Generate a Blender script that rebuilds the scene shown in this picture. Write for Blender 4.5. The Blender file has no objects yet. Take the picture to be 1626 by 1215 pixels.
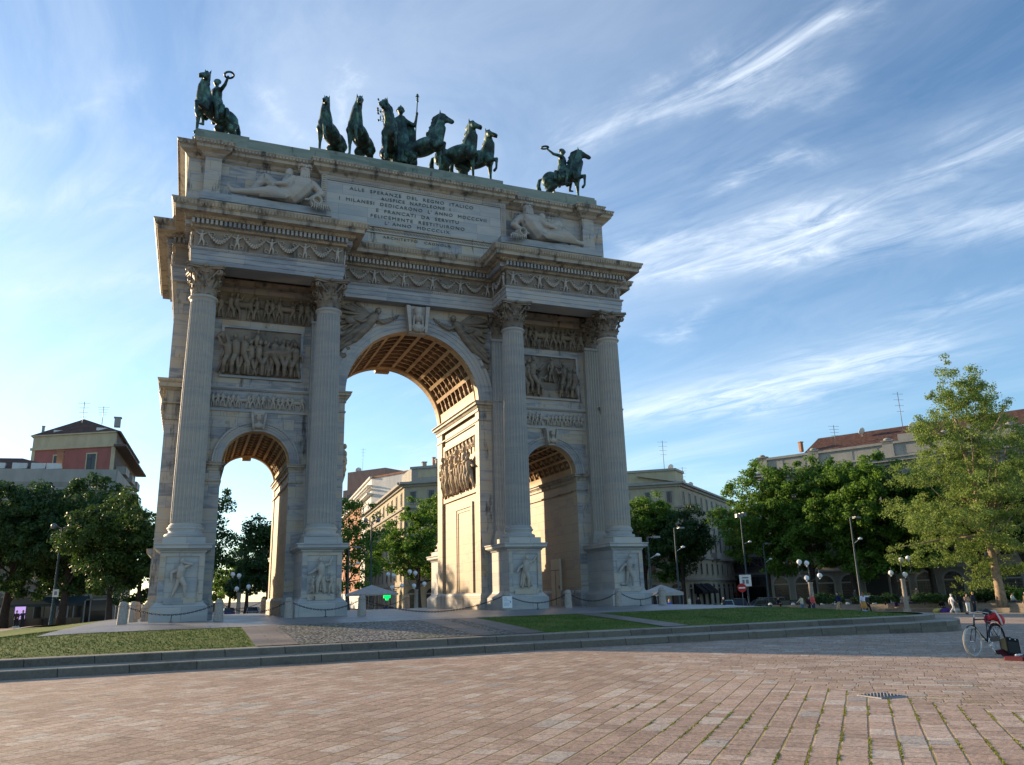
import bpy, math, random
import numpy as np
from mathutils import Vector, Matrix, noise as mnoise
R = math.radians
S = bpy.context.scene
COL = S.collection

# ---------------------------------------------------------------- camera
CAM = Vector((-10.579, -37.133, 0.788))
cd = bpy.data.cameras.new("camera"); cam = bpy.data.objects.new("camera", cd); COL.objects.link(cam)
yaw, pit, rol = R(-22.1767), R(14.9984), R(-1.5852)
fw = Vector((math.sin(-yaw) * math.cos(pit), math.cos(yaw) * math.cos(pit), math.sin(pit)))
rt = fw.cross(Vector((0, 0, 1))).normalized(); up = rt.cross(fw)
r2 = math.cos(rol) * rt + math.sin(rol) * up; u2 = math.cos(rol) * up - math.sin(rol) * rt
cam.matrix_world = Matrix.Translation(CAM) @ Matrix((r2, u2, -fw)).transposed().to_4x4()
CF, CR_, CU = fw.copy(), r2.copy(), u2.copy()
cd.sensor_width = 36; cd.sensor_fit = 'HORIZONTAL'; cd.lens = 1248.37 / 1626 * 36
cd.clip_start = 0.1; cd.clip_end = 5000
S.camera = cam
S.render.resolution_x = 1024; S.render.resolution_y = 765

# ---------------------------------------------------------------- exposure, sky, sun
S.view_settings.view_transform = 'Standard'; S.view_settings.look = 'None'
S.view_settings.exposure = 0.98; S.view_settings.gamma = 1
SUN_DIR = Vector((-1, 1.4, 0)).normalized()          # horizontal direction towards the sun
SUN_EL = R(13)
sv = Vector((SUN_DIR.x * math.cos(SUN_EL), SUN_DIR.y * math.cos(SUN_EL), math.sin(SUN_EL)))
sd = bpy.data.lights.new("sun", 'SUN'); sd.energy = 4.6; sd.angle = R(0.6); sd.color = (1.0, 0.74, 0.46)
so = bpy.data.objects.new("sun", sd); COL.objects.link(so); so.rotation_euler = sv.to_track_quat('Z', 'Y').to_euler()

def lk(nt, a, b): nt.links.new(a, b)
class N:
    """terse node building"""
    def __init__(s, nt): s.nt = nt
    def new(s, t, **kw):
        n = s.nt.nodes.new(t)
        for k, v in kw.items():
            if k.startswith('i_'): n.inputs[int(k[2:])].default_value = v
            else: setattr(n, k, v)
        return n
    def put(s, inp, v):
        if isinstance(v, (int, float)): inp.default_value = v
        elif isinstance(v, (tuple, list)):
            inp.default_value = (tuple(v) + (1,))[:len(inp.default_value)] if len(v) < len(inp.default_value) else v
        else: s.nt.links.new(v, inp)
    def m(s, op, a, b=0.0, c=None):
        n = s.new('ShaderNodeMath', operation=op); s.put(n.inputs[0], a); s.put(n.inputs[1], b)
        if c is not None: s.put(n.inputs[2], c)
        return n.outputs[0]
    def vm(s, op, a, b=(0, 0, 0)):
        n = s.new('ShaderNodeVectorMath', operation=op); s.put(n.inputs[0], a)
        if op == 'SCALE': s.put(n.inputs[3], b)
        else: s.put(n.inputs[1], b)
        return n.outputs[0]
    def xyz(s, x, y, z):
        n = s.new('ShaderNodeCombineXYZ')
        for i, v in enumerate((x, y, z)): s.put(n.inputs[i], v)
        return n.outputs[0]
    def sep(s, v):
        n = s.new('ShaderNodeSeparateXYZ'); s.put(n.inputs[0], v); return n.outputs
    def noise(s, v, sc=1.0, det=2.0, ro=0.5, dist=0.0, col=False):
        n = s.new('ShaderNodeTexNoise'); s.put(n.inputs['Vector'], v); s.put(n.inputs['Scale'], sc)
        n.inputs['Detail'].default_value = det; n.inputs['Roughness'].default_value = ro; n.inputs['Distortion'].default_value = dist
        return n.outputs[1 if col else 0]
    def white(s, v, col=False):
        n = s.new('ShaderNodeTexWhiteNoise', noise_dimensions='3D'); s.put(n.inputs[0], v); return n.outputs[1 if col else 0]
    def vor(s, v, sc, feat='F1', out=0, rnd=1.0):
        n = s.new('ShaderNodeTexVoronoi', feature=feat); s.put(n.inputs['Vector'], v); s.put(n.inputs['Scale'], sc); n.inputs['Randomness'].default_value = rnd
        return n.outputs[out]
    def ramp(s, f, stops, interp='LINEAR'):
        n = s.new('ShaderNodeValToRGB'); s.put(n.inputs[0], f); cr = n.color_ramp; cr.interpolation = interp
        while len(cr.elements) < len(stops): cr.elements.new(0.5)
        for e, (p, c) in zip(cr.elements, stops):
            e.position = p; e.color = (c, c, c, 1) if isinstance(c, (int, float)) else tuple(c) + (1,)
        return n.outputs[0]
    def mix(s, f, a, b, mode='MIX'):
        n = s.new('ShaderNodeMix', data_type='RGBA', blend_type=mode); s.put(n.inputs[0], f)
        s.put(n.inputs[6], a); s.put(n.inputs[7], b); return n.outputs[2]
    def mr(s, v, a, b, c=0.0, d=1.0):
        n = s.new('ShaderNodeMapRange'); s.put(n.inputs[0], v)
        for i, q in enumerate((a, b, c, d)): s.put(n.inputs[i + 1], q)
        return n.outputs[0]

w = bpy.data.worlds.new("World"); S.world = w; w.use_nodes = True
nt = w.node_tree; nt.nodes.clear(); q = N(nt)
sky = q.new('ShaderNodeTexSky', sky_type='NISHITA'); sky.sun_disc = False
sky.sun_elevation = SUN_EL; sky.sun_rotation = math.atan2(SUN_DIR.x, SUN_DIR.y)
sky.air_density = 1.0; sky.dust_density = 0.35; sky.ozone_density = 2.2; sky.altitude = 100
tc = q.new('ShaderNodeTexCoord').outputs['Generated']
sx, sy, sz = q.sep(tc)
den = q.m('MAXIMUM', q.m('ADD', sz, 0.10), 0.06)
# plane coordinates of a high cloud layer, turned so that the streaks run with the wind
px = q.m('DIVIDE', sx, den); py = q.m('DIVIDE', sy, den)
WA = R(115)
ca, sa = math.cos(WA), math.sin(WA)
uu = q.m('ADD', q.m('MULTIPLY', px, ca), q.m('MULTIPLY', py, sa))
vv = q.m('SUBTRACT', q.m('MULTIPLY', py, ca), q.m('MULTIPLY', px, sa))
warp = q.noise(q.xyz(px, py, 3.0), 0.55, 3, 0.5, 0, True)
wv = q.vm('SCALE', q.vm('SUBTRACT', warp, (.5, .5, .5)), 1.5)
P1 = q.vm('ADD', q.xyz(q.m('MULTIPLY', uu, 0.5), q.m('MULTIPLY', vv, 1.9), 1.3), wv)
sdn = q.m('ADD', q.m('MULTIPLY', sx, SUN_DIR.x), q.m('MULTIPLY', sy, SUN_DIR.y))
fine = q.noise(q.vm('ADD', q.xyz(q.m('MULTIPLY', uu, 2.4), q.m('MULTIPLY', vv, 7.5), 9.1), wv), 1.5, 9, 0.66, 0.9)
feath = q.mr(fine, 0.34, 0.68, 0.1, 1.3)
wp = q.vm('SUBTRACT', q.noise(q.xyz(px, py, 5.0), 3.4, 7, 0.66, 0.5, True), (.5, .5, .5))
PW = q.vm('ADD', q.xyz(px, py, 0), q.vm('MULTIPLY', wp, (.28, .28, 0)))
SEG = [(0.625, 1.202, 0.815, 0.918, 0.053, 0.8), (0.815, 0.918, 0.872, 0.767, 0.061, 0.9), (0.972, 1.548, 1.278, 1.254, 0.082, 0.75), (1.278, 1.254, 1.416, 0.859, 0.088, 0.6), (1.016, 1.656, 1.31, 1.398, 0.071, 0.8), (1.31, 1.398, 1.687, 1.062, 0.12, 0.8), (1.634, 2.641, 1.982, 2.381, 0.203, 0.9), (1.891, 2.339, 2.086, 1.81, 0.235, 1.0), (1.001, 1.205, 1.063, 1.075, 0.05, 0.8), (1.335, 1.98, 1.317, 1.723, 0.04, 0.5), (0.855, 3.417, 1.008, 3.336, 0.082, 0.4), (-0.308, 1.457, -0.165, 1.279, 0.047, 0.4), (-0.418, 1.765, -0.104, 1.607, 0.09, 0.45), (-0.493, 2.206, -0.139, 2.016, 0.096, 0.4), (0.073, 1.253, 0.127, 1.344, 0.024, 0.5), (0.203, 1.38, 0.198, 1.162, 0.02, 0.4), (1.918, 1.513, 2.028, 1.317, 0.074, 0.4), (0.79, 1.032, 0.986, 0.882, 0.036, 0.35)]
tot = 0.0
for ax_, ay_, bx_, by_, ww_, ss_ in SEG:   # single cirrus bands lying in the cloud layer
    A_v, AB_v = (ax_, ay_, 0), (bx_ - ax_, by_ - ay_, 0); l2 = AB_v[0] ** 2 + AB_v[1] ** 2
    rel = q.vm('SUBTRACT', PW, A_v); n_ = q.new('ShaderNodeVectorMath', operation='DOT_PRODUCT'); q.put(n_.inputs[0], rel); n_.inputs[1].default_value = AB_v
    h_ = q.mr(q.m('DIVIDE', n_.outputs['Value'], l2), 0, 1, 0, 1)
    dv_ = q.vm('SUBTRACT', rel, q.vm('SCALE', q.xyz(*AB_v), h_)); ln_ = q.new('ShaderNodeVectorMath', operation='LENGTH'); q.put(ln_.inputs[0], dv_)
    d2 = q.m('POWER', q.m('DIVIDE', ln_.outputs['Value'], ww_ * .66), 1.4)
    tot = q.m('ADD', tot, q.m('MULTIPLY', q.m('POWER', 2.718, q.m('MULTIPLY', d2, -0.8)), ss_))
tot = q.m('MINIMUM', tot, 1.1)
c1 = q.noise(P1, 0.8, 9, 0.64, 0.5)
big = q.noise(q.xyz(px, py, 7.7), 0.5, 3, 0.5, 0.2)
haze_ = q.m('MULTIPLY', q.mr(c1, 0.45, 0.75), q.mr(big, 0.40, 0.62, 0.1, .6))
veil = q.m('MULTIPLY', q.mr(sdn, 0.05, 0.95), q.mr(c1, 0.36, 0.62, 0.15, 0.75))
fade = q.mr(sz, 0.03, 0.14)
cov = q.m('ADD', q.m('MULTIPLY', q.m('MULTIPLY', tot, feath), .46), q.m('ADD', q.m('MULTIPLY', haze_, .5), q.m('MULTIPLY', veil, 0.38)))
cov = q.m('MULTIPLY', q.m('MINIMUM', cov, .88), fade)
CLOUD = q.mix(q.mr(sdn, -0.4, 0.9), (6.4, 6.9, 7.4), (4.7, 5.2, 5.7))
skc = q.mix(cov, q.mix(1.0, sky.outputs[0], (.90, 1.03, 1.12), 'MULTIPLY'), CLOUD)
bg = q.new('ShaderNodeBackground'); q.put(bg.inputs[0], skc); bg.inputs[1].default_value = 0.11
wo = q.new('ShaderNodeOutputWorld'); lk(nt, bg.outputs[0], wo.inputs[0])

# ---------------------------------------------------------------- helpers
def tag(o, label=None, cat=None, group=None, kind=None):
    if label: o['label'] = label
    if cat: o['category'] = cat
    if group: o['group'] = group
    if kind: o['kind'] = kind
    return o
def thing(name, label, cat, loc=(0, 0, 0), rz=0, group=None):
    o = bpy.data.objects.new(name, None); COL.objects.link(o); o.empty_display_size = .2
    o.location = loc; o.rotation_euler = (0, 0, rz)
    return tag(o, label, cat, group)
def copy_tree(o, parent=None, depth=0):
    c = o.copy(); COL.objects.link(c)
    if parent: c.parent = parent
    for ch in list(CH.get(o.name, ())):
        CH.setdefault(c.name, []).append(copy_tree(ch, c).name and None)
    return c
CH = {}
def link(name, me, parent=None, mats=()):
    o = bpy.data.objects.new(name, me); COL.objects.link(o)
    for m_ in mats: me.materials.append(m_)
    if parent is not None:
        o.parent = parent; CH.setdefault(parent.name, []).append(o)
    return o
def dup(root, loc=None, rz=None, label=None, group=None, scale=None):
    """copy of a thing with copies of its parts and sub-parts"""
    r = root.copy(); COL.objects.link(r)
    if loc is not None: r.location = loc
    if rz is not None: r.rotation_euler = (0, 0, rz)
    if scale is not None: r.scale = (scale,) * 3 if isinstance(scale, (int, float)) else scale
    if label: r['label'] = label
    if group: r['group'] = group
    _dupc(root, r); return r
def _dupc(a, b):
    for ch in list(CH.get(a.name, ())):
        c = ch.copy(); COL.objects.link(c); c.parent = b; CH.setdefault(b.name, []).append(c); _dupc(ch, c)

class MB:
    """collects shapes and links them as ONE mesh object"""
    def __init__(s): s.v = []; s.f = []; s.sm = []; s.off = Vector((0, 0, 0)); s.M = None
    def add(s, vs, fs, smooth=False):
        b = len(s.v)
        if s.M is not None: vs = [s.M @ Vector(p) for p in vs]
        s.v.extend(tuple(p) for p in vs); s.f.extend(tuple(i + b for i in f) for f in fs); s.sm.extend([smooth] * len(fs))
    def box(s, x0, x1, y0, y1, z0, z1):
        if x0 > x1: x0, x1 = x1, x0
        if y0 > y1: y0, y1 = y1, y0
        s.add([(x0, y0, z0), (x1, y0, z0), (x1, y1, z0), (x0, y1, z0), (x0, y0, z1), (x1, y0, z1), (x1, y1, z1), (x0, y1, z1)],
              [(0, 3, 2, 1), (4, 5, 6, 7), (0, 1, 5, 4), (1, 2, 6, 5), (2, 3, 7, 6), (3, 0, 4, 7)])
    def bbox(s, x0, x1, y0, y1, z0, z1, b=0.02):
        """box with chamfered vertical and top edges"""
        if x0 > x1: x0, x1 = x1, x0
        if y0 > y1: y0, y1 = y1, y0
        def ring(i, z): return [(x0 + i, y0, z), (x1 - i, y0, z), (x1, y0 + i, z), (x1, y1 - i, z), (x1 - i, y1, z), (x0 + i, y1, z), (x0, y1 - i, z), (x0, y0 + i, z)]
        r0 = ring(b, z0); r1 = ring(b, z1 - b)
        r2_ = [(min(max(p[0], x0 + b), x1 - b), min(max(p[1], y0 + b), y1 - b), z1) for p in r1]
        vs = r0 + r1 + r2_; fs = []
        for k in (0, 8):
            for i in range(8): j = (i + 1) % 8; fs.append((k + i, k + j, k + 8 + j, k + 8 + i))
        fs.append(tuple(range(16, 24))); fs.append(tuple(range(7, -1, -1)))
        s.add(vs, fs)
    def lathe(s, prof, c=(0, 0, 0), n=24, smooth=True, caps=True, rfn=None):
        vs = []; fs = []
        for r, z in prof:
            for i in range(n):
                a = 2 * math.pi * i / n; rr = r * (rfn(a, z) if rfn else 1)
                vs.append((c[0] + rr * math.cos(a), c[1] + rr * math.sin(a), c[2] + z))
        for k in range(len(prof) - 1):
            for i in range(n):
                j = (i + 1) % n; fs.append((k * n + i, k * n + j, (k + 1) * n + j, (k + 1) * n + i))
        s.add(vs, fs, smooth)
        if caps:
            b = len(prof) - 1
            s.add(vs[:n], [tuple(range(n - 1, -1, -1))]); s.add(vs[b * n:], [tuple(range(n))])
    def tube(s, pts, rad, n=8, smooth=True, caps=True):
        """tapered tube along a polyline; rad number or list"""
        pts = [Vector(p) for p in pts]; m_ = len(pts)
        rs = [rad] * m_ if isinstance(rad, (int, float)) else rad
        vs = []; fs = []; pu = None
        for i, p in enumerate(pts):
            t = (pts[min(i + 1, m_ - 1)] - pts[max(i - 1, 0)])
            t = t.normalized() if t.length > 1e-9 else Vector((0, 0, 1))
            if pu is None: pu = t.orthogonal().normalized()
            u = (pu - t * pu.dot(t)); u = u.normalized() if u.length > 1e-6 else t.orthogonal().normalized()
            pu = u; v_ = t.cross(u)
            for k in range(n):
                a = 2 * math.pi * k / n; vs.append(p + rs[i] * (math.cos(a) * u + math.sin(a) * v_))
        for i in range(m_ - 1):
            for k in range(n):
                j = (k + 1) % n; fs.append((i * n + k, i * n + j, (i + 1) * n + j, (i + 1) * n + k))
        if caps: fs.append(tuple(range(n - 1, -1, -1))); fs.append(tuple((m_ - 1) * n + k for k in range(n)))
        s.add(vs, fs, smooth)
    def cap(s, a, b, ra, rb=None, n=8, sq=1.0, sv=(0, 1, 0)):
        """tapered capsule"""
        rb = ra if rb is None else rb; a = Vector(a); b = Vector(b); t = b - a
        L = t.length; t = t / L if L > 1e-9 else Vector((0, 0, 1))
        prof = [(-ra * .95, ra * .25), (-ra * .6, ra * .8), (0, ra), (L * .5, (ra + rb) / 2), (L, rb), (L + rb * .6, rb * .8), (L + rb * .95, rb * .25)]
        u = t.orthogonal().normalized(); v_ = t.cross(u); vs = []; fs = []
        for d, r in prof:
            for k in range(n):
                an = 2 * math.pi * k / n; vs.append(a + t * d + r * (math.cos(an) * u + math.sin(an) * v_))
        for i in range(len(prof) - 1):
            for k in range(n):
                j = (k + 1) % n; fs.append((i * n + k, i * n + j, (i + 1) * n + j, (i + 1) * n + k))
        fs.append(tuple(range(n - 1, -1, -1))); fs.append(tuple((len(prof) - 1) * n + k for k in range(n)))
        s.add(vs, fs, True)
    def ell(s, c, r, rot=None, n=12, m_=8):
        """ellipsoid; r = 3 radii; rot = Matrix 3x3"""
        vs = []; fs = []; c = Vector(c)
        r = (r, r, r) if isinstance(r, (int, float)) else r
        for i in range(m_ + 1):
            ph = math.pi * i / m_; 
            if i in (0, m_): vs.append((0, 0, r[2] * math.cos(ph))); continue
            for k in range(n):
                a = 2 * math.pi * k / n; vs.append((r[0] * math.sin(ph) * math.cos(a), r[1] * math.sin(ph) * math.sin(a), r[2] * math.cos(ph)))
        idx = lambda i, k: 0 if i == 0 else (1 + (m_ - 1) * n if i == m_ else 1 + (i - 1) * n + k % n)
        for i in range(m_):
            for k in range(n):
                if i == 0: fs.append((0, idx(1, k), idx(1, k + 1)))
                elif i == m_ - 1: fs.append((idx(i, k), idx(m_, 0), idx(i, k + 1)))
                else: fs.append((idx(i, k), idx(i + 1, k), idx(i + 1, k + 1), idx(i, k + 1)))
        vs = [Vector(p) for p in vs]
        if rot is not None: vs = [rot @ p for p in vs]
        s.add([p + c for p in vs], fs, True)
    def sweep(s, path, prof, closed=True, caps=False):
        """mitred sweep of (offset outwards, z) profile round a plan polyline (counter-clockwise = outwards right)"""
        n = len(path); P = [Vector((p[0], p[1], 0)) for p in path]; off = []
        for i in range(n):
            if closed or 0 < i < n - 1:
                a = (P[i] - P[i - 1]).normalized(); b = (P[(i + 1) % n] - P[i]).normalized()
                na = Vector((a.y, -a.x, 0)); nb = Vector((b.y, -b.x, 0)); d = 1 + na.dot(nb)
                off.append((na + nb) / max(d, .2))
            else:
                a = (P[1] - P[0]).normalized() if i == 0 else (P[-1] - P[-2]).normalized(); off.append(Vector((a.y, -a.x, 0)))
        vs = []; fs = []
        for o_, z in prof:
            for i in range(n): p = P[i] + off[i] * o_; vs.append((p.x, p.y, z))
        for k in range(len(prof) - 1):
            for i in range(n if closed else n - 1):
                j = (i + 1) % n; fs.append((k * n + i, k * n + j, (k + 1) * n + j, (k + 1) * n + i))
        if caps and not closed:
            for e in (0, n - 1): fs.append(tuple(k * n + e for k in range(len(prof))))
        s.add(vs, fs)
    def poly(s, pts, z0, z1):
        n = len(pts); s.add([(x, y, z0) for x, y in pts] + [(x, y, z1) for x, y in pts],
              [tuple(range(n - 1, -1, -1)), tuple(range(n, 2 * n))] + [(i, (i + 1) % n, n + (i + 1) % n, n + i) for i in range(n)])
    def prismy(s, pts, y0, y1):
        """polygon in XZ extruded along y"""
        n = len(pts); s.add([(x, y0, z) for x, z in pts] + [(x, y1, z) for x, z in pts],
              [tuple(range(n)), tuple(range(2 * n - 1, n - 1, -1))] + [(i, n + i, n + (i + 1) % n, (i + 1) % n) for i in range(n)])
    def mesh(s, name):
        me = bpy.data.meshes.new(name); o_ = s.off
        me.from_pydata([(p[0] - o_.x, p[1] - o_.y, p[2] - o_.z) for p in s.v], [], s.f)
        me.polygons.foreach_set('use_smooth', s.sm); me.update(); return me
    def build(s, name, mat, parent=None, world=True, recalc=False):
        if parent is not None and world: s.off = wloc(parent)
        me = s.mesh(name)
        if recalc:
            import bmesh
            b = bmesh.new(); b.from_mesh(me); bmesh.ops.recalc_face_normals(b, faces=b.faces); b.to_mesh(me); b.free()
        return link(name, me, parent, [mat])
def wloc(o):
    l = Vector((0, 0, 0))
    while o is not None: l = l + o.location; o = o.parent
    return l
def sculpt(mb, name, mat, parent, voxel, smooth=2, world=False):
    """fuse overlapping shapes into one continuous surface"""
    if parent is not None and world: mb.off = wloc(parent)
    me = mb.mesh(name); o = bpy.data.objects.new(name, me); COL.objects.link(o)
    md = o.modifiers.new('r', 'REMESH'); md.mode = 'VOXEL'; md.voxel_size = voxel; md.use_smooth_shade = True
    if smooth: ms = o.modifiers.new('s', 'SMOOTH'); ms.factor = .5; ms.iterations = smooth
    dg = bpy.context.evaluated_depsgraph_get(); ev = o.evaluated_get(dg)
    m2 = bpy.data.meshes.new_from_object(ev, depsgraph=dg); m2.name = name
    bpy.data.objects.remove(o); bpy.data.meshes.remove(me)
    m2.polygons.foreach_set('use_smooth', [True] * len(m2.polygons))
    m2.materials.clear()
    return link(name, m2, parent, [mat])
def textmesh(txt, size, depth, sc=1.0, sw=1.0, align='CENTER'):
    cu = bpy.data.curves.new('t', 'FONT'); cu.body = txt; cu.size = size; cu.extrude = depth; cu.align_x = align; cu.align_y = 'CENTER'
    cu.space_character = sc; cu.space_word = sw; cu.resolution_u = 3
    o = bpy.data.objects.new('t', cu); COL.objects.link(o)
    dg = bpy.context.evaluated_depsgraph_get(); ev = o.evaluated_get(dg); me = bpy.data.meshes.new_from_object(ev, depsgraph=dg)
    vs = [v.co.copy() for v in me.vertices]; fs = [tuple(p.vertices) for p in me.polygons]
    bpy.data.objects.remove(o); bpy.data.curves.remove(cu); bpy.data.meshes.remove(me)
    return vs, fs

# ---------------------------------------------------------------- materials
def newmat(name, rough=0.7, spec=0.3):
    m = bpy.data.materials.new(name); m.use_nodes = True; nt = m.node_tree; nt.nodes.clear(); q = N(nt)
    b = q.new('ShaderNodeBsdfPrincipled'); out = q.new('ShaderNodeOutputMaterial'); lk(nt, b.outputs[0], out.inputs[0])
    b.inputs['Roughness'].default_value = rough; b.inputs['Specular IOR Level'].default_value = spec
    return m, q, b
def bump(q, b, h, dist=0.02, st=0.6):
    n = q.new('ShaderNodeBump'); n.inputs['Strength'].default_value = st; n.inputs['Distance'].default_value = dist
    q.put(n.inputs['Height'], h); q.nt.links.new(n.outputs[0], b.inputs['Normal'])
def POS(q): return q.new('ShaderNodeNewGeometry').outputs['Position']
def plain(name, col, rough=0.7, var=0.15, sc=3.0, metal=0, spec=.3):
    m, q, b = newmat(name, rough, spec)
    f = q.noise(POS(q), sc, 5, .6)
    c = q.mix(q.mr(f, .3, .7), tuple(x * (1 - var) for x in col), tuple(min(1, x * (1 + var)) for x in col))
    q.put(b.inputs['Base Color'], c); b.inputs['Metallic'].default_value = metal
    return m
MK = .74
def marble(name, blocks=(1.35, .56), stops=None, stain=0.0, vein=1.0, joint=.6, tint=(1, 1, 1)):
    m, q, b = newmat(name, .55, .35)
    p = POS(q); x, y, z = q.sep(p); u = q.m('ADD', x, y)
    bw, bh = blocks
    zr = q.m('DIVIDE', z, bh); row = q.m('FLOOR', zr)
    uo = q.m('ADD', q.m('DIVIDE', u, bw), q.m('MULTIPLY', q.white(q.xyz(row, 3.1, 0)), 1.0)); col = q.m('FLOOR', uo)
    idc = q.white(q.xyz(col, row, 1.7), True); idv = q.white(q.xyz(row, col, 5.2))
    pv = q.vm('ADD', q.xyz(q.m('MULTIPLY', u, .45), q.m('MULTIPLY', y, .2), q.m('MULTIPLY', z, 2.2)), q.vm('SCALE', idc, 37.0))
    v1 = q.noise(pv, 1.0, 6, .62, 1.1)
    f = q.m('ADD', q.m('MULTIPLY', v1, vein), q.m('MULTIPLY', q.m('SUBTRACT', idv, .5), .28))
    stops = stops or [(.28, (.25, .28, .33)), (.42, (.40, .43, .47)), (.52, (.52, .51, .49)), (.62, (.58, .53, .44)), (.74, (.52, .42, .31))]
    c = q.ramp(f, stops)
    c = q.mix(1.0, c, (MK * 1.07 * tint[0], MK * tint[1], MK * .92 * tint[2]), 'MULTIPLY')
    fz = q.m('FRACT', zr); fu = q.m('FRACT', uo)
    ed = q.m('MINIMUM', q.m('MULTIPLY', q.m('MINIMUM', fz, q.m('SUBTRACT', 1, fz)), bh), q.m('MULTIPLY', q.m('MINIMUM', fu, q.m('SUBTRACT', 1, fu)), bw))
    jt = q.mr(ed, .004, .014, joint, 0.0)
    c = q.mix(jt, c, (.16, .15, .14))
    if stain:
        s1 = q.noise(q.xyz(q.m('MULTIPLY', x, 2.2), q.m('MULTIPLY', y, 2.2), q.m('MULTIPLY', z, .5)), 1.0, 7, .68)
        c = q.mix(q.mr(s1, .62 - stain * .26, .70 - stain * .08, 0, .9), c, (.045, .042, .04))
    q.put(b.inputs['Base Color'], c)
    g = q.noise(p, 22, 5, .6)
    bump(q, b, q.m('SUBTRACT', q.m('MULTIPLY', g, .4), jt), .012, .5)
    return m
M = {}
M['wall'] = marble('banded marble blocks', stain=.2)
M['plinth'] = marble('white marble', (1.6, .6), [(.25, (.42, .46, .50)), (.5, (.56, .58, .58)), (.75, (.62, .60, .55))], vein=.8)
M['smooth'] = marble('grey blue marble', (2.4, 3.0), [(.28, (.27, .31, .38)), (.45, (.40, .44, .49)), (.6, (.50, .51, .52)), (.78, (.55, .50, .44))], joint=.3)
M['column'] = marble('cream marble shafts', (7, 20), [(.3, (.40, .42, .44)), (.5, (.52, .51, .48)), (.72, (.56, .51, .42))], joint=0, vein=.7)
M['cornice'] = marble('weathered marble', (1.5, 9), [(.3, (.36, .34, .30)), (.55, (.50, .46, .38)), (.75, (.54, .48, .38))], stain=.45, joint=.3)
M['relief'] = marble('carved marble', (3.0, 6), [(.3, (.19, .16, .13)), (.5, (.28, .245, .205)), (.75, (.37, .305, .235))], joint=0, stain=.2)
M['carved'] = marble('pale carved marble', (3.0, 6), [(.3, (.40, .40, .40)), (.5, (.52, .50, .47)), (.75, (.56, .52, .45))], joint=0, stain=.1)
MK = .78
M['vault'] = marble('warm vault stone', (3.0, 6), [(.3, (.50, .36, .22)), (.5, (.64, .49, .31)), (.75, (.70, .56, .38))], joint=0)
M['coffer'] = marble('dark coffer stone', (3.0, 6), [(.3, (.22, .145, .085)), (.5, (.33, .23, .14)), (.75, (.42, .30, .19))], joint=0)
M['jamb'] = marble('warm marble blocks', (1.1, .5), [(.28, (.42, .37, .31)), (.5, (.55, .48, .38)), (.75, (.58, .48, .33))])
def bronze():
    m, q, b = newmat('green bronze', .5, .5); p = POS(q)
    f = q.noise(p, 1.6, 6, .65, .4); g = q.noise(q.vm('MULTIPLY', p, (1, 1, .3)), 5, 5, .6)
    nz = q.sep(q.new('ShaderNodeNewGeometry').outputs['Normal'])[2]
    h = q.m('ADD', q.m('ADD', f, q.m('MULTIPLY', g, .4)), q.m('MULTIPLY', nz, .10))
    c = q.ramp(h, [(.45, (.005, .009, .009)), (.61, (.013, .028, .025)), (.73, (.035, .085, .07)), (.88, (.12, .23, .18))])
    q.put(b.inputs['Base Color'], c); b.inputs['Metallic'].default_value = .35
    bump(q, b, g, .03, .4); return m
M['bronze'] = bronze()
M['oxide'] = marble('green stained marble', (2.2, 3), [(.3, (.16, .22, .19)), (.5, (.26, .32, .28)), (.75, (.34, .38, .34))], stain=.15, joint=.4)
M['black'] = plain('black iron', (.012, .013, .015), .5, .2)
M['dark'] = plain('dark void', (.01, .011, .013), .4, .2)
# ================================================================ THE ARCH
random.seed(5)
A_, B_ = 10.85, 4.98            # column axes
YW, YB, YC = 2.85, 10.75, 6.8   # front wall, back wall, middle
XW = 12.15
ARCH = thing('triumphal_arch', 'huge three-opening marble triumphal arch with fluted columns and a carved inscription on its attic', 'monument', (0, YC, 0))
OPEN = [(-7.91, 1.59, 7.26), (0, 3.67, 11.12), (7.91, 1.59, 7.26)]
TOPW = 16.9
def arc(c, r, s, n, a0=math.pi, a1=0):
    return [(c + r * math.cos(a0 + (a1 - a0) * i / n), s + r * math.sin(a0 + (a1 - a0) * i / n)) for i in range(n + 1)]
# --- wall faces front and back with the three openings
mb = MB()
for y, fl in ((YW, False), (YB, True)):
    x = -XW
    def qd(a, b, c, d):
        f = [(a[0], y, a[1]), (b[0], y, b[1]), (c[0], y, c[1]), (d[0], y, d[1])]
        mb.add(f, [(3, 2, 1, 0)] if fl else [(0, 1, 2, 3)])
    for c, r, s in OPEN:
        qd((x, 0), (c - r, 0), (c - r, s), (x, s)); qd((x, s), (c - r, s), (c - r, TOPW), (x, TOPW))
        p = arc(c, r, s, 36)
        for i in range(36): qd(p[i], p[i + 1], (p[i + 1][0], TOPW), (p[i][0], TOPW))
        x = c + r
    qd((x, 0), (XW, 0), (XW, OPEN[2][2]), (x, OPEN[2][2])); qd((x, OPEN[2][2]), (XW, OPEN[2][2]), (XW, TOPW), (x, TOPW))
for sx in (-1, 1):
    f = [(sx * XW, YW, 0), (sx * XW, YB, 0), (sx * XW, YB, TOPW), (sx * XW, YW, TOPW)]
    mb.add(f, [(3, 2, 1, 0)] if sx < 0 else [(0, 1, 2, 3)])
mb.build('wall', M['wall'], ARCH)
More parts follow.
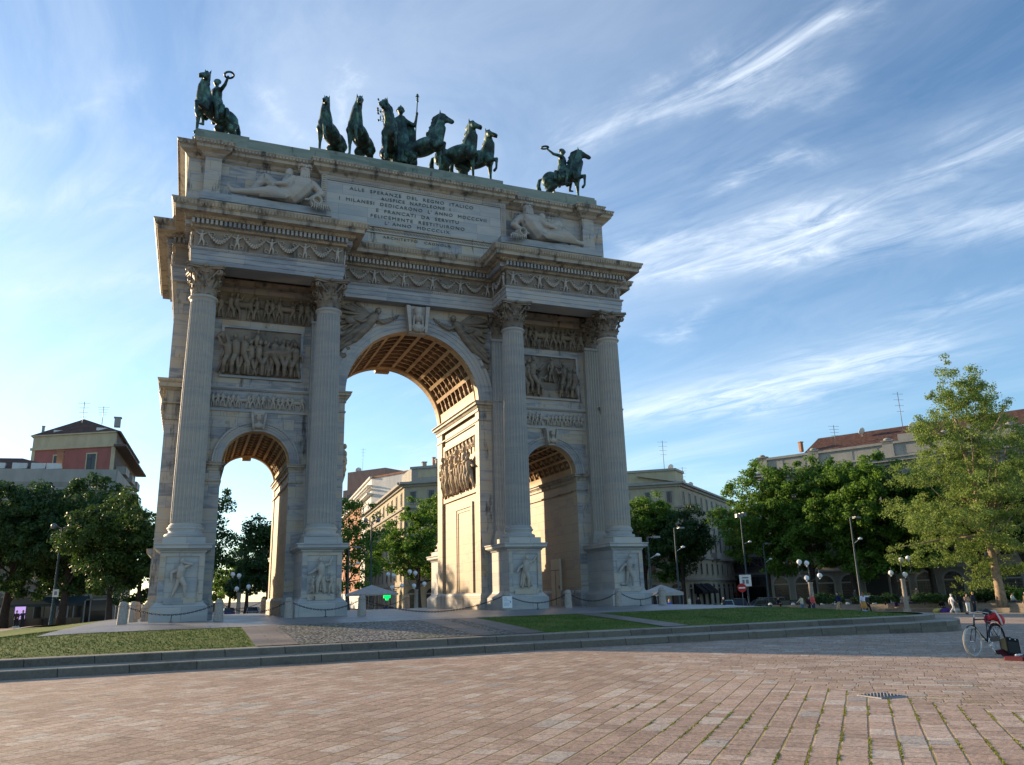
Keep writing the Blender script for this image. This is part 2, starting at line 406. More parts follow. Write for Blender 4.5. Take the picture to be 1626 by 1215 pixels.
# --- passages: jambs, with corner pilasters, recessed middle and impost
for ci, (c, r, s) in enumerate(OPEN):
    for sx in (-1, 1):
        mj = MB(); X = c + sx * r; d = -sx        # d points into the opening
        rec = X - d * (.16 if ci == 1 else .05)
        ys = [YW, YW + (.58 if ci == 1 else .5), YB - (.95 if ci == 1 else .75), YB]
        quads = [(X, ys[0], X, ys[1]), (X, ys[1], rec, ys[1]), (rec, ys[1], rec, ys[2]), (rec, ys[2], X, ys[2]), (X, ys[2], X, ys[3])]
        for a, b, c2, e in quads:
            f = [(a, b, 0), (c2, e, 0), (c2, e, s), (a, b, s)]
            mj.add(f, [(0, 1, 2, 3)] if sx < 0 else [(3, 2, 1, 0)])
        mj.build('passage_wall', M['jamb'], ARCH)
    # vault with coffers
    mv = MB(); mc = MB(); mr_ = MB()
    nth = 11 if ci == 1 else 7; ny = 9; y0, y1 = YW, YB
    rimf, rimb = .55, .8
    th0 = R(10 if ci == 1 else 12)
    dth = (math.pi - 2 * th0) / nth; yy0 = y0 + rimf; dy = (y1 - rimb - yy0) / ny
    def PT(th, y, rr): return (c - rr * math.cos(th), y, s + rr * math.sin(th))
    def strip(mm, tA, tB, ya, yb, rr, n=3):
        for i in range(n):
            a = tA + (tB - tA) * i / n; b = tA + (tB - tA) * (i + 1) / n
            mm.add([PT(a, ya, rr), PT(a, yb, rr), PT(b, yb, rr), PT(b, ya, rr)], [(0, 1, 2, 3)])
    strip(mv, 0, math.pi, y0, yy0, r, 36); strip(mv, 0, math.pi, y1 - rimb, y1, r, 36)
    strip(mv, 0, th0, yy0, y1 - rimb, r); strip(mv, math.pi - th0, math.pi, yy0, y1 - rimb, r)
    # raised band at the back rim
    mv.tube([PT(math.pi * i / 40, y1 - rimb + .05, r - .02) for i in range(41)], .07, 6)
    mv.tube([PT(math.pi * i / 40, yy0 - .05, r - .01) for i in range(41)], .04, 6)
    rl = .10 if ci == 1 else .07; rt_ = .045 if ci == 1 else .035
    dp = .24 if ci == 1 else .13
    for i in range(nth):
        ta, tb = th0 + i * dth, th0 + (i + 1) * dth; ia, ib = ta + rl / r, tb - rl / r
        strip(mv, ta, ia, yy0, y1 - rimb, r, 1); strip(mv, ib, tb, yy0, y1 - rimb, r, 1)
        for j in range(ny):
            ya, yb = yy0 + j * dy, yy0 + (j + 1) * dy; ja, jb = ya + rt_, yb - rt_
            strip(mv, ia, ib, ya, ja, r, 2); strip(mv, ia, ib, jb, yb, r, 2)
            R2 = r + dp
            strip(mc, ia, ib, ja, jb, R2, 2)
            for (t_, fl) in ((ia, 0), (ib, 1)):
                f = [PT(t_, ja, r), PT(t_, jb, r), PT(t_, jb, R2), PT(t_, ja, R2)]; mc.add(f, [(0, 1, 2, 3)])
            for y_ in (ja, jb):
                for k in range(2):
                    a = ia + (ib - ia) * k / 2; b = ia + (ib - ia) * (k + 1) / 2
                    mc.add([PT(a, y_, r), PT(b, y_, r), PT(b, y_, R2), PT(a, y_, R2)], [(0, 1, 2, 3)])
            tm = (ia + ib) / 2; ym = (ja + jb) / 2; k_ = .8 if ci == 1 else .5
            rot = Matrix.Rotation(-(tm - math.pi / 2), 3, 'Y')
            mr_.ell(PT(tm, ym, R2 - .05), (.17 * k_, .17 * k_, .10), rot, 8, 4)
            for a8 in range(6):
                aa = a8 * math.pi / 3; o_ = rot @ Vector((.2 * k_ * math.cos(aa), .2 * k_ * math.sin(aa), 0)); p_ = Vector(PT(tm, ym, R2 - .03)) + o_
                mr_.ell(p_, (.085 * k_, .085 * k_, .05), rot, 6, 4)
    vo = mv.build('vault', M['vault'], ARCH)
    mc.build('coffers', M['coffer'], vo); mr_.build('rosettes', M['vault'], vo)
# main back keystone hangs below the rim
for c, r, s in OPEN:
    k = MB(); kw = .55 if r > 2 else .3
    k.prismy([(c - kw, s + r + kw * 1.4), (c - kw * .8, s + r - .16), (c + kw * .8, s + r - .16), (c + kw, s + r + kw * 1.4)], YB - .05, YB + .35)
    k.build('keystone', M['vault'], ARCH)

# --- string course / impost profiles (offset, z) from bottom to top
def prof_imp(z0, z1, pr):
    h = z1 - z0
    return [(0, z0), (pr * .18, z0), (pr * .18, z0 + h * .30), (pr * .3, z0 + h * .33), (pr * .42, z0 + h * .5), (pr * .42, z0 + h * .55), (pr * .8, z0 + h * .62), (pr * .8, z0 + h * .78), (pr, z0 + h * .92), (pr, z1), (0, z1)]
def eggs(mm, a, b, z, sp=.12, r=.04):
    a = Vector(a); b = Vector(b); n = max(1, int((b - a).length / sp))
    for i in range(n):
        p = a.lerp(b, (i + .5) / n); mm.add([(p.x + dx * r, p.y + dy * r, z + dz * r * 1.3) for dx, dy, dz in ((1, 0, 0), (0, 1, 0), (-1, 0, 0), (0, -1, 0), (0, 0, 1), (0, 0, -1))],
              [(0, 1, 4), (1, 2, 4), (2, 3, 4), (3, 0, 4), (1, 0, 5), (2, 1, 5), (3, 2, 5), (0, 3, 5)], True)
for ci, (c, r, s) in enumerate(OPEN):
    pr = .32 if ci == 1 else .17; hh = .55 if ci == 1 else .42
    for sx in (-1, 1):
        X = c + sx * r; xe = X + sx * (1.0 if ci == 1 else .62)
        im = MB()
        xo = X if sx > 0 else xe; xi = xe if sx > 0 else X
        im.sweep([(xo, YW), (xi, YW), (xi, YB), (xo, YB)], prof_imp(s - hh, s, pr))
        # necking band lower down
        im.sweep([(xo, YW), (xi, YW), (xi, YB), (xo, YB)], [(0, s - hh - .55), (.05, s - hh - .53), (.05, s - hh - .46), (0, s - hh - .44)])
        for z, o_ in ((s - hh * .42, pr * .62), (s - .05, pr * .98)):
            eggs(im, (xo - .0, YW - o_, 0), (xi, YW - o_, 0), z, .13, .035); xx = X - sx * o_
            eggs(im, (xx, YW, 0), (xx, YB, 0), z, .13, .035)
        im.build('impost', M['cornice'], ARCH)
# --- archivolts
for ci, (c, r, s) in enumerate(OPEN):
    wd = .84 if ci == 1 else .46
    for y, d in ((YW, -1), (YB, 1)):
        am = MB(); prof = [(0, 0), (0, .05), (.27, .06), (.28, .09), (.52, .10), (.53, .13), (.76, .14), (.82, .19), (.97, .20), (1.0, .16), (1.0, 0)]
        n = 48; vs = []; fs = []
        for o_, t in prof:
            for i in range(n + 1):
                th = math.pi * i / n; rr = r + o_ * wd; vs.append((c - rr * math.cos(th), y + d * t, s + rr * math.sin(th)))
        for k in range(len(prof) - 1):
            for i in range(n):
                f = (k * (n + 1) + i, k * (n + 1) + i + 1, (k + 1) * (n + 1) + i + 1, (k + 1) * (n + 1) + i); fs.append(f if d < 0 else f[::-1])
        am.add(vs, fs)
        nb = int(math.pi * (r + wd) / .14)
        for i in range(nb):
            th = math.pi * (i + .5) / nb; rr = r + wd * .79
            am.ell((c - rr * math.cos(th), y + d * .165, s + rr * math.sin(th)), (.045, .04, .045), None, 5, 3)
        am.build('archivolt', M['smooth'], ARCH)

# --- little humanoid relief figures
def fig(mb, x, z, h, y=0.0, pose=None, face=1, rnd=None, drape=.5, dep=1.7):
    """carved figure standing at (x, z) on a wall plane y (projecting to -y); h = height"""
    rnd = rnd or random; k = h / 7.5
    J = {'pel': (0, 3.9), 'che': (face * .1, 5.4), 'nec': (face * .15, 6.2), 'hea': (face * .25, 6.9)}
    ra = rnd.uniform
    la = rnd.choice([(1.5, 4.6, 2.2, 5.6), (1.3, 4.4, 1.5, 3.2), (1.4, 5.6, 1.9, 6.9), (1.0, 4.5, .3, 4.4)]) if pose is None else pose[0]
    lb = rnd.choice([(1.4, 4.5, 1.3, 3.4), (1.6, 4.9, 2.4, 4.6), (1.2, 4.4, .4, 4.9)]) if pose is None else pose[1]
    J['e1'], J['h1'] = (face * la[0], la[1]), (face * la[2], la[3]); J['e2'], J['h2'] = (-face * lb[0], lb[1]), (-face * lb[2], lb[3])
    st = ra(.2, 1.1)
    J['k1'], J['f1'] = (face * (.5 + st * .5), 2.1), (face * (.5 + st * .6), .15); J['k2'], J['f2'] = (-face * (.3 + st * .2), 2.05), (-face * (.5 + st * .7), .15)
    def p(n, dy=0): a = J[n]; return (x + a[0] * k, y - dy * k * dep, z + a[1] * k)
    def c(a, b, r1, r2, d1=.6, d2=.6): mb.cap(p(a, d1), p(b, d2), r1 * k, r2 * k, 6)
    c('pel', 'che', .75, .85, .7, .8); c('che', 'nec', .8, .35, .8, .8); mb.ell(p('hea', .9), (.48 * k, .5 * k, .6 * k), None, 8, 6)
    c('che', 'e1', .5, .33, .7, .8); c('e1', 'h1', .33, .22, .9, 1.0); c('che', 'e2', .5, .33, .6, .6); c('e2', 'h2', .33, .22, .6, .7)
    c('pel', 'k1', .62, .45, .7, .9); c('k1', 'f1', .42, .25, .9, .7); c('pel', 'k2', .62, .45, .5, .5); c('k2', 'f2', .42, .25, .5, .4)
    if rnd.random() < drape:
        for t in range(6):
            q0 = -.8 + t * .32
            mb.cap((x + q0 * k * .7, y - .7 * k, z + 4.0 * k), (x + (q0 * 1.7 + face * .3) * k, y - .5 * k, z + (.4 + .3 * rnd.random()) * k), .22 * k, .3 * k, 5)
def hors(mb, x, z, h, y=0.0, face=1):
    k = h / 7.0
    def c(a, b, r1, r2, d=.7): mb.cap((x + face * a[0] * k, y - d * k, z + a[1] * k), (x + face * b[0] * k, y - d * k, z + b[1] * k), r1 * k, r2 * k, 6)
    c((-1.6, 3.9), (1.5, 4.0), 1.0, 1.05); c((1.7, 4.4), (2.7, 6.2), .7, .45); c((2.7, 6.4), (3.6, 5.6), .45, .28)
    for lx, lift in ((-1.9, 0), (-1.3, .2), (1.5, 0), (1.9, 1)):
        kx = lx + (.7 if lift else .15)
        c((lx, 3.4), (kx, 2.0), .5, .3, .5 + .3 * lift); c((kx, 2.0), (kx - .1, .9 if lift == 1 else .1), .27, .2, .5)
    c((-2.5, 4.2), (-3.1, 2.2), .25, .15)
def backplane(mb, x0, x1, z0, z1, y, t=.03): mb.box(x0, x1, y - t, y + .02, z0, z1)

# --- relief panels between the columns, both bays, front and back
for side in (-1, 1):
    rs = random.Random(31 + side)
    cx = side * 7.91
    # top relief A
    m_ = MB(); backplane(m_, cx - 2.32, cx + 2.32, 14.5, 16.0, YW)
    xs = np.linspace(cx - 2.1, cx + 2.1, 13)
    for i, x in enumerate(xs):
        if i in (3, 9) and side < 0 or i in (5, 10) and side > 0: hors(m_, x, 14.56, 1.3, YW, rs.choice((-1, 1)))
        else: fig(m_, x + rs.uniform(-.08, .08), 14.55, rs.uniform(1.12, 1.33), YW, None, rs.choice((-1, 1)), rs)
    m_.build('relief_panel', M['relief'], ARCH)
    # framed battle relief B
    fr = MB(); x0, x1, z0, z1 = cx - 1.87, cx + 1.87, 11.6, 14.06
    for (a, b, c_, d) in ((x0 - .12, x0, z0 - .12, z1 + .12), (x1, x1 + .12, z0 - .12, z1 + .12), (x0, x1, z0 - .12, z0), (x0, x1, z1, z1 + .12)): fr.box(a, b, YW - .12, YW + .01, c_, d)
    fro = fr.build('relief_frame', M['smooth'], ARCH)
    m_ = MB(); backplane(m_, x0, x1, z0, z1, YW, .01)
    if side < 0:
        for i, x in enumerate(np.linspace(x0 + .25, x1 - .25, 10)):
            fig(m_, x, z0 + .03, rs.uniform(1.75, 2.15), YW, None, rs.choice((-1, 1)), rs, .6, 2.0)
        fig(m_, cx - .3, z0 + .85, 1.55, YW - .08, None, 1, rs, .3, 1.2); hors(m_, cx + .7, z0 + .1, 2.0, YW - .12, 1); hors(m_, cx - 1.2, z0 + .35, 1.9, YW - .02, -1)
        for rr in (.34, .08):
            m_.tube([(cx - .55 + rr * math.cos(a), YW - .16, z0 + .4 + rr * math.sin(a)) for a in np.linspace(0, 2 * math.pi, 17)], .035, 5)
        for a in np.linspace(0, math.pi, 5)[:-1]: m_.tube([(cx - .55 - .33 * math.cos(a), YW - .16, z0 + .4 - .33 * math.sin(a)), (cx - .55 + .33 * math.cos(a), YW - .16, z0 + .4 + .33 * math.sin(a))], .02, 4)
    else:
        for x, hh, zz in ((x0 + .2, 2.0, 0), (x0 + .5, 1.9, .2), (x1 - .95, 1.9, .2), (x0 + .75, 2.25, .05), (x0 + 1.2, 1.6, 0), (cx + .2, 1.5, .85), (x1 - 1.0, 1.35, 0), (x1 - .6, 1.8, 0), (x1 - .25, 1.75, 0)):
            fig(m_, x, z0 + .03 + zz, hh, YW, None, 1 if x < cx else -1, rs, .9, 2.0)
        m_.box(cx - .55, cx + .75, YW - .14, YW, z0, z0 + .85)
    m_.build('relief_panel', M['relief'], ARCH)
    # string course with narrow frieze C
    for sgn, yw in ((-1, YW), (1, YB)):
        m_ = MB(); xa, xb = cx - 2.38, cx + 2.38
        pf = [(0, 9.78), (.06, 9.78), (.06, 9.9), (.03, 9.91), (.03, 10.84), (.10, 10.86), (.16, 10.93), (.16, 11.0), (0, 11.02)]
        m_.sweep([(xa, yw), (xb, yw)] if sgn < 0 else [(xb, yw), (xa, yw)], pf, False)
        st = m_.build('string_course', M['smooth'], ARCH)
    m_ = MB()
    eggs(m_, (xa, YW - .1, 0), (xb, YW - .1, 0), 10.85, .1, .03)
    for x in np.arange(xa + .2, xb - .1, .235):
        if rs.random() < .18: hors(m_, x, 9.95, .7, YW - .03, rs.choice((-1, 1)))
        else: fig(m_, x, 9.95, rs.uniform(.68, .8), YW - .03, None, rs.choice((-1, 1)), rs)
    m_.build('relief_panel', M['carved'], ARCH)
    # spandrel keystone of the side arch with a bust
    k = MB(); k.prismy([(cx - .38, 9.78), (cx - .22, 8.78), (cx + .22, 8.78), (cx + .38, 9.78)], YW - .34, YW)
    k.tube([(cx - .33, YW - .36, 9.7), (cx - .3, YW - .45, 9.5), (cx - .25, YW - .38, 9.1), (cx - .21, YW - .42, 8.85)], .07, 6)
    k.tube([(cx + .33, YW - .36, 9.7), (cx + .3, YW - .45, 9.5), (cx + .25, YW - .38, 9.1), (cx + .21, YW - .42, 8.85)], .07, 6)
    ko = k.build('keystone', M['carved'], ARCH)
    b = MB(); b.ell((cx, YW - .5, 9.42), (.13, .14, .17)); b.cap((cx, YW - .45, 9.25), (cx, YW - .42, 9.15), .08, .1); b.ell((cx, YW - .42, 9.05), (.24, .14, .17)); b.ell((cx, YW - .5, 9.55), (.15, .14, .08))
    b.ell((cx, YW - .63, 9.41), (.025, .03, .04), None, 6, 4)
    b.build('bust', M['carved'], ko)

# --- main keystone with helmeted bust
k = MB(); cx = .05
k.prismy([(cx - .62, 16.12), (cx - .46, 14.55), (cx + .46, 14.55), (cx + .62, 16.12)], YW - .5, YW)
for s_ in (-1, 1):
    k.prismy([(cx + s_ * .66, 16.1), (cx + s_ * .50, 14.62), (cx + s_ * .36, 14.62), (cx + s_ * .44, 16.1)], YW - .66, YW - .2)
ko = k.build('keystone', M['carved'], ARCH)
b = MB(); yb_ = YW - .68
b.ell((cx, yb_, 15.42), (.21, .23, .28)); b.ell((cx, yb_ - .21, 15.4), (.035, .06, .07), None, 6, 4); b.ell((cx, yb_ - .19, 15.28), (.07, .03, .02), None, 6, 4)
for s_ in (-1, 1): b.ell((cx + s_ * .08, yb_ - .185, 15.47), (.04, .02, .02), None, 6, 4); b.cap((cx + s_ * .2, yb_ + .02, 15.5), (cx + s_ * .26, yb_ + .05, 15.0), .08, .06); 
b.cap((cx, yb_ + .05, 15.2), (cx, yb_ + .05, 15.02), .12, .14); b.ell((cx, yb_ + .08, 14.85), (.4, .22, .24)); b.lathe([(.2, 0), (.26, .1), (.24, .2), (.28, .34), (.2, .36)], (cx, yb_ + .05, 15.6), 12)
for i in range(7): b.cap((cx - .3 + i * .1, yb_ - .1, 14.85), (cx - .22 + i * .07, yb_ - .12, 14.62), .04, .03, 5)
b.build('bust', M['carved'], ko)

# --- spandrel victories
for s_ in (-1, 1):
    v = MB(); y = YW - .12
    def q_(x, z, d=0): return (cx + s_ * x, y - d, z)
    # body flying towards the keystone: head near x=2.1, feet at x=4.2
    T = [((2.35, 15.35), (2.75, 14.75), .27, .25), ((2.75, 14.75), (3.35, 14.0), .25, .19), ((3.35, 14.0), (4.2, 13.35), .16, .09), ((2.8, 14.8), (3.6, 14.25), .22, .16), ((3.6, 14.25), (4.25, 13.7), .14, .08)]
    for a, b_, r1, r2 in T: v.cap(q_(*a, .08), q_(*b_, .04), r1, r2, 8)
    v.ell(q_(2.12, 15.72, .15), (.17, .17, .2)); v.cap(q_(2.2, 15.55, .1), q_(2.3, 15.4, .1), .1, .12)
    v.cap(q_(2.3, 15.3, .12), q_(1.85, 15.05, .18), .11, .08); v.cap(q_(1.85, 15.05, .18), q_(1.35, 15.25, .18), .08, .05)
    v.cap(q_(2.45, 15.3, .1), q_(3.0, 15.0, .16), .11, .08); v.cap(q_(3.0, 15.0, .16), q_(3.45, 15.15, .14), .08, .05)
    v.tube([q_(.95, 15.62, .1), q_(1.3, 15.35, .12), q_(1.9, 15.15, .1), q_(2.2, 15.0, .1)], [.03, .07, .12, .05], 6)
    for i in range(6): v.cap(q_(1.0 + i * .16, 15.6 - i * .07, .1), q_(1.12 + i * .16, 15.38 - i * .08, .12), .05, .03, 5)
    for i in range(11):   # wing feathers fanning back
        a = R(62 - i * 9.5); L = 1.75 - abs(i - 3) * .06
        v.cap(q_(2.55 + i * .03, 15.5 - i * .02, .05), q_(2.55 + L * math.cos(a), 15.45 + min(L * math.sin(a), .62) - i * .07, .02), .09, .10, 5)
    for i in range(5):    # flying drapery
        v.tube([q_(3.0 + i * .1, 14.6 - i * .1, .1), q_(3.5 + i * .08, 14.55 - i * .16, .06), q_(3.95 + i * .04, 14.2 - i * .17, .03), q_(4.25, 14.15 - i * .2, .02)], [.1, .09, .07, .03], 5)
    v.ell(q_(3.6, 15.05, .1), (.3, .08, .22)); v.ell(q_(4.0, 13.1, 0), (.28, .1, .2)); v.ell(q_(3.7, 13.5, 0), (.16, .1, .1))
    v.build('spandrel_figure', M['relief'], ARCH)

# --- entablature
ZA, ZF, ZC, ZT = 16.2, 16.99, 17.98, 19.01
yF, yR, xG1, xG2, xS, yS = .06, 2.19, 11.5, 4.42, 12.35, 2.62
half = [(-xS, yS), (-xG1, yS), (-xG1, yF), (-xG2, yF), (-xG2, yR), (xG2, yR), (xG2, yF), (xG1, yF), (xG1, yS), (xS, yS)]
PLAN = half + [(x, 2 * YC - y) for x, y in reversed(half)]
e = MB()
e.sweep(PLAN, [(-1.25, ZA), (0, ZA), (0, ZA + .2), (.03, ZA + .21), (.03, ZA + .44), (.06, ZA + .45), (.06, ZA + .66), (.10, ZA + .68), (.14, ZF - .02), (.14, ZF), (0, ZF)])
eo = e.build('architrave', M['smooth'], ARCH)
# soffit ceiling inside the column blocks and body
e = MB()
for s_ in (-1, 1):
    for f in (0, 1):
        ya, yb_ = (yF + .6, YW + .2) if f == 0 else (2 * YC - YW - .2, 2 * YC - yF - .6)
        e.box(s_ * (xG2 + .6), s_ * (xG1 - .6), ya, yb_, ZA + .55, ZA + .62)
        xm = s_ * 7.91
        e.box(s_ * (xG2 + .6), s_ * (xG1 - .6), YW - .5 if f == 0 else YB, YW if f == 0 else YB + .5, ZA + .12, ZA + .3)
e.box(-4.3, 4.3, YW - .15, YB + .15, TOPW - .25, TOPW - .05)
e.build('soffit', M['cornice'], ARCH)
e = MB()
e.sweep(PLAN, [(0, ZF), (-.02, ZF), (-.02, ZC), (.0, ZC)])
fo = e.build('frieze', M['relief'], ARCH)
e = MB()
e.sweep(PLAN, [(0, ZC), (.10, ZC + .02), (.14, ZC + .10), (.16, ZC + .12), (.16, ZC + .36), (.42, ZC + .38), (.5, ZC + .50), (.86, ZC + .52), (.86, ZC + .70), (.90, ZC + .72), (.98, ZC + .86), (1.05, ZT - .06), (1.05, ZT)])
co = e.build('cornice', M['cornice'], ARCH)
def edges(path, off):
    n = len(path); out = []
    for i in range(n):
        a, b = Vector(path[i] + (0,)), Vector(path[(i + 1) % n] + (0,)); t = (b - a).normalized(); nn = Vector((t.y, -t.x, 0))
        # extend / shrink at corners
        def turn(p, c_, n2):
            u = (Vector(c_ + (0,)) - Vector(p + (0,))).normalized(); v_ = (Vector(n2 + (0,)) - Vector(c_ + (0,))).normalized(); return u.x * v_.y - u.y * v_.x
        ea = off if turn(path[i - 1], path[i], path[(i + 1) % n]) > 0 else -off
        eb = off if turn(path[i], path[(i + 1) % n], path[(i + 2) % n]) > 0 else -off
        a2, b2 = a - t * ea + nn * off, b + t * eb + nn * off
        if (b2 - a2).dot(t) > .05: out.append((a2, b2, t, nn))
    return out
d_ = MB()
for a, b, t, nn in edges(PLAN, .16):
    n = max(1, int(round((b - a).length / .205)))
    for i in range(n):
        p = a.lerp(b, (i + .5) / n); hw = .058
        c4 = [p - t * hw, p + t * hw, p + t * hw + nn * .24, p - t * hw + nn * .24]
        d_.add([(c.x, c.y, z) for z in (ZC + .12, ZC + .355) for c in c4], [(0, 1, 2, 3), (7, 6, 5, 4), (0, 4, 5, 1), (1, 5, 6, 2), (2, 6, 7, 3), (3, 7, 4, 0)])
d_.build('dentils', M['smooth'], co)
d_ = MB()
for a, b, t, nn in edges(PLAN, .46):
    eggs(d_, a, b, ZC + .45, .155, .052)
for a, b, t, nn in edges(PLAN, .985):
    n = max(1, int((b - a).length / .15))
    for i in range(n):
        p = a.lerp(b, (i + .5) / n); c4 = [p - t * .045, p + t * .045, p + t * .045 + nn * .05, p - t * .045 + nn * .05]
        d_.add([(c.x - nn.x * (.06 if z < ZT - .12 else 0), c.y - nn.y * (.06 if z < ZT - .12 else 0), z) for z in (ZC + .76, ZT - .075) for c in c4], [(0, 3, 2, 1), (4, 5, 6, 7), (0, 1, 5, 4), (1, 2, 6, 5), (2, 3, 7, 6), (3, 0, 4, 7)])
for a, b, t, nn in edges(PLAN, .12): eggs(d_, a, b, ZF - .05, .11, .035); eggs(d_, a, b, ZC + .03, .11, .03)
d_.build('egg_moulding', M['cornice'], co)
# frieze garlands and putti
gf = MB(); rg = random.Random(8)
for a, b, t, nn in edges(PLAN, .0):
    L = (b - a).length
    if L < 1.0: continue
    n = max(1, int(round(L / (1.62 if L < 9 else 1.4)))); 
    front = nn.y < -.5; 
    for i in range(n + 1):
        m0 = .35 if L > 3 else .25
        p = a + t * (m0 + (L - 2 * m0) * i / n)
        ang = math.atan2(nn.x, -nn.y)
        gf.M = Matrix.Translation((p.x, p.y, 0)) @ Matrix.Rotation(ang, 4, 'Z')
        fig(gf, 0, ZF + .1, .78, 0, ((1.3, 5.8, 2.2, 6.4), (1.3, 5.8, 2.2, 6.4)), 1, rg, 0, 1.0)
        if i < n:
            W_ = (L - 2 * m0) / n
            pts = [(W_ * (.16 + .68 * k / 12), -.08 - .04 * math.sin(math.pi * k / 12), ZC - .17 - .5 * math.sin(math.pi * k / 12)) for k in range(13)]
            gf.tube(pts, [.03 + .03 * math.sin(math.pi * k / 12) for k in range(13)], 5)
            for k in range(34):
                u = k / 33; sg_ = math.sin(math.pi * u); gf.ell((W_ * (.16 + .68 * u), -.12 - .05 * sg_, ZC - .17 - .5 * sg_ + (.04 + .03 * sg_) * (k % 3 - 1)), .022 + .03 * sg_, None, 5, 4)
            for sx in (-1, 1):
                cxx = W_ * (.5 + sx * .18)
                gf.tube([(cxx + sx * .11 * math.cos(u) * (1 - u / 9), -.03, ZC - .24 + .11 * math.sin(u) * (1 - u / 9)) for u in np.linspace(0, 5, 8)], .022, 4)
                cxx = W_ * (.5 + sx * .36)
                gf.tube([(cxx + sx * .12 * math.cos(u) * (1 - u / 9), -.03, ZF + .22 + .12 * math.sin(u) * (1 - u / 9)) for u in np.linspace(0, 5, 8)], .022, 4)
        gf.M = None
gf.build('garlands', M['carved'], fo)

# --- columns
def flute(a, z, nf=24):
    t = (a * nf / (2 * math.pi)) % 1.0
    return 1.0 if t < .18 else 1 - .12 * math.sin(math.pi * (t - .18) / .82) ** .6
def shaft_mesh():
    m_ = MB(); z0, z1 = 4.02, 14.56; pf = []
    for i in range(11):
        t = i / 10; pf.append((.655 - .085 * t ** 1.6, z0 + .12 + (z1 - z0 - .24) * t))
    m_.lathe([(.70, z0 - .04), (.70, z0), (.66, z0 + .06)], (0, 0, 0), 48, False, False)
    m_.lathe(pf, (0, 0, 0), 168, False, False, flute)
    m_.lathe([(.655, z0 + .04), (.6, z0 + .13)], (0, 0, 0), 48, False, False)
    m_.lathe([(.53, z1 - .16), (.57, z1 - .06), (.58, z1), (.64, z1 + .03), (.66, z1 + .09), (.62, z1 + .15), (.55, z1 + .17)], (0, 0, 0), 48, True, True)
    return m_.mesh('shaft')
def base_mesh():
    m_ = MB(); m_.box(-.86, .86, -.86, .86, 3.225, 3.49)
    pf = [(.84, 3.49)] + [(.76 + .09 * math.cos(a), 3.585 + .095 * math.sin(a)) for a in np.linspace(-1.3, 1.4, 7)] + [(.72, 3.69), (.68, 3.74), (.68, 3.80), (.72, 3.84)] + [(.70 + .06 * math.cos(a), 3.90 + .06 * math.sin(a)) for a in np.linspace(-1.3, 1.4, 6)] + [(.69, 3.97), (.69, 3.99)]
    m_.lathe(pf, (0, 0, 0), 48, True, True); return m_.mesh('column_base')
def capital_mesh():
    m_ = MB(); z0, z1 = 14.72, 16.19; H = z1 - z0
    m_.lathe([(.52, z0), (.50, z0 + .3), (.52, z0 + .8), (.6, z0 + 1.1), (.72, z1 - .17)], (0, 0, 0), 24, True, True)
    # abacus: concave sides, cut corners
    for (zz0, zz1, g) in ((z1 - .2, z1 - .11, .93), (z1 - .11, z1, 1.0)):
        pts = []
        for sd_ in range(4):
            for k in range(7):
                t = -1 + 2 * k / 6; x = t * .80 * g; y = -(.72 + .17 * (t * t) * 1.0) * g
                a = sd_ * math.pi / 2; pts.append((x * math.cos(a) - y * math.sin(a), x * math.sin(a) + y * math.cos(a)))
        m_.poly(pts, zz0, zz1)
    def leaf(an, zb, hh, wid, out, r0=.5):
        n, w_ = 9, 4; vs = []; fs = []
        for i in range(n + 1):
            t = i / n
            rr = r0 + .05 + out * max(0, (t - .45) / .55) ** 1.7
            zz = zb + hh * (t if t < .85 else .85 + .15 * math.sin((t - .85) / .15 * 2.6) - max(0, t - .93) * 1.6)
            ww = wid * (.72 + .35 * math.sin(t * 2.6)) * (1 if t < .8 else 1 - ((t - .8) / .2) ** 2 * .6) * (1 + .13 * math.cos(t * 26))
            for k in range(-w_, w_ + 1):
                s_ = k / w_; r_ = rr - .07 * s_ * s_ + .03 * (k % 2)
                vs.append((r_ * math.cos(an) - s_ * ww * math.sin(an), r_ * math.sin(an) + s_ * ww * math.cos(an), zz - .05 * s_ * s_ * (t > .6)))
        W_ = 2 * w_ + 1
        for i in range(n):
            for k in range(W_ - 1): fs.append((i * W_ + k, i * W_ + k + 1, (i + 1) * W_ + k + 1, (i + 1) * W_ + k))
        m_.add(vs, fs, True); m_.add([(x * .97, y * .97, z - .02) for x, y, z in vs], [f[::-1] for f in fs], True)
    for i in range(8):
        leaf(i * math.pi / 4, z0, .52, .19, .17); leaf((i + .5) * math.pi / 4, z0 + .1, .86, .17, .26)
    for i in range(4):
        a = math.pi / 4 + i * math.pi / 2
        c_, s_ = math.cos(a), math.sin(a)
        for sg in (-1, 1):
            pts = []; 
            for k in range(17):
                t = k / 16
                if t < .5: rr = .55 + .33 * (t / .5) ** 1.4; zz = z0 + .62 + .62 * (t / .5); of = .2 * (1 - t / .5) * 1.6 + .03
                else:
                    u = (t - .5) / .5; th = math.pi / 2 - u * 6.5; q = .15 * (1 - u * .75); rr = .88 + q * math.cos(th) ; zz = z1 - .36 + q * math.sin(th); of = .05
                pts.append((rr * c_ - sg * of * s_, rr * s_ + sg * of * c_, zz))
            m_.tube(pts, [.045 + .02 * (k / 16) for k in range(17)], 5)
        a2 = i * math.pi / 2
        for sg in (-1, 1):
            pts = []
            for k in range(9):
                u = k / 8; th = u * 5; q = .10 * (1 - u * .6); dx = sg * (.16 - q * math.cos(th) * .9); zz = z1 - .42 + q * math.sin(th); pts.append((.66 * math.cos(a2) - dx * math.sin(a2), .66 * math.sin(a2) + dx * math.cos(a2), zz))
            m_.tube(pts, .03, 5)
        m_.ell((.80 * math.cos(a2), .80 * math.sin(a2), z1 - .1), (.11, .11, .11), None, 8, 6)
    return m_.mesh('capital')
SH, BA, CP = shaft_mesh(), base_mesh(), capital_mesh()
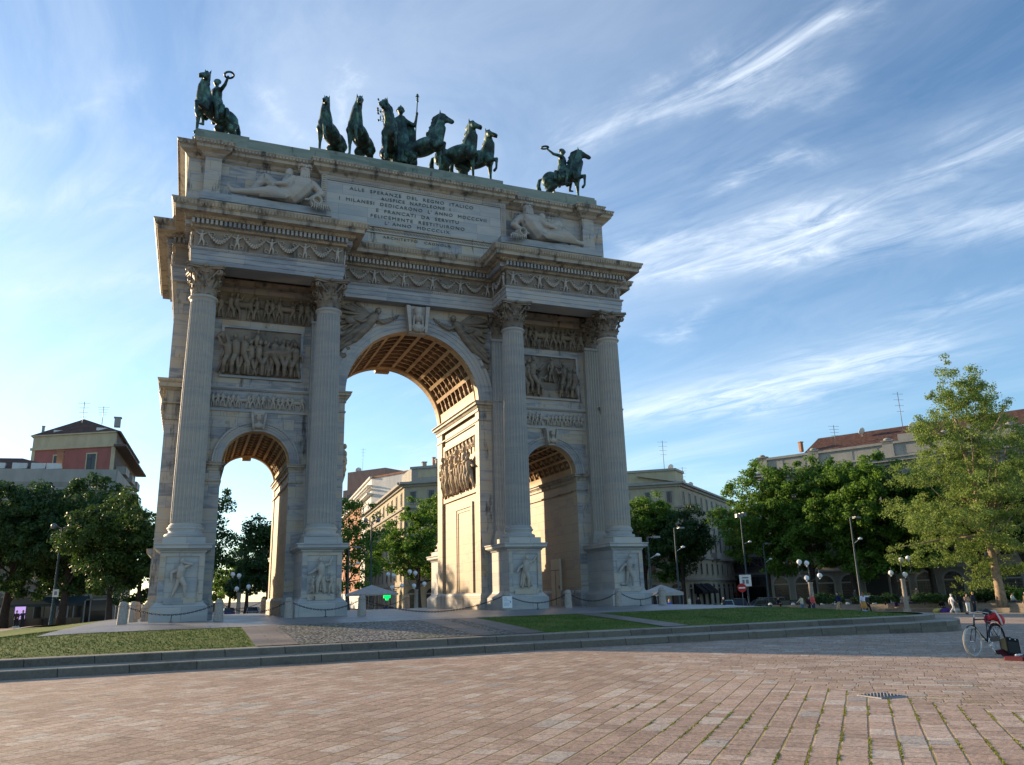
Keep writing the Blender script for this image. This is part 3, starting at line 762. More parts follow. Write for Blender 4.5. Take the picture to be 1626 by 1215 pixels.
SH.materials.append(M['column']); BA.materials.append(M['plinth']); CP.materials.append(M['relief'])
def link_at(name, me, parent, loc):
    o = bpy.data.objects.new(name, me); COL.objects.link(o); o.parent = parent; CH.setdefault(parent.name, []).append(o)
    o.location = Vector(loc) - wloc(parent); return o
for yy, ybk in ((.72, 0), (2 * YC - .72, 1)):
    for x in (-A_, -B_, B_, A_):
        cshaft = link_at('column', SH, ARCH, (x, yy, 0))
        link_at('capital', CP, cshaft, (x, yy, 0)); link_at('column_base', BA, cshaft, (x, yy, 0))
# pilasters on the wall behind the columns
def pil_mesh():
    m_ = MB(); n = 7; w_ = .55; pts = []
    for i in range(n):
        u0 = -w_ + (i + .16) * 2 * w_ / n; u1 = -w_ + (i + .84) * 2 * w_ / n
        pts += [(-w_ + i * 2 * w_ / n, -.32), (u0, -.32)] + [(u0 + (u1 - u0) * k / 4, -.32 + .05 * math.sin(math.pi * k / 4)) for k in range(1, 4)] + [(u1, -.32)]
    pts += [(w_, -.32), (w_, .02), (-w_, .02)]
    m_.poly(pts, 4.0, 14.72); m_.box(-.72, .72, -.5, .02, 3.22, 3.6); m_.box(-.66, .66, -.44, .02, 3.6, 3.8); m_.box(-.6, .6, -.38, .02, 3.8, 4.0)
    m_.box(-.78, .78, -.56, .02, 0, 3.22)
    m_.box(-.6, .6, -.37, .02, 14.6, 14.74)
    return m_.mesh('pilaster')
PM = pil_mesh(); PM.materials.append(M['column'])
for f in (0, 1):
    for x in (-A_, -B_, B_, A_):
        o = link_at('pilaster', PM, ARCH, (x, YW if f == 0 else YB, 0))
        c_ = link_at('capital', CP, o, (x, YW + .25 if f == 0 else YB - .25, 0)); c_.location.z = 0; c_.scale = (.9, .9, 1)
        if f: o.rotation_euler = (0, 0, math.pi); c_.location = (0, .25, 0)
        else: c_.location = (0, .25, 0)

# --- pedestals
def pedestal(x, front=True, fi=0):
    m_ = MB(); yc = .72; yw = YW if front else YB
    def P_(h, fr): 
        y0 = yc - fr; p = [(x - h, yw), (x - h, y0), (x + h, y0), (x + h, yw)]
        if not front: p = [(a, 2 * YC - b if i in (1, 2) else yw) for i, (a, b) in enumerate(p)][::-1]
        return p
    m_.sweep(P_(.9, .72), [(.24, 0), (.24, .56), (.22, .60), (.10, .72), (.04, .78), (.03, .80), (0, .88), (0, 2.84), (.04, 2.86), (.06, 2.92), (.16, 2.96), (.2, 3.0), (.24, 3.02), (.24, 3.12), (.28, 3.18), (.28, 3.22)], False)
    pts = P_(.9 + .28, .72 + .28); m_.add([(a, b, 3.22) for a, b in pts], [(0, 1, 2, 3)])
    o = m_.build('pedestal', M['plinth'] , ARCH)
    if front:
        fm = MB(); y = .0
        for (a, b, c_, d) in ((x - .88, x - .66, .98, 2.84), (x + .66, x + .88, .98, 2.84), (x - .66, x + .66, 2.68, 2.84), (x - .88, x + .88, .82, .98)): fm.box(a, b, y - .06, y + .02, c_, d)
        fm.box(x - .62, x + .62, y - .145, y, .72, .9)
        fm.build('panel_frame', M['wall'], o)
        fg = MB(); rs = random.Random(70 + fi)
        ps = [((1.9, 6.2, .3, 6.6), (1.6, 4.6, 1.5, 3.0)), ((1.8, 4.4, 2.6, 4.0), (1.7, 5.9, 2.2, 7.4)), ((1.9, 6.0, 2.6, 7.2), (1.5, 4.5, 2.1, 3.6)), ((1.9, 4.9, 1.2, 4.2), (1.5, 4.6, 2.6, 3.4))][fi]
        fig(fg, x - .05, 1.02, 1.6, y + .02, ps, 1 if fi != 1 else -1, rs, 1 if fi in (1, 2) else 0, 1.4)
        if fi == 1:
            fig(fg, x + .42, 1.0, .9, y, None, -1, rs, 1, 1.2); fig(fg, x - .42, 1.0, .8, y, None, 1, rs, 1, 2.0)
        if fi == 3: fg.ell((x - .3, y - .03, 1.1), (.25, .08, .1)); 
        fg.build('relief_figure', M['carved'], o)
for i, x in enumerate((-A_, -B_, B_, A_)): pedestal(x, True, i); pedestal(x, False)

# --- plinth course and side band
for x0, x1 in ((-12.15, -9.5), (-6.32, -3.67), (3.67, 6.32), (9.5, 12.15)):
    e = MB(); e.sweep([(x0, YW), (x1, YW), (x1, YB), (x0, YB)], [(.07, 0), (.07, .72), (.04, .8), (0, .86)]); e.build('base_course', M['wall'], ARCH)
for x, s_ in ((-XW, -1), (XW, 1)):
    e = MB(); e.sweep([(x - .25 if s_ > 0 else x - .02, YW + .6), (x + .02 if s_ > 0 else x + .25, YW + .6), (x + .02 if s_ > 0 else x + .25, YB - .6), (x - .25 if s_ > 0 else x - .02, YB - .6)], [(.26, 0), (.26, .56), (.12, .8), (.05, .88), (.05, 2.85), (.25, 3.0), (.28, 3.2), (0, 3.22)]); e.build('base_course', M['wall'], ARCH)
for s_ in (-1, 1):
    e = MB(); xa, xb = (-XW, -11.45) if s_ < 0 else (11.45, XW)
    pf = [(0, 9.2), (.10, 9.22), (.10, 9.42), (.04, 9.5), (.04, 9.95), (.16, 10.0), (.16, 10.06), (.06, 10.1), (.06, 10.62), (.14, 10.66), (.2, 10.72), (.36, 10.76), (.36, 10.95), (.44, 11.05), (.46, 11.15), (0, 11.17)]
    path = [(xa, YW), (xb, YW), (xb, YB), (xa, YB)]
    e.sweep(path, pf)
    for o_, z in ((.17, 10.69), (.40, 11.0)):
        eggs(e, (xa - o_, YW - o_, 0), (xb, YW - o_, 0), z, .12, .035); X = xa - o_ if s_ < 0 else xb + o_; eggs(e, (X, YW, 0), (X, YB, 0), z, .12, .035)
    eb = e.build('side_cornice', M['cornice'], ARCH)
    br = MB()
    for y in np.linspace(YW + .15, YB - .15, 12):
        X = s_ * (XW + .04); br.tube([(X, y, 9.55), (X + s_ * .12, y, 9.7), (X + s_ * .1, y, 10.2), (X + s_ * .26, y, 10.55), (X + s_ * .2, y, 10.7)], .09, 6)
    br.build('brackets', M['cornice'], eb)
    e = MB(); xa, xb = (-XW, -11.4) if s_ < 0 else (11.4, XW)

# --- jamb panels of the main passage
for s_ in (-1, 1):
    X = s_ * 3.83; d = -s_
    dm = MB()
    def jb(y0, y1, z0, z1, t, tt=0): dm.box(X + d * tt, X + d * t, y0, y1, z0, z1)
    for (a, b, c_, e_) in ((4.35, 4.6, 0, 5.78), (7.18, 7.43, 0, 5.78), (4.6, 7.18, 5.53, 5.78)): jb(a, b, c_, e_, .10)
    for (a, b, c_, e_) in ((4.62, 4.78, 0, 5.5), (6.98, 7.16, 0, 5.5), (4.78, 6.98, 5.35, 5.5)): jb(a, b, c_, e_, .06)
    do = dm.build('door_frame', M['jamb'], ARCH)
    nm = MB(); nm.box(X - s_ * .015, X + d * .02, 4.8, 6.96, 0.02, 5.34); nm.build('door_panel', M['jamb'], do)
    fm = MB()
    for (a, b, c_, e_) in ((3.48, 3.62, 6.2, 9.7), (9.4, 9.62, 6.2, 9.7), (3.62, 9.4, 9.42, 9.7), (3.62, 9.4, 6.2, 6.42)): fm.box(X, X + d * .12, a, b, c_, e_)
    fo_ = fm.build('relief_frame', M['jamb'], ARCH)
    rm = MB(); rs = random.Random(90 + s_)
    rm.M = Matrix.Translation((X + d * .0, 0, 0)) @ Matrix.Rotation(math.pi / 2 * (-s_), 4, 'Z')
    # local x runs along world y
    for i, y in enumerate(np.linspace(4.0, 9.0, 12)):
        fig(rm, -s_ * -y if False else (-s_ * y), 6.5 + (.25 if i % 3 == 1 else 0), rs.uniform(1.75, 2.2), -.02, None, rs.choice((-1, 1)), rs, .75, 1.9)
    for k in range(9):
        y = 3.9 + k * .66
        pts = [(-s_ * (y + .66 * t), -.06, 9.35 - .38 * math.sin(math.pi * t)) for t in np.linspace(0, 1, 7)]
        rm.tube(pts, .05, 5); rm.tube([(p[0], p[1], p[2] - .14) for p in pts], .04, 5); rm.cap((-s_ * y, -.05, 9.35), (-s_ * y, -.03, 8.5), .07, .04, 5)
    rm.M = None
    rm.build('relief_panel', M['jamb'], ARCH)
# pale door in the right passage
dm = MB(); dm.box(9.42, 9.60, 5.42, 6.61, 0, 2.66); dr = dm.build('door', plain('pale door paint', (.62, .55, .42), .5, .05), ARCH)
dm = MB(); dm.box(9.40, 9.418, 5.44, 6.59, 2.0, 2.03); dm.box(9.385, 9.42, 5.52, 5.56, .95, 1.15); dm.box(9.40, 9.418, 6.0, 6.015, .05, 2.0); dm.build('handle', M['black'], dr)

# --- attic
ZX = 23.14; ZY = 23.86; ZQ = 24.91
yA, yP, xA = 2.75, 2.35, 12.1
hp = [(-xA, yA), (-11.3, yA), (-11.3, yP), (-10.5, yP), (-10.5, yA), (-5.4, yA), (-5.4, yP)]
hp = hp + [(-x, y) for x, y in reversed(hp)]
APL = hp + [(x, 2 * YC - y) for x, y in reversed(hp)]
e = MB(); e.sweep(APL, [(0, ZT - .05), (0, ZX - .02), (.03, ZX), (.12, ZX + .06), (.16, ZX + .1)]); ao = e.build('attic_wall', M['wall'], ARCH)
e = MB(); e.sweep(APL, [(.0, ZX - .03), (.16, ZX + .1), (.2, ZX + .16), (.42, ZX + .28), (.46, ZX + .3), (.46, ZX + .46), (.50, ZX + .48), (.58, ZX + .62), (.62, ZY - .05), (.62, ZY), (-.4, ZY)])
for a, b, t, nn in edges(APL, .545):
    n = max(1, int((b - a).length / .17))
    for i in range(n):
        p = a.lerp(b, (i + .5) / n); c4 = [p - t * .05, p + t * .05, p + t * .05 + nn * .05, p - t * .05 + nn * .05]
        e.add([(c.x, c.y, z) for z in (ZX + .5, ZY - .07) for c in c4], [(0, 3, 2, 1), (4, 5, 6, 7), (0, 1, 5, 4), (1, 2, 6, 5), (2, 3, 7, 6), (3, 0, 4, 7)])
e.build('attic_cornice', M['cornice'], ao)
e = MB(); e.box(-11.93, 11.93, 2.94, 2 * YC - 2.94, ZY - .05, ZQ); 
e.box(-12.05, -11.9, 3.2, 2 * YC - 3.2, ZY - .05, ZQ - .25)
e.build('parapet', M['oxide'], ao)
e = MB()   # top of main entablature
e.add([(x + (1.05 if x > 0 else -1.05), y, ZT - .03) for x, y in ((-xS, YC - 7), (xS, YC - 7), (xS, YC + 7), (-xS, YC + 7))][:0] or [(-12.2, 2.3, ZT - .03), (12.2, 2.3, ZT - .03), (12.2, 11.3, ZT - .03), (-12.2, 11.3, ZT - .03)], [(0, 1, 2, 3)])
for s_ in (-1, 1):
    for f in (0, 1):
        ya, yb_ = (-.9, 2.9) if f == 0 else (2 * YC - 2.9, 2 * YC + .9)
        e.box(s_ * 3.45, s_ * 12.4, ya, yb_, ZT - .09, ZT - .02)
e.box(-13.3, 13.3, 1.6, 2 * YC - 1.6, ZT - .10, ZT - .04)
e.build('lead_covering', M['oxide'], ao)
# plinth under the inscription and ledges under the reclining statues
for s_ in (-1, 1):
    led = MB(); led.box(s_ * 4.85, s_ * 11.45, 1.75, 2.8, 20.45, 20.85); led.box(s_ * 5.0, s_ * 11.35, 1.85, 2.8, ZT - .05, 20.45)
    led.build('ledge', M['smooth'], ao)
# inscription panel
ip = MB(); ip.box(-5.07, 5.07, yP - .03, yP + .02, 20.62, 22.9)
ipo = ip.build('inscription_panel', M['plinth'], ao)
fr = MB()
x0, x1, z0, z1 = -5.08, 5.08, 20.58, 22.92
for (a, b, c_, d) in ((x0 - .3, x0, z0, z1 + .3), (x1, x1 + .3, z0, z1 + .3), (x0, x1, z1, z1 + .3)):
    fr.box(a, b, yP - .08, yP, c_, d)
    horiz = (b - a) > (d - c_)
    n = int((max(b - a, d - c_)) / .13)
    for i in range(n):
        t = (i + .5) / n
        if horiz: fr.box(a + (b - a) * t - .035, a + (b - a) * t + .035, yP - .12, yP - .08, c_ + .07, d - .07)
        else: fr.box(a + .07, b - .07, yP - .12, yP - .08, c_ + (d - c_) * t - .035, c_ + (d - c_) * t + .035)
fr.box(-5.4, 5.4, yP - .10, yP, 20.5, 20.58); fr.box(-5.4, 5.4, yP - .07, yP, 20.16, 20.22)
for i in range(60):
    x = -5.3 + i * .18; fr.tube([(x + .08 * math.cos(u), yP - .02, 20.36 + (.07 - u * .008) * math.sin(u)) for u in np.linspace(0, 5, 7)], .022, 4); fr.tube([(x, yP - .02, 20.44), (x + .09, yP - .04, 20.36), (x + .18, yP - .02, 20.30)], .02, 4)
for i in range(80): fr.ell((-5.3 + i * .134, yP - .09, 20.54), .035, None, 5, 3)
fr.build('panel_border', M['carved'], ipo)
LET = plain('dark bronze letters', (.055, .08, .075), .5, .3, 8)
LINES = [("ALLE  SPERANZE  DEL  REGNO  ITALICO", -3.85, 3.35, 22.60, .20), ("AUSPICE  NAPOLEONE  I", -2.1, 1.95, 22.26, .20),
         ("I  MILANESI  DEDICARONO  L' ANNO  MDCCCVII", -4.4, 4.15, 21.91, .20), ("E  FRANCATI  DA  SERVITU", -2.35, 2.45, 21.52, .20),
         ("FELICEMENTE  RESTITUIRONO", -2.65, 2.8, 21.15, .20), ("L' ANNO  MDCCCLIX", -1.85, 1.9, 20.81, .19), ("ARCHITETTO   CAGNOLA", -1.95, 1.95, 19.97, .15)]
for txt, xa, xb, z, sz_ in LINES:
    vs, fs = textmesh(txt, sz_ / .72, .012, 1.25, 1.0)
    xs = [v.x for v in vs]; k = (xb - xa) / (max(xs) - min(xs)); xm = (max(xs) + min(xs)) / 2
    tm = MB(); yt = yP - .045 if z > 20.2 else yP - .015
    tm.add([((v.x - xm) * k + (xa + xb) / 2, yt - v.z, z + v.y * 1.0) for v in vs], fs)
    tm.build('lettering', LET, ipo)
# ================================================================ GROUND
def sp(t): return max(0.0, t) if t > 6 or t < -6 else math.log1p(math.exp(t * 1.0)) if t < 30 else t
def HG(x, y):
    """height of the square, which falls away gently to the right and to the back"""
    a = 3 * math.log1p(math.exp(min(30, (x - 9) / 3))) if x < 90 else x - 9
    b = 4 * math.log1p(math.exp(min(30, (y - 12) / 4))) if y < 120 else y - 12
    return -.86 - .025 * min(a, 60) - .010 * min(b, 90)
KX, KY, KR, KC = 20.2, 21.4, 4.5, -.7
def sdf(x, y):
    qx, qy = abs(x - KC) - (KX - KR), abs(y - YC) - (KY - KR)
    return -(math.hypot(max(qx, 0), max(qy, 0)) + min(max(qx, qy), 0) - KR)
def HM(x, y):
    ux = min(1, max(0, ((12.5 + max(0, abs(x) - 12.5) * .5) - 12.5) / 2.9)); uy = min(1, max(0, (abs(y - YC) - 8.5) / 11.7))
    return -.45 * ((ux ** 3 + uy ** 3) ** (1 / 3)) ** 1.5 if (ux or uy) else 0.0
def ring(inset, n=14):
    pts = []; r = KR - inset
    for cx_, cy_, a0 in ((KX - KR, YC - KY + KR, -90), (KX - KR, YC + KY - KR, 0), (-KX + KR, YC + KY - KR, 90), (-KX + KR, YC - KY + KR, 180)):
        for i in range(n + 1):
            a = R(a0 + 90 * i / n); pts.append((KC + cx_ + r * math.cos(a), cy_ + r * math.sin(a)))
    # subdivide the straight runs
    out = []
    for i, p in enumerate(pts):
        q_ = pts[(i + 1) % len(pts)]; L = math.dist(p, q_); k = max(1, int(L / 1.1)) if L > 2 else 1
        for j in range(k): out.append((p[0] + (q_[0] - p[0]) * j / k, p[1] + (q_[1] - p[1]) * j / k))
    return out
def paving():
    m, q, b = newmat('rose granite slabs', .8, .25); p = POS(q); x, y, z = q.sep(p)
    sg = q.m('SIGN', q.m('ADD', x, .62)); ax = q.m('ABSOLUTE', q.m('ADD', x, .62))
    wob = q.noise(p, .7, 2, .5); wob2 = q.m('MULTIPLY', q.m('SUBTRACT', wob, .5), .03)
    # rows run at 45 degrees and are mirrored along the axis of the arch
    v = q.m('ADD', q.m('MULTIPLY', q.m('ADD', ax, y), .7071), wob2); u = q.m('MULTIPLY', q.m('SUBTRACT', ax, y), .7071)
    rw = .285; vr = q.m('DIVIDE', v, rw); row = q.m('FLOOR', vr); rr = q.white(q.xyz(row, sg, .5))
    sl = q.m('ADD', .40, q.m('MULTIPLY', q.white(q.xyz(row, sg, 8.5)), .25))
    ur = q.m('ADD', q.m('DIVIDE', u, sl), q.m('MULTIPLY', rr, 9)); ur = q.m('ADD', ur, q.m('MULTIPLY', q.m('SUBTRACT', q.white(q.xyz(q.m('FLOOR', ur), row, 2.2)), .5), 0)); col = q.m('FLOOR', ur)
    fv = q.m('FRACT', vr); fu = q.m('FRACT', ur)
    # some cells are split in two
    split = q.m('GREATER_THAN', q.white(q.xyz(col, row, 4.4)), .55); half = q.m('MULTIPLY', split, q.m('GREATER_THAN', fu, .5))
    fu2 = q.m('ADD', q.m('MULTIPLY', q.m('SUBTRACT', 1, split), fu), q.m('MULTIPLY', split, q.m('FRACT', q.m('MULTIPLY', fu, 2))))
    ln = q.m('MULTIPLY', sl, q.m('SUBTRACT', 1, q.m('MULTIPLY', split, .5)))
    idv = q.xyz(q.m('ADD', col, q.m('MULTIPLY', half, .5)), row, sg)
    r1 = q.white(idv); rc = q.white(q.vm('ADD', idv, (7, 3, 1)), True)
    ed_v = q.m('MULTIPLY', q.m('MINIMUM', fv, q.m('SUBTRACT', 1, fv)), rw); ed_u = q.m('MULTIPLY', q.m('MINIMUM', fu2, q.m('SUBTRACT', 1, fu2)), ln)
    jn = q.m('MULTIPLY', q.m('SUBTRACT', q.noise(p, 16, 4, .7), .35), .045)
    jw = q.mr(q.m('SUBTRACT', ed_v, jn), .000, .010, 1, 0); ju = q.mr(q.m('SUBTRACT', ed_u, jn), -.002, .007, 1, 0)
    jt = q.m('MAXIMUM', jw, q.m('MULTIPLY', ju, .8))
    g1 = q.noise(p, 26, 6, .7); g2 = q.noise(p, 95, 3, .6); g3 = q.noise(p, .22, 4, .6)
    c = q.ramp(r1, [(0, (.37, .265, .20)), (.3, (.43, .305, .23)), (.6, (.47, .345, .265)), (.85, (.50, .385, .305)), (.95, (.55, .47, .39)), (1, (.37, .33, .29))])
    sp_ = q.ramp(q.m('ADD', q.m('MULTIPLY', g1, .6), q.m('MULTIPLY', g2, .5)), [(.38, .32), (.48, .72), (.56, 1.0), (.70, 1.45)])
    c = q.mix(1.0, c, sp_, 'MULTIPLY'); c = q.mix(1.0, c, q.ramp(g3, [(.3, .80), (.7, 1.12)]), 'MULTIPLY'); c = q.mix(1.0, c, q.ramp(q.noise(p, 1.7, 6, .7), [(.30, .62), (.42, .95), (.7, 1.08)]), 'MULTIPLY'); c = q.mix(q.mr(q.vor(p, 2.1, 'F1', 0), .06, .03), c, (.06, .05, .045))
    moss = q.m('MULTIPLY', q.mr(q.noise(p, 2.6, 4, .6), .36, .5), q.mr(q.noise(p, .35, 3, .5), .36, .5))
    jc = q.mix(q.m('MULTIPLY', moss, jw), (.12, .095, .075), (.20, .20, .05))
    c = q.mix(q.m('MULTIPLY', jt, .8), c, jc)
    # far beyond the square the ground is plain grey
    far = q.mr(q.vm('LENGTH', p) if False else q.m('ADD', q.m('ABSOLUTE', x), q.m('ABSOLUTE', y)), 120, 150); c = q.mix(far, c, (.12, .115, .11))
    q.put(b.inputs['Base Color'], c)
    h = q.m('SUBTRACT', q.m('ADD', q.m('MULTIPLY', g1, .35), q.m('ADD', q.m('MULTIPLY', r1, .35), q.m('MULTIPLY', q.noise(p, 5, 3, .5), .5))), q.m('MULTIPLY', jt, .6))
    bump(q, b, h, .022, .9); return m
M['paving'] = paving()
def sheet(name, xs, ys, hf, mat, keep=None, kind='structure', label=None, smooth=True):
    mb = MB(); nx, ny = len(xs), len(ys)
    vs = [(x, y, hf(x, y)) for y in ys for x in xs]
    fs = [(j * nx + i, j * nx + i + 1, (j + 1) * nx + i + 1, (j + 1) * nx + i) for j in range(ny - 1) for i in range(nx - 1) if keep is None or keep((xs[i] + xs[i + 1]) / 2, (ys[j] + ys[j + 1]) / 2)]
    mb.add(vs, fs, smooth); o = mb.build(name, mat); tag(o, kind=kind, label=label); return o
gx = [-1600, -900, -500, -300, -200, -150] + list(range(-120, -30, 10)) + list(np.arange(-30, 70, 1.0)) + list(range(70, 160, 6)) + [200, 300, 500, 900, 1600]
gy = [-300, -150, -90] + list(np.arange(-60, 60, 1.0)) + list(range(60, 160, 6)) + [200, 300, 500, 900, 1600, 2600]
sheet('ground', gx, gy, HG, M['paving'])
# two stone steps round the lawn
def kerbmat(kf=1.15):
    m, q, b = newmat('grey granite kerb', .7, .3); p = POS(q); x, y, z = q.sep(p); u = q.m('ADD', x, y)
    g = q.noise(p, 18, 6, .7); id_ = q.white(q.xyz(q.m('FLOOR', q.m('DIVIDE', u, 1.55)), q.m('FLOOR', q.m('MULTIPLY', q.m('ADD', z, .64), 5)), 1)); f = q.m('FRACT', q.m('DIVIDE', u, 1.55))
    c = q.ramp(q.m('ADD', q.m('MULTIPLY', g, .8), q.m('MULTIPLY', id_, .25)), [(.3, (.13, .125, .12)), (.55, (.24, .235, .22)), (.8, (.33, .32, .29))])
    s = q.noise(p, 1.3, 5, .65); c = q.mix(q.mr(s, .55, .72, 0, .6), c, (.07, .06, .05))
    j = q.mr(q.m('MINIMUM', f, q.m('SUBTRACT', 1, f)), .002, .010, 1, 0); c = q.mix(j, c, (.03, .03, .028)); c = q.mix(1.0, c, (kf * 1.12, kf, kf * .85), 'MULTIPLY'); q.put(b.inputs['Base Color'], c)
    bump(q, b, q.m('SUBTRACT', q.m('MULTIPLY', g, .5), j), .015, .6); return m
M['kerb'] = kerbmat()
M['shaded_kerb_face'] = kerbmat(.52)  # same granite darkened: the shade on the risers is put into the colour
def kerb(name, i0, i1, zt, drop):
    mb = MB(); a = ring(i0); b_ = ring(i0 + .015); c = ring(i0 + .03); d = ring(i1); n = len(a)
    a = [a[i] for i in range(n)]
    vs = [(x, y, zt - drop if drop < .3 else HG(x, y) - .15) for x, y in a] + [(x, y, zt - .02) for x, y in b_] + [(x, y, zt) for x, y in c] + [(x, y, zt + .01) for x, y in d]
    fs = [(k * n + i, k * n + (i + 1) % n, (k + 1) * n + (i + 1) % n, (k + 1) * n + i) for k in range(3) for i in range(n)]
    mb.add(vs, fs); return tag(mb.build(name, M['kerb']), kind='structure')
def kerb(name, i0, i1, zt, drop):
    a, b_, c, d = ring(i0), ring(i0 + .015), ring(i0 + .03), ring(i1); n = len(a)
    def st(rows, mat, nm):
        mb = MB(); mb.add([p for r in rows for p in r], [(k * n + i, k * n + (i + 1) % n, (k + 1) * n + (i + 1) % n, (k + 1) * n + i) for k in range(len(rows) - 1) for i in range(n)]); return tag(mb.build(nm, mat), kind='structure')
    e0 = [(x, y, zt - .02) for x, y in b_]
    st([[(x, y, zt - drop if drop < .3 else HG(x, y) - .15) for x, y in a], e0], M['shaded_kerb_face'], 'shaded_kerb_face'); st([e0, [(x, y, zt) for x, y in c], [(x, y, zt + .01) for x, y in d]], M['kerb'], name)
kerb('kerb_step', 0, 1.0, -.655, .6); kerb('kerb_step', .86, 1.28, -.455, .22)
def grass_mat():
    m, q, b = newmat('grass', .85, .15); p = POS(q)
    f = q.m('ADD', q.m('MULTIPLY', q.noise(p, .55, 5, .65), .6), q.m('MULTIPLY', q.noise(p, 14, 5, .7), .4))
    y_ = q.sep(p)[0]
    c = q.ramp(f, [(.34, (.06, .105, .018)), (.47, (.10, .165, .028)), (.56, (.15, .19, .04)), (.66, (.22, .21, .08))])
    q.put(b.inputs['Base Color'], c); bump(q, b, q.noise(p, 30, 5, .7), .05, 1.0); return m
M['grass'] = grass_mat()
def inner(x, y, ins=1.24):
    d = sdf(x, y)
    if d >= ins: return x, y
    for _ in range(6):
        e = .01; gxx = (sdf(x + e, y) - sdf(x - e, y)) / (2 * e); gyy = (sdf(x, y + e) - sdf(x, y - e)) / (2 * e)
        L = math.hypot(gxx, gyy) or 1; s_ = ins - sdf(x, y); x += gxx / L * s_; y += gyy / L * s_
    return x, y
mb = MB(); xs = np.arange(-21, 19.6, .5); ys = np.arange(YC - 21, YC + 21.1, .5); idx = {}; vs = []; fs = []
def vid(i, j):
    if (i, j) not in idx:
        x, y = inner(float(xs[i]), float(ys[j])); idx[(i, j)] = len(vs); vs.append((x, y, HM(x, y) + .0))
    return idx[(i, j)]
for i in range(len(xs) - 1):
    for j in range(len(ys) - 1):
        if all(sdf(float(xs[a]), float(ys[b_])) > .75 for a in (i, i + 1) for b_ in (j, j + 1)):
            fs.append((vid(i, j), vid(i + 1, j), vid(i + 1, j + 1), vid(i, j + 1)))
mb.add(vs, fs, True); tag(mb.build('lawn', M['grass']), kind='structure')
def stone_floor(name, rough, sc, cols, joint=1.0):
    m, q, b = newmat(name, rough, .4); p = POS(q); x, y, z = q.sep(p)
    n = q.new('ShaderNodeTexBrick'); q.put(n.inputs['Vector'], q.xyz(x, y, 0)); n.inputs['Scale'].default_value = 1; n.inputs['Brick Width'].default_value = sc; n.inputs['Row Height'].default_value = sc * .55; n.inputs['Mortar Size'].default_value = .008 * joint
    n.inputs['Color1'].default_value = cols[0] + (1,); n.inputs['Color2'].default_value = cols[1] + (1,); n.inputs['Mortar'].default_value = (.06, .055, .05, 1)
    g = q.noise(p, 12, 6, .7); s = q.noise(p, .6, 4, .6)
    c = q.mix(1.0, n.outputs[0], q.ramp(g, [(.3, .75), (.7, 1.2)]), 'MULTIPLY'); c = q.mix(1.0, c, q.ramp(s, [(.35, .7), (.65, 1.1)]), 'MULTIPLY')
    q.put(b.inputs['Base Color'], c); q.put(b.inputs['Roughness'], q.ramp(s, [(.35, rough - .2), (.65, rough)])); bump(q, b, q.m('SUBTRACT', g, q.m('MULTIPLY', n.outputs[1], 1.5)), .008, .5); return m
M['floor'] = stone_floor('grey stone floor', .55, 1.3, ((.21, .21, .21), (.27, .265, .26)))
M['strip'] = stone_floor('brown granite strip', .7, 1.1, ((.20, .165, .14), (.25, .21, .18)))
def cobble():
    m, q, b = newmat('river cobbles', .6, .4); p = POS(q)
    d = q.vor(p, 11, 'F1', 0); ci = q.vor(p, 11, 'F1', 1); r = q.sep(ci)[0]
    c = q.ramp(r, [(0, (.13, .13, .13)), (.4, (.22, .21, .20)), (.7, (.30, .28, .25)), (1, (.42, .40, .37))])
    c = q.mix(q.mr(d, .42, .62), c, (.035, .035, .025)); c = q.mix(q.m('MULTIPLY', q.mr(d, .38, .5), q.mr(q.noise(p, .8, 4, .6), .5, .6)), c, (.06, .075, .02))
    q.put(b.inputs['Base Color'], c); bump(q, b, q.m('SUBTRACT', 1, q.m('MULTIPLY', d, d)), .05, 1.0); return m
M['cobble'] = cobble()
sheet('platform_floor', [-15, -14.6, -14, -13.3, -12.5] + list(np.arange(-12, 12.6, .5)) + [13.3, 14, 14.6, 15], list(np.arange(-6.5, 20.2, .445)), lambda x, y: HM(x, y) + .012, M['floor'])
yy_ = list(np.linspace(YC - KY + 1.24, -6.46, 16))
def strip_(name, x0, x1, mat, dz): return sheet(name, [x0, (x0 + x1) / 2, x1] if x1 - x0 < 2 else list(np.linspace(x0, x1, 12)), yy_, lambda x, y: HM(x, y) + dz, mat)
strip_('cobble_area', -7.6, -1.85, M['cobble'], .014)
for x0, x1 in ((-8.72, -7.55), (-2.3, -1.5), (-.9, 0.0), (4.45, 5.4)): strip_('stone_strip', x0, x1, M['strip'], .02)
strip_('cobble_area', -1.52, -.88, M['cobble'], .014)
# grass blades on the lawns in view
def blades():
    rg = np.random.default_rng(3); n = 90000
    x = rg.uniform(-20.5, 19.2, n); y = rg.uniform(-13.6, -1, n)
    ok = ((x < -8.75) | ((x > .02) & (x < 4.42)) | (x > 5.43)) & ((y < -6.5) | (np.abs(x) > 15.02))
    sd_ = np.array([sdf(a, b_) for a, b_ in zip(x, y)]); ok &= sd_ > 1.27
    x, y = x[ok], y[ok]; n = len(x); z = np.array([HM(a, b_) for a, b_ in zip(x, y)])
    h = rg.uniform(.015, .045, n); a = rg.uniform(0, 2 * np.pi, n); w_ = .012; lx = rg.normal(0, .02, n); ly = rg.normal(0, .02, n)
    V = np.empty((n, 3, 3)); V[:, 0] = np.stack([x - w_ * np.cos(a), y - w_ * np.sin(a), z], 1); V[:, 1] = np.stack([x + w_ * np.cos(a), y + w_ * np.sin(a), z], 1); V[:, 2] = np.stack([x + lx, y + ly, z + h], 1)
    return V.reshape(-1, 3), np.arange(3 * n).reshape(-1, 3)
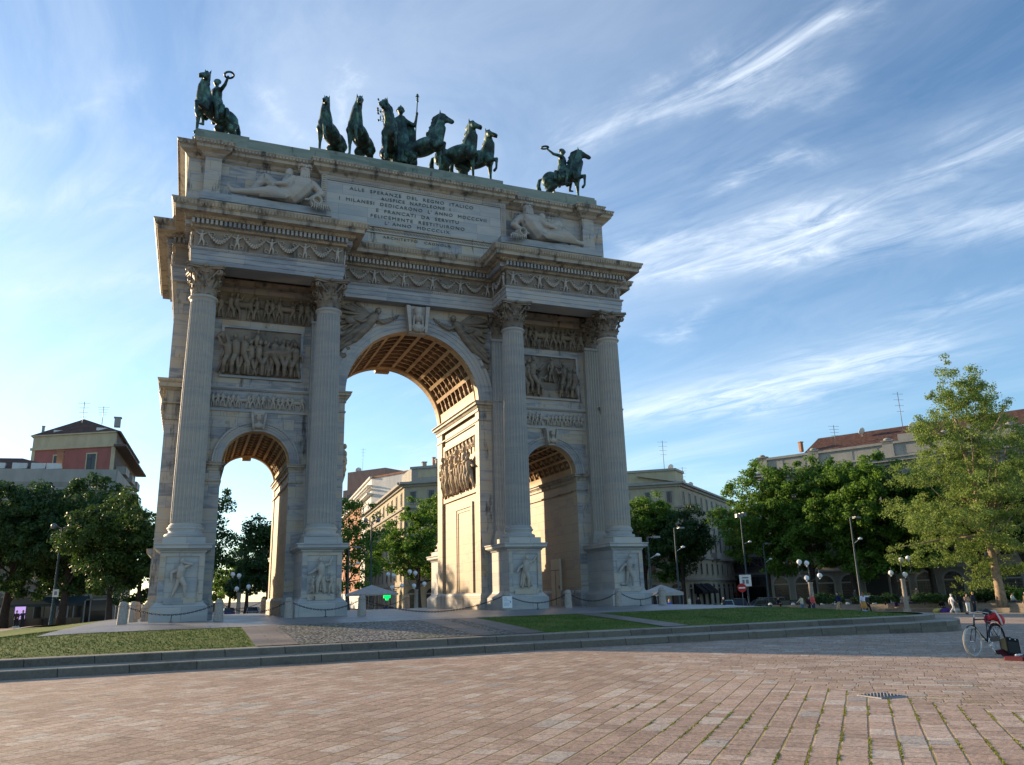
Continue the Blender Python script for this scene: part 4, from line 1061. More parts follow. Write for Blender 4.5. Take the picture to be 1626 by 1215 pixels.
def npmesh(name, V, F, mat, parent=None):
    me = bpy.data.meshes.new(name); k = F.shape[1]
    me.vertices.add(len(V)); me.vertices.foreach_set('co', np.ascontiguousarray(V, dtype=np.float32).ravel())
    me.loops.add(F.size); me.loops.foreach_set('vertex_index', F.ravel().astype(np.int32))
    me.polygons.add(len(F)); me.polygons.foreach_set('loop_start', np.arange(0, F.size, k, dtype=np.int32)); me.polygons.foreach_set('loop_total', np.full(len(F), k, dtype=np.int32))
    me.update(calc_edges=True); me.materials.append(mat)
    o = bpy.data.objects.new(name, me); COL.objects.link(o)
    if parent is not None: o.parent = parent; CH.setdefault(parent.name, []).append(o)
    return o
V_, F_ = blades(); tag(npmesh('grass', V_, F_, M['grass']), 'short mown grass on the sloping lawn round the arch', 'grass', kind='stuff')

def moss():
    rg = np.random.default_rng(9); V = []; rw = .285
    n = 9000; k = rg.integers(-86, -37, n); u = rg.uniform(16, 31, n); v = k * rw
    # v = (ax + y) / sqrt2, u = (ax - y) / sqrt2
    ax_ = (u + v) * .7071; y = (v - u) * .7071
    for sg in (-1, -1, 1):
        ok = (ax_ > 0) & (ax_ < (4.6 if sg < 0 else 3)) & (y > -33) & (y < -26); x = -.62 + sg * ax_[ok]; yy = y[ok]
        for a, b in zip(x, yy):
            if mnoise.noise(Vector((a * .9, b * .9, 3))) < (-.02 if sg < 0 else .2): continue
            m_ = rg.integers(5, 16); s_ = rg.uniform(.006, .02)
            q0 = rg.normal(0, 1, (m_, 2)) * np.array([.035, .008]); c_, s2 = (.7071, .7071)
            px_ = a + sg * .7071 * (q0[:, 0] + q0[:, 1]); py_ = b + .7071 * (q0[:, 1] - q0[:, 0])
            h = rg.uniform(.004, .012, m_); z = HG(a, b); an = rg.uniform(0, 6.28, m_); w_ = rg.uniform(.003, .008, m_)
            t = np.empty((m_, 3, 3)); t[:, 0] = np.stack([px_ - w_ * np.cos(an), py_ - w_ * np.sin(an), np.full(m_, z)], 1); t[:, 1] = np.stack([px_ + w_ * np.cos(an), py_ + w_ * np.sin(an), np.full(m_, z)], 1); t[:, 2] = np.stack([px_ + rg.normal(0, .006, m_), py_ + rg.normal(0, .006, m_), z + h], 1); V.append(t.reshape(-1, 3))
    return np.concatenate(V)
V_ = moss(); mm_ = leaf0 = plain('yellow green moss', (.26, .26, .05), .9, .4, 20, 0, .1)
tag(npmesh('moss', V_, np.arange(len(V_)).reshape(-1, 3), mm_), 'yellow green moss growing in the joints between the paving slabs', 'moss', kind='stuff')

# ================================================================ BOLLARDS AND CHAINS
M['granite'] = plain('warm grey granite', (.34, .30, .26), .75, .25, 14)
def bollard_mesh():
    m_ = MB(); m_.lathe([(.20, -.05), (.195, .0), (.165, .66), (.16, .70), (.172, .705), (.172, .735), (.158, .74), (.150, .80), (.115, .85), (.06, .875), (.01, .88)], (0, 0, 0), 20, True, True)
    return m_.mesh('stone_bollard')
BM = bollard_mesh(); BM.materials.append(M['granite'])
BL = [(-12.9, -1.0, 'stone bollard at the far left corner of the chain, nearest of its row'), (-9.3, -1.2, 'stone bollard standing in front of the left passage, beside the first pedestal'), (-6.5, -1.1, 'stone bollard just left of the second pedestal'), (-3.35, -1.1, 'stone bollard at the left of the main opening, right of the second pedestal'),
      (3.5, -1.1, 'stone bollard with a white notice tied to it, before the third pedestal'), (6.75, -1.1, 'stone bollard right of the third pedestal, before the right passage'), (9.55, -1.1, 'stone bollard before the fourth pedestal'), (12.1, -1.1, 'stone bollard at the right corner, beyond the fourth pedestal'),
      (-12.7, 2.6, 'second stone bollard of the row along the left end of the arch'), (-12.9, 6.2, 'third stone bollard of the row along the left end, lit orange'), (-12.95, 9.8, 'farthest visible stone bollard of the left end row'), (13.0, 3.4, 'stone bollard beside the right end wall'),
      (-9.25, 14.7, 'sunlit bollard behind the arch, half hidden by the first pedestal'), (-6.2, 14.7, 'sunlit bollard seen through the left passage'), (-2.9, 14.7, 'stone bollard behind the arch at the left of the main opening, hidden behind the second column'), (2.75, 14.7, 'sunlit bollard seen through the main opening'), (6.6, 14.7, 'stone bollard behind the arch, beyond the right passage')]
BOLL = []
for x, y, lab in BL:
    if 'hidden behind' in lab: continue
    o = bpy.data.objects.new('stone_bollard', BM); COL.objects.link(o); o.location = (x, y, HM(x, y) + .01); tag(o, lab, 'bollard', 'stone bollards round the arch'); o.rotation_euler = (0, 0, x)
def chain(p, q_, sag, lab, pin=True):
    a = Vector((p[0], p[1], .70)); b = Vector((q_[0], q_[1], .70)); L = (b - a).length; n = int(L / .075)
    m_ = MB()
    for i in range(n):
        t0, t1 = i / n, (i + 1) / n
        f = lambda t: a.lerp(b, t) + Vector((0, 0, HM(*a.lerp(b, t).xy) + .03 - sag * (1 - (2 * t - 1) ** 2)))
        c = (f(t0) + f(t1)) / 2; d = (f(t1) - f(t0)).normalized()
        w_ = Vector((0, 0, 1)).cross(d).normalized() if i % 2 else d.cross(Vector((0, 0, 1)).cross(d)).normalized()
        pts = [c + d * (.055 * math.cos(u)) + w_ * (.028 * math.sin(u)) for u in np.linspace(0, 2 * math.pi, 9)[:-1]]
        m_.tube(pts + [pts[0]], .011, 4, True, False)
    r_ = thing('chain', lab, 'chain', (a.x, a.y, 0), 0, 'black chains between the bollards')
    m_.build('links', M['black'], r_)
    if pin and sag < .8:
        m2 = MB(); c = (a + b) / 2; m2.tube([(c.x, c.y, 0), (c.x, c.y, .70 - sag + .03)], .016, 6); m2.tube([(c.x - .07, c.y, .02), (c.x + .07, c.y, .02)], .02, 6); m2.build('support_pin', M['black'], r_)
order = [(-12.9, -1.0), (-9.3, -1.2), (-6.5, -1.1), (-3.35, -1.1), (3.5, -1.1), (6.75, -1.1), (9.55, -1.1), (12.1, -1.1)]
names_ = ['black chain sagging in front of the first pedestal', 'black chain across the left passage', 'black chain sagging in front of the second pedestal', 'long slack chain lying across the main opening', 'black chain sagging in front of the third pedestal, right of the notice', 'black chain across the right passage', 'black chain sagging in front of the fourth pedestal']
for i in range(7): chain(order[i], order[i + 1], .66 if i == 3 else .42, names_[i], i in (0, 2, 4, 6))
bk = [(-9.25, 14.7), (-6.2, 14.7), (-2.9, 14.7), (2.75, 14.7)]
chain(bk[0], bk[1], .4, 'thin chain behind the arch seen through the left passage', False); chain((-.5, 14.7), bk[3], .5, 'chain behind the arch rising to the sunlit bollard in the main opening', False)
# notice on a bollard
m_ = MB(); m_.box(3.24, 3.72, -1.315, -1.30, .12, .66)
paper = plain('white paper', (.75, .75, .73), .6, .04); no = m_.build('notice', paper); tag(no, 'white printed notice tied to the stone bollard before the third pedestal', 'notice')
m_ = MB()
for i in range(9):
    if i == 4: continue
    m_.box(3.29, 3.29 + (.16 if i < 2 else .34 - (i % 3) * .05), -1.318, -1.3155, .58 - i * .045, .592 - i * .045)
m_.box(3.60, 3.66, -1.318, -1.3155, .36, .43); ln_ = m_.build('printed_lines', plain('blue print', (.12, .2, .4), .6, .05), no)
# ================================================================ BRONZES
M['bronze_d'] = M['bronze']
def horse_statue(name, lab, loc, phi, sc, turn=0, lift=1, neck=0, parent=None, group='bronze horses of the chariot', seed=0):
    root = thing(name, lab, 'statue', loc, R(phi - 90), group) if parent is None else parent
    m_ = MB(); k = sc; pr = R(6)
    def T(p):   # pitch the forehand up round the hips
        x, y, z = p; dx, dz = x + .65, z - 1.05
        return ((-.65 + dx * math.cos(pr) - dz * math.sin(pr)) * k, y * k, (1.05 + dx * math.sin(pr) + dz * math.cos(pr)) * k)
    def U(p): return (p[0] * k, p[1] * k, p[2] * k)
    def NT(p):  # neck and head turn round the withers
        x, y, z = p; a = R(turn) * min(1, max(0, (z - 1.3) / .6)); dx = x - .5
        return T((.5 + dx * math.cos(a) - y * math.sin(a), dx * math.sin(a) + y * math.cos(a), z + neck * max(0, z - 1.4)))
    def c(a, b, r1, r2, f=T): m_.cap(f(a), f(b), r1 * k, r2 * k, 10)
    m_.ell(T((-.02, 0, 1.13)), (.72 * k, .33 * k, .37 * k), Matrix.Rotation(-pr, 3, 'Y'), 14, 10)
    m_.ell(T((-.62, 0, 1.17)), (.36 * k, .33 * k, .38 * k), None, 12, 8); m_.ell(T((.46, 0, 1.16)), (.32 * k, .29 * k, .42 * k), Matrix.Rotation(-.2, 3, 'Y'), 12, 8)
    for s_ in (-1, 1): m_.ell(T((.60, s_ * .13, 1.16)), (.16 * k, .13 * k, .2 * k), None, 8, 6); m_.ell(T((-.72, s_ * .17, 1.1)), (.26 * k, .18 * k, .34 * k), None, 8, 6)
    c((.48, 0, 1.38), (.72, 0, 1.72), .27, .19, NT); c((.72, 0, 1.72), (.80, 0, 2.02), .19, .14, NT); c((.60, 0, 1.28), (.80, 0, 1.62), .22, .15, NT)
    c((.80, 0, 2.10), (.98, 0, 1.98), .135, .12, NT); c((.95, 0, 1.99), (1.24, 0, 1.77), .115, .07, NT); c((.90, 0, 1.93), (1.02, 0, 1.86), .11, .08, NT); c((1.1, 0, 1.80), (1.2, 0, 1.70), .06, .045, NT)
    m_.ell(NT((1.25, 0, 1.75)), (.07 * k, .07 * k, .065 * k), None, 8, 6)
    for s_ in (-1, 1):
        c((.80, s_ * .075, 2.16), (.82, s_ * .10, 2.33), .05, .02, NT); m_.ell(NT((1.0, s_ * .105, 2.0)), (.035 * k, .025 * k, .03 * k), None, 6, 4)
    # hind legs
    for s_, fw_ in ((-1, .12), (1, -.10)):
        h, st, ho, fe, hf = (-.72, s_ * .17, 1.0), (-.52 + fw_, s_ * .19, .76), (-.90 + fw_, s_ * .17, .50), (-.82 + fw_, s_ * .17, .14), (-.74 + fw_, s_ * .17, .05)
        c(h, st, .24, .16, U); c(st, ho, .155, .075, U); c(ho, fe, .075, .05, U); c(fe, hf, .055, .075, U); m_.ell(U((hf[0] + .02, hf[1], .045)), (.10 * k, .075 * k, .05 * k), None, 8, 4)
    for s_ in (-1, 1):
        sh = T((.52, s_ * .17, .98)); el = T((.50, s_ * .17, .84))
        el = tuple(v / k for v in el); sh = tuple(v / k for v in sh)
        if s_ == lift:
            kn = (el[0] + .42, el[1] + s_ * .02, el[2] + .02); fe = (kn[0] - .02, kn[1], kn[2] - .42); hf = (kn[0] - .11, kn[1], kn[2] - .52)
        else:
            kn = (el[0] + .02, el[1], .56); fe = (el[0] + .03, el[1], .13); hf = (el[0] + .10, el[1], .05)
        c(sh, el, .18, .13, U); c(el, kn, .125, .075, U); m_.ell(U(kn), .08 * k, None, 8, 6); c(kn, fe, .068, .05, U); c(fe, hf, .055, .07, U)
    o = sculpt(m_, 'horse' if parent is not None else 'body', M['bronze'], root, .034 * k, 2)
    mm = MB()
    for i in range(15):
        t = i / 14; p = NT((.42 + .35 * t ** .8 - .10 * math.sin(math.pi * t), .0, 1.52 + .68 * t)); rr = random.Random(seed * 50 + i)
        q0 = NT((.42 + .35 * t ** .8 - .28 - .08 * rr.random(), rr.uniform(-.06, .06), 1.52 + .68 * t - .06)); mm.cap(p, q0, .075 * k, .04 * k, 6)
    for i in range(4): p = NT((.86 + .03 * i, 0, 2.2 - .02 * i)); mm.cap(p, (p[0] + .08 * k, p[1], p[2] - .12 * k), .05 * k, .03 * k, 6)
    sculpt(mm, 'mane', M['bronze'], root, .03 * k, 1)
    mt = MB(); mt.tube([T((-.95, 0, 1.30)), T((-1.08, 0, 1.28)), T((-1.18, 0, 1.0)), T((-1.15, .03, .6)), T((-1.05, .05, .28))], [.05 * k, .07 * k, .10 * k, .11 * k, .04 * k], 8)
    for i in range(5): mt.tube([T((-1.1, -.08 + .04 * i, 1.2)), T((-1.2, -.1 + .05 * i, .8)), T((-1.12, -.1 + .05 * i, .35))], [.03 * k, .05 * k, .02 * k], 5)
    mt.build('tail', M['bronze'], root, False)
    return root
ZB = 24.91
HS = [(-4.72, 4.3, -34, 22, 1, .0), (-3.05, 4.15, -30, 36, 1, .06), (-1.25, 4.0, -12, -42, 1, .08), (.95, 4.1, 44, 8, -1, .10), (3.1, 4.2, 49, -34, -1, .04), (4.35, 4.3, 52, -48, -1, 0.02)]
HL = ['leftmost of the six green bronze chariot horses, standing beside the parapet edge', 'second bronze chariot horse from the left, head turned to its side, one foreleg raised', 'third bronze chariot horse from the left, right beside the standing goddess',
      'fourth bronze chariot horse, pale green chest, just right of the goddess staff', 'fifth bronze chariot horse, between the pale chested one and the last', 'rightmost of the six bronze chariot horses, foreleg raised over the parapet']
for i, (x, y, ph, tu, lf, nk) in enumerate(HS): horse_statue('horse_statue', HL[i], (x, y, ZB + .38), ph, (1.47, 1.57, 1.6, 1.6, 1.58, 1.47)[i], tu, lf, nk, seed=i)
# standing goddess in the chariot
def cp(m_, a, b, r1, r2, n=8): m_.cap(a, b, r1, r2, n)
gx_, gy_ = -.35, 5.0
m_ = MB(); m_.box(-6.0, 5.6, 3.1, 10.2, ZQ - .02, ZQ + .30); m_.box(-11.9, -9.2, 3.1, 6, ZQ - .02, ZQ + .22); m_.box(9.0, 11.9, 3.1, 6, ZQ - .02, ZQ + .22); m_.build('statue_plinth', M['oxide'], bpy.data.objects['attic_wall'])
g = thing('goddess_statue', 'tall helmeted bronze goddess standing in the chariot with a long staff', 'statue', (gx_, gy_, ZB + .35))
m_ = MB(); s = 1.0
cp(m_, (0, 0, 1.9), (0, 0, 3.3), .42, .42); cp(m_, (0, -.02, 3.3), (-.02, -.05, 4.0), .42, .36); m_.ell((0, -.03, 3.95), (.52, .3, .3)); cp(m_, (-.03, -.05, 4.15), (-.05, -.08, 4.4), .13, .12)
m_.ell((-.06, -.12, 4.62), (.19, .22, .26)); m_.ell((-.06, -.34, 4.58), (.035, .05, .06), None, 6, 4)
cp(m_, (.45, 0, 4.0), (.85, -.12, 3.75), .15, .11); cp(m_, (.85, -.12, 3.75), (.88, -.45, 4.35), .11, .08); m_.ell((.88, -.47, 4.42), .10)
cp(m_, (-.5, -.02, 3.95), (-.75, -.15, 3.45), .15, .11); cp(m_, (-.75, -.15, 3.45), (-.62, -.55, 3.25), .11, .08)
for i in range(5): m_.ell((.84 + .02 * i, -.54, 4.36 + .035 * i), (.035, .05, .018), None, 6, 4)
for i in range(12):
    a = 2 * math.pi * i / 12; cp(m_, (.36 * math.cos(a), .3 * math.sin(a), 3.3), (.52 * math.cos(a), .45 * math.sin(a), 1.0), .12, .16, 6)
sculpt(m_, 'body', M['bronze'], g, .045, 1)
m_ = MB(); m_.ell((-.06, -.08, 4.72), (.23, .27, .22)); m_.lathe([(.27, 4.66), (.25, 4.70)], (-.06, -.08, 0), 12); m_.tube([(-.06, -.25, 4.85), (-.06, -.1, 5.0), (-.06, .15, 4.95), (-.06, .3, 4.7)], [.03, .06, .06, .03], 6); m_.build('helmet', M['bronze'], g, False)
m_ = MB()
for i in range(7): m_.tube([(.15 + .09 * i, .12, 4.1), (.3 + .1 * i, .22, 3.4), (.25 + .11 * i, .2, 2.6), (.2 + .1 * i, .15, 2.0 + .1 * i)], [.09, .12, .12, .06], 6)
m_.build('cloak', M['bronze'], g, False)
m_ = MB(); m_.tube([(.75, -.45, 1.7), (.90, -.5, 5.3)], .035, 8); m_.lathe([(.03, 5.2), (.09, 5.28), (.05, 5.38), (.08, 5.46), (.03, 5.54)], (.90, -.5, 0), 8); m_.ell((.90, -.5, 5.68), (.08, .08, .15)); m_.cap((.80, -.5, 5.6), (1.0, -.5, 5.62), .03, .03); m_.build('staff', M['bronze'], g, False)
# chariot
c_ = thing('chariot', 'bronze chariot body with a draught pole behind the horses under the goddess', 'statue', (gx_ + .15, gy_ + .3, ZB)); c_.scale = (.62, .62, .8)
m_ = MB(); m_.lathe([(.85, .5), (.95, .8), (.9, 1.3), (.98, 1.55), (.92, 1.58)], (0, 0, 0), 20, True, True); m_.box(-.8, .8, -.6, .9, .35, .55); m_.build('chariot_body', M['bronze'], c_, False)
for s_ in (-1, 1):
    m_ = MB(); m_.M = Matrix.Translation((s_ * 1.05, 0, .62)) @ Matrix.Rotation(math.pi / 2, 4, 'Y'); m_.tube([(.6 * math.cos(u), .6 * math.sin(u), 0) for u in np.linspace(0, 2 * math.pi, 25)], .06, 6)
    for u in np.linspace(0, math.pi, 5)[:-1]: m_.tube([(.6 * math.cos(u), .6 * math.sin(u), 0), (-.6 * math.cos(u), -.6 * math.sin(u), 0)], .035, 5)
    m_.ell((0, 0, 0), .13); m_.M = None; m_.build('wheel', M['bronze'], c_, False)
m_ = MB(); m_.tube([(.1, -.9, .6), (.25, -1.5, 1.1), (.95, -1.9, 2.1)], [.07, .06, .06], 8); m_.lathe([(.02, 0), (.14, .02), (.05, .16)], (.97, -1.92, 2.08), 8); m_.build('draught_pole', M['bronze'], c_, False)
# laurel branch
lb = thing('laurel_branch', 'bronze laurel branch with small leaves before the head of the third horse', 'statue', (-1.9, 3.1, ZB + 2.5))
m_ = MB(); rg = random.Random(4); m_.tube([(.15, .1, -.4), (.05, 0, .2), (0, 0, .9), (-.05, 0, 1.6)], [.03, .028, .02, .01], 5)
for i in range(26):
    t = rg.uniform(.3, 1); z = -.4 + 2.0 * t; a = rg.uniform(0, 6.28); L = .30; p = Vector((.05 - .1 * t, 0, z)); e_ = p + Vector((L * math.cos(a), L * math.sin(a), .15)); m_.tube([p, e_], .01, 4); m_.ell(e_, (.07, .03, .09), Matrix.Rotation(a, 3, 'Z'), 6, 4)
m_.build('leaves', M['bronze'], lb, False)

# mounted victories on the corners
def rider(lab, loc, phi, armside, wreathpos, lift, turn):
    root = thing('equestrian_statue', lab, 'statue', loc, R(phi - 90), 'mounted bronze victories on the corners')
    k = 1.5; horse_statue('x', '', None, phi, k, turn, lift, .05, parent=root, seed=int(phi))
    m_ = MB()
    zz = 1.50 * k; x0 = -.05 * k
    def c(a, b, r1, r2): m_.cap(a, b, r1, r2, 8)
    c((x0, 0, zz), (x0 - .02, 0, zz + .75), .30, .29); m_.ell((x0, 0, zz + .85), (.24, .40, .24)); c((x0, 0, zz + 1.0), (x0 + .03, 0, zz + 1.2), .10, .10)
    m_.ell((x0 + .06, 0, zz + 1.38), (.18, .16, .22)); m_.ell((x0 + .24, 0, zz + 1.35), (.05, .03, .05), None, 6, 4); m_.ell((x0 - .03, 0, zz + 1.5), (.19, .18, .14))
    for s_ in (-1, 1):
        c((x0 + .05, s_ * .22, zz - .05), (x0 + .45, s_ * .50, zz - .35), .24, .17); c((x0 + .45, s_ * .50, zz - .35), (x0 + .30, s_ * .55, zz - 1.15), .16, .08); c((x0 + .28, s_ * .55, zz - 1.2), (x0 + .5, s_ * .56, zz - 1.28), .08, .06)
    wp = Vector(wreathpos); sh = Vector((x0, armside * .38, zz + .88)); el = sh.lerp(wp, .48) - Vector((0, 0, .14)); hd = sh.lerp(wp, .86)
    c(sh, el, .12, .10); c(el, hd, .095, .065); m_.ell(hd, .08)
    for i in range(4): m_.ell(hd + Vector((.03 * i - .05, 0, .07)), (.018, .02, .06), None, 6, 4)
    s2 = Vector((x0, -armside * .38, zz + .88)); c(s2, s2 + Vector((.1, -armside * .12, -.4)), .12, .09); c(s2 + Vector((.1, -armside * .12, -.4)), (x0 + .5, -armside * .2, zz + .28), .09, .06)
    for i in range(14):
        a = 2 * math.pi * i / 14; c((x0 + .25 * math.cos(a), .28 * math.sin(a), zz + .3), (x0 + .36 * math.cos(a), .46 * math.sin(a), zz - .35), .08, .09)
    ro = sculpt(m_, 'rider', M['bronze'], root, .038, 1)
    m_ = MB(); d = wp - hd; 
    m_.tube([wp + Vector((.24 * math.cos(u), .10 * math.sin(u) * 0 + .0, .24 * math.sin(u) * 0)) + Vector((0, .24 * math.sin(u) * (1 if abs(d.z) > .1 else 1), .05 * math.sin(u))) for u in np.linspace(0, 2 * math.pi, 17)], .06, 6)
    m_.build('wreath', M['bronze'], root, False)
    m_ = MB()   # saddle cloth and quiver
    for s_ in (-1, 1): m_.cap((-.1 * k, s_ * .3 * k, 1.35 * k), (.05 * k, s_ * .36 * k, 1.0 * k), .16, .14); m_.cap((-.3 * k, s_ * .3 * k, 1.32 * k), (-.3 * k, s_ * .35 * k, 1.0 * k), .15, .12)
    m_.cap((.38 * k, .1 * k, 1.6 * k), (.5 * k, .16 * k, 2.05 * k), .09, .07); m_.build('saddle_cloth', M['bronze'], root, False)
    return root
rider('bronze mounted victory on the left corner, raising a wreath to the right above its head', (-11.1, 4.1, ZB + .25), -50, 1, (.0, .98, 3.75), 1, 44)
rider('bronze mounted victory on the right corner, holding a wreath out behind it to the left', (10.35, 4.2, ZB + .25), 52, -1, (-1.05, -.72, 3.75), -1, 8)

# ================================================================ RECLINING RIVER GODS
def god(lab, x0, flip, second):
    """local x to the viewer's right; flip = 1 feet at the left"""
    root = thing('reclining_statue', lab, 'statue', (x0, 2.1, 20.86), 0, 'reclining marble river gods on the attic')
    m_ = MB(); f = flip; root.scale = (1.10, 1.25, 1.06)
    def P(x, z, y=0): return (f * x, -y, z)
    def c(a, b, r1, r2): m_.cap(P(*a), P(*b), r1 * 1.18, r2 * 1.15, 10)
    # seen from the front: head at +x, feet at -x
    m_.ell(P(.95, .55, .1), (.55, .40, .42)); c((.95, .5, .1), (1.35, 1.05, .1), .42, .46); m_.ell(P(1.38, 1.25, .12), (.58, .36, .42)); c((1.5, 1.5, .1), (1.5, 1.75, .12), .18, .17)
    m_.ell(P(1.48, 1.98, .16), (.24, .27, .32)); m_.ell(P(1.46, 1.95, .42), (.05, .07, .09), None, 6, 4)
    for s_ in (-1, 1): m_.ell(P(1.48 + s_ * .09, 2.04, .38), (.04, .03, .03), None, 6, 4)
    m_.ell(P(1.2, 1.32, .38), (.24, .14, .17)); m_.ell(P(1.6, 1.30, .38), (.22, .14, .17)); m_.ell(P(1.12, .85, .38), (.2, .12, .3))
    c((.75, .45, .15), (-.45, .42, .2), .34, .24); c((-.45, .42, .2), (-1.75, .28, .15), .22, .11); c((-1.75, .28, .15), (-1.95, .5, .15), .11, .07); 
    c((.7, .5, -.05), (-.35, 1.32, .0), .33, .23); c((-.35, 1.32, 0), (-1.05, .30, .05), .22, .12)
    for i in range(5): c((-1.93, .42 + .05 * i, .06 + .04 * i), (-2.0, .55 + .03 * i, .06 + .04 * i), .035, .025)
    c((1.85, 1.35, .05), (2.3, .85, .15), .20, .16); c((2.3, .85, .15), (1.75, .35, .3), .15, .10); m_.ell(P(1.62, .3, .35), (.16, .10, .08))
    c((.95, 1.4, .2), (.55, .95, .4), .18, .14); c((.55, .95, .4), (.1, .85, .45), .13, .09)
    for i in range(4): c((.05, .92 - .06 * i, .46), (-.1, .9 - .07 * i, .48), .03, .022)
    sculpt(m_, 'body', M['carved'], root, .035, 1)
    b = MB()
    for i in range(11): a = -1.2 + i * .24; b.cap(P(1.47 + .12 * a, 1.85, .38), P(1.45 + .16 * a + .03 * math.sin(i * 2), 1.42 + .05 * abs(a), .42), .055, .035)
    for i in range(16): u = i * math.pi / 8; b.ell(P(1.48 + .26 * math.cos(u), 2.14 + .06 * math.sin(u * 3), .16 + .26 * math.sin(u)), (.08, .07, .09), None, 6, 4)
    b.ell(P(1.5, 2.2, .1), (.22, .22, .16)); b.build('hair', M['carved'], root, False)
    d = MB(); rs = random.Random(12)
    for i in range(15):
        t = i / 14; d.tube([P(.9 - .9 * t, .35 + .45 * t, .42), P(.7 - 1.0 * t, .25 + .3 * t, .50 - .1 * t), P(.55 - 1.1 * t, .08, .5 - .15 * t)], [.06, .08, .05], 6)
    if second:
        for i in range(12): t = i / 11; d.tube([P(.45 - .75 * t, .95 + .15 * t, .25), P(.0 - .9 * t, .6, .38), P(-.35 - 1.1 * t, .1, .35)], [.07, .10, .06], 6)
    d.build('drapery', M['carved'], root, False)
    u_ = MB(); u_.M = Matrix.Translation(P(2.02, .22, .35)) @ Matrix.Rotation(R(90), 4, 'X') @ Matrix.Rotation(R(10), 4, 'Y'); u_.lathe([(.2, -.35), (.3, -.1), (.28, .1), (.18, .2), (.26, .26), (.25, .3), (.17, .28), (.14, .1)], (0, 0, 0), 16); u_.M = None; u_.build('urn', M['carved'], root, False)
    w_ = MB(); 
    for i in range(9): w_.tube([P(1.8 + .09 * i, .1, .55), P(1.85 + .1 * i, -.05, .6), P(1.8 + .11 * i, -.25 - .03 * (i % 3), .58)], [.05, .06, .03], 5)
    w_.build('water_stream', M['carved'], root, False)
    if second:
        n_ = MB(); n_.ell(P(.62, 1.72, .0), (.2, .22, .25)); n_.ell(P(.62, 1.84, -.02), (.24, .24, .16)); c2 = lambda a, b_, r1, r2: n_.cap(P(*a), P(*b_), r1, r2, 8)
        c2((.68, 1.5, 0), (.8, 1.1, 0), .15, .34); c2((.5, 1.35, .15), (.1, 1.15, .3), .12, .09); c2((.1, 1.15, .3), (-.65, 1.22, .25), .09, .06); c2((-.65, 1.22, .25), (-.85, 1.18, .25), .06, .04); n_.ell(P(.8, 1.0, 0), (.3, .25, .3))
        no2 = thing('nymph_statue', 'small marble nymph leaning behind the right river god with her arm outstretched', 'statue', (x0, 2.1, 20.86)); sculpt(n_, 'body', M['carved'], no2, .035, 1)
    else:
        o_ = MB(); o_.tube([P(.3, .6, .1), P(.75, 1.75, -.05)], [.22, .12], 8); o_.ell(P(.78, 1.85, -.05), (.2, .08, .3)); o_.build('oar', M['carved'], root, False)
    return root
god('bearded marble river god reclining at the left of the attic, bare legs stretched left', -8.1 + .15, 1, False)
god('bearded marble river god reclining at the right of the attic, draped knees', 8.25, -1, True)
# ================================================================ TREES
def leafmat(name, cols, sub=.25):
    m, q, b = newmat(name, .55, .25); p = POS(q)
    f = q.m('ADD', q.m('MULTIPLY', q.noise(p, .45, 3, .6), .55), q.m('MULTIPLY', q.white(q.vm('FLOOR', q.vm('SCALE', p, 2.3))), .42))
    q.put(b.inputs['Base Color'], q.ramp(f, [(.25, cols[0]), (.5, cols[1]), (.75, cols[2])]))
    t = q.new('ShaderNodeBsdfTranslucent'); q.put(t.inputs[0], q.ramp(f, [(.25, tuple(x * 1.3 for x in cols[1])), (.75, tuple(x * 1.5 for x in cols[2]))]))
    mx = q.new('ShaderNodeMixShader'); mx.inputs[0].default_value = sub
    out = [n for n in q.nt.nodes if n.type == 'OUTPUT_MATERIAL'][0]; lk(q.nt, b.outputs[0], mx.inputs[1]); lk(q.nt, t.outputs[0], mx.inputs[2]); lk(q.nt, mx.outputs[0], out.inputs[0])
    return m
M['leaf_dark'] = leafmat('dark leaves', ((.018, .042, .014), (.032, .075, .020), (.055, .115, .026)))
M['leaf_mid'] = leafmat('green leaves', ((.04, .09, .015), (.085, .175, .025), (.15, .255, .036)), .4)
M['leaf_soft'] = leafmat('soft green leaves', ((.024, .052, .014), (.045, .092, .020), (.075, .135, .028)))
M['leaf_fresh'] = leafmat('fresh plane leaves', ((.09, .13, .03), (.16, .235, .05), (.27, .34, .085)), .35)
M['bark'] = plain('dark bark', (.055, .045, .038), .9, .35, 5, 0, .1)
M['plane_bark'] = plain('pale mottled bark', (.30, .23, .16), .85, .45, 3.5, 0, .1)
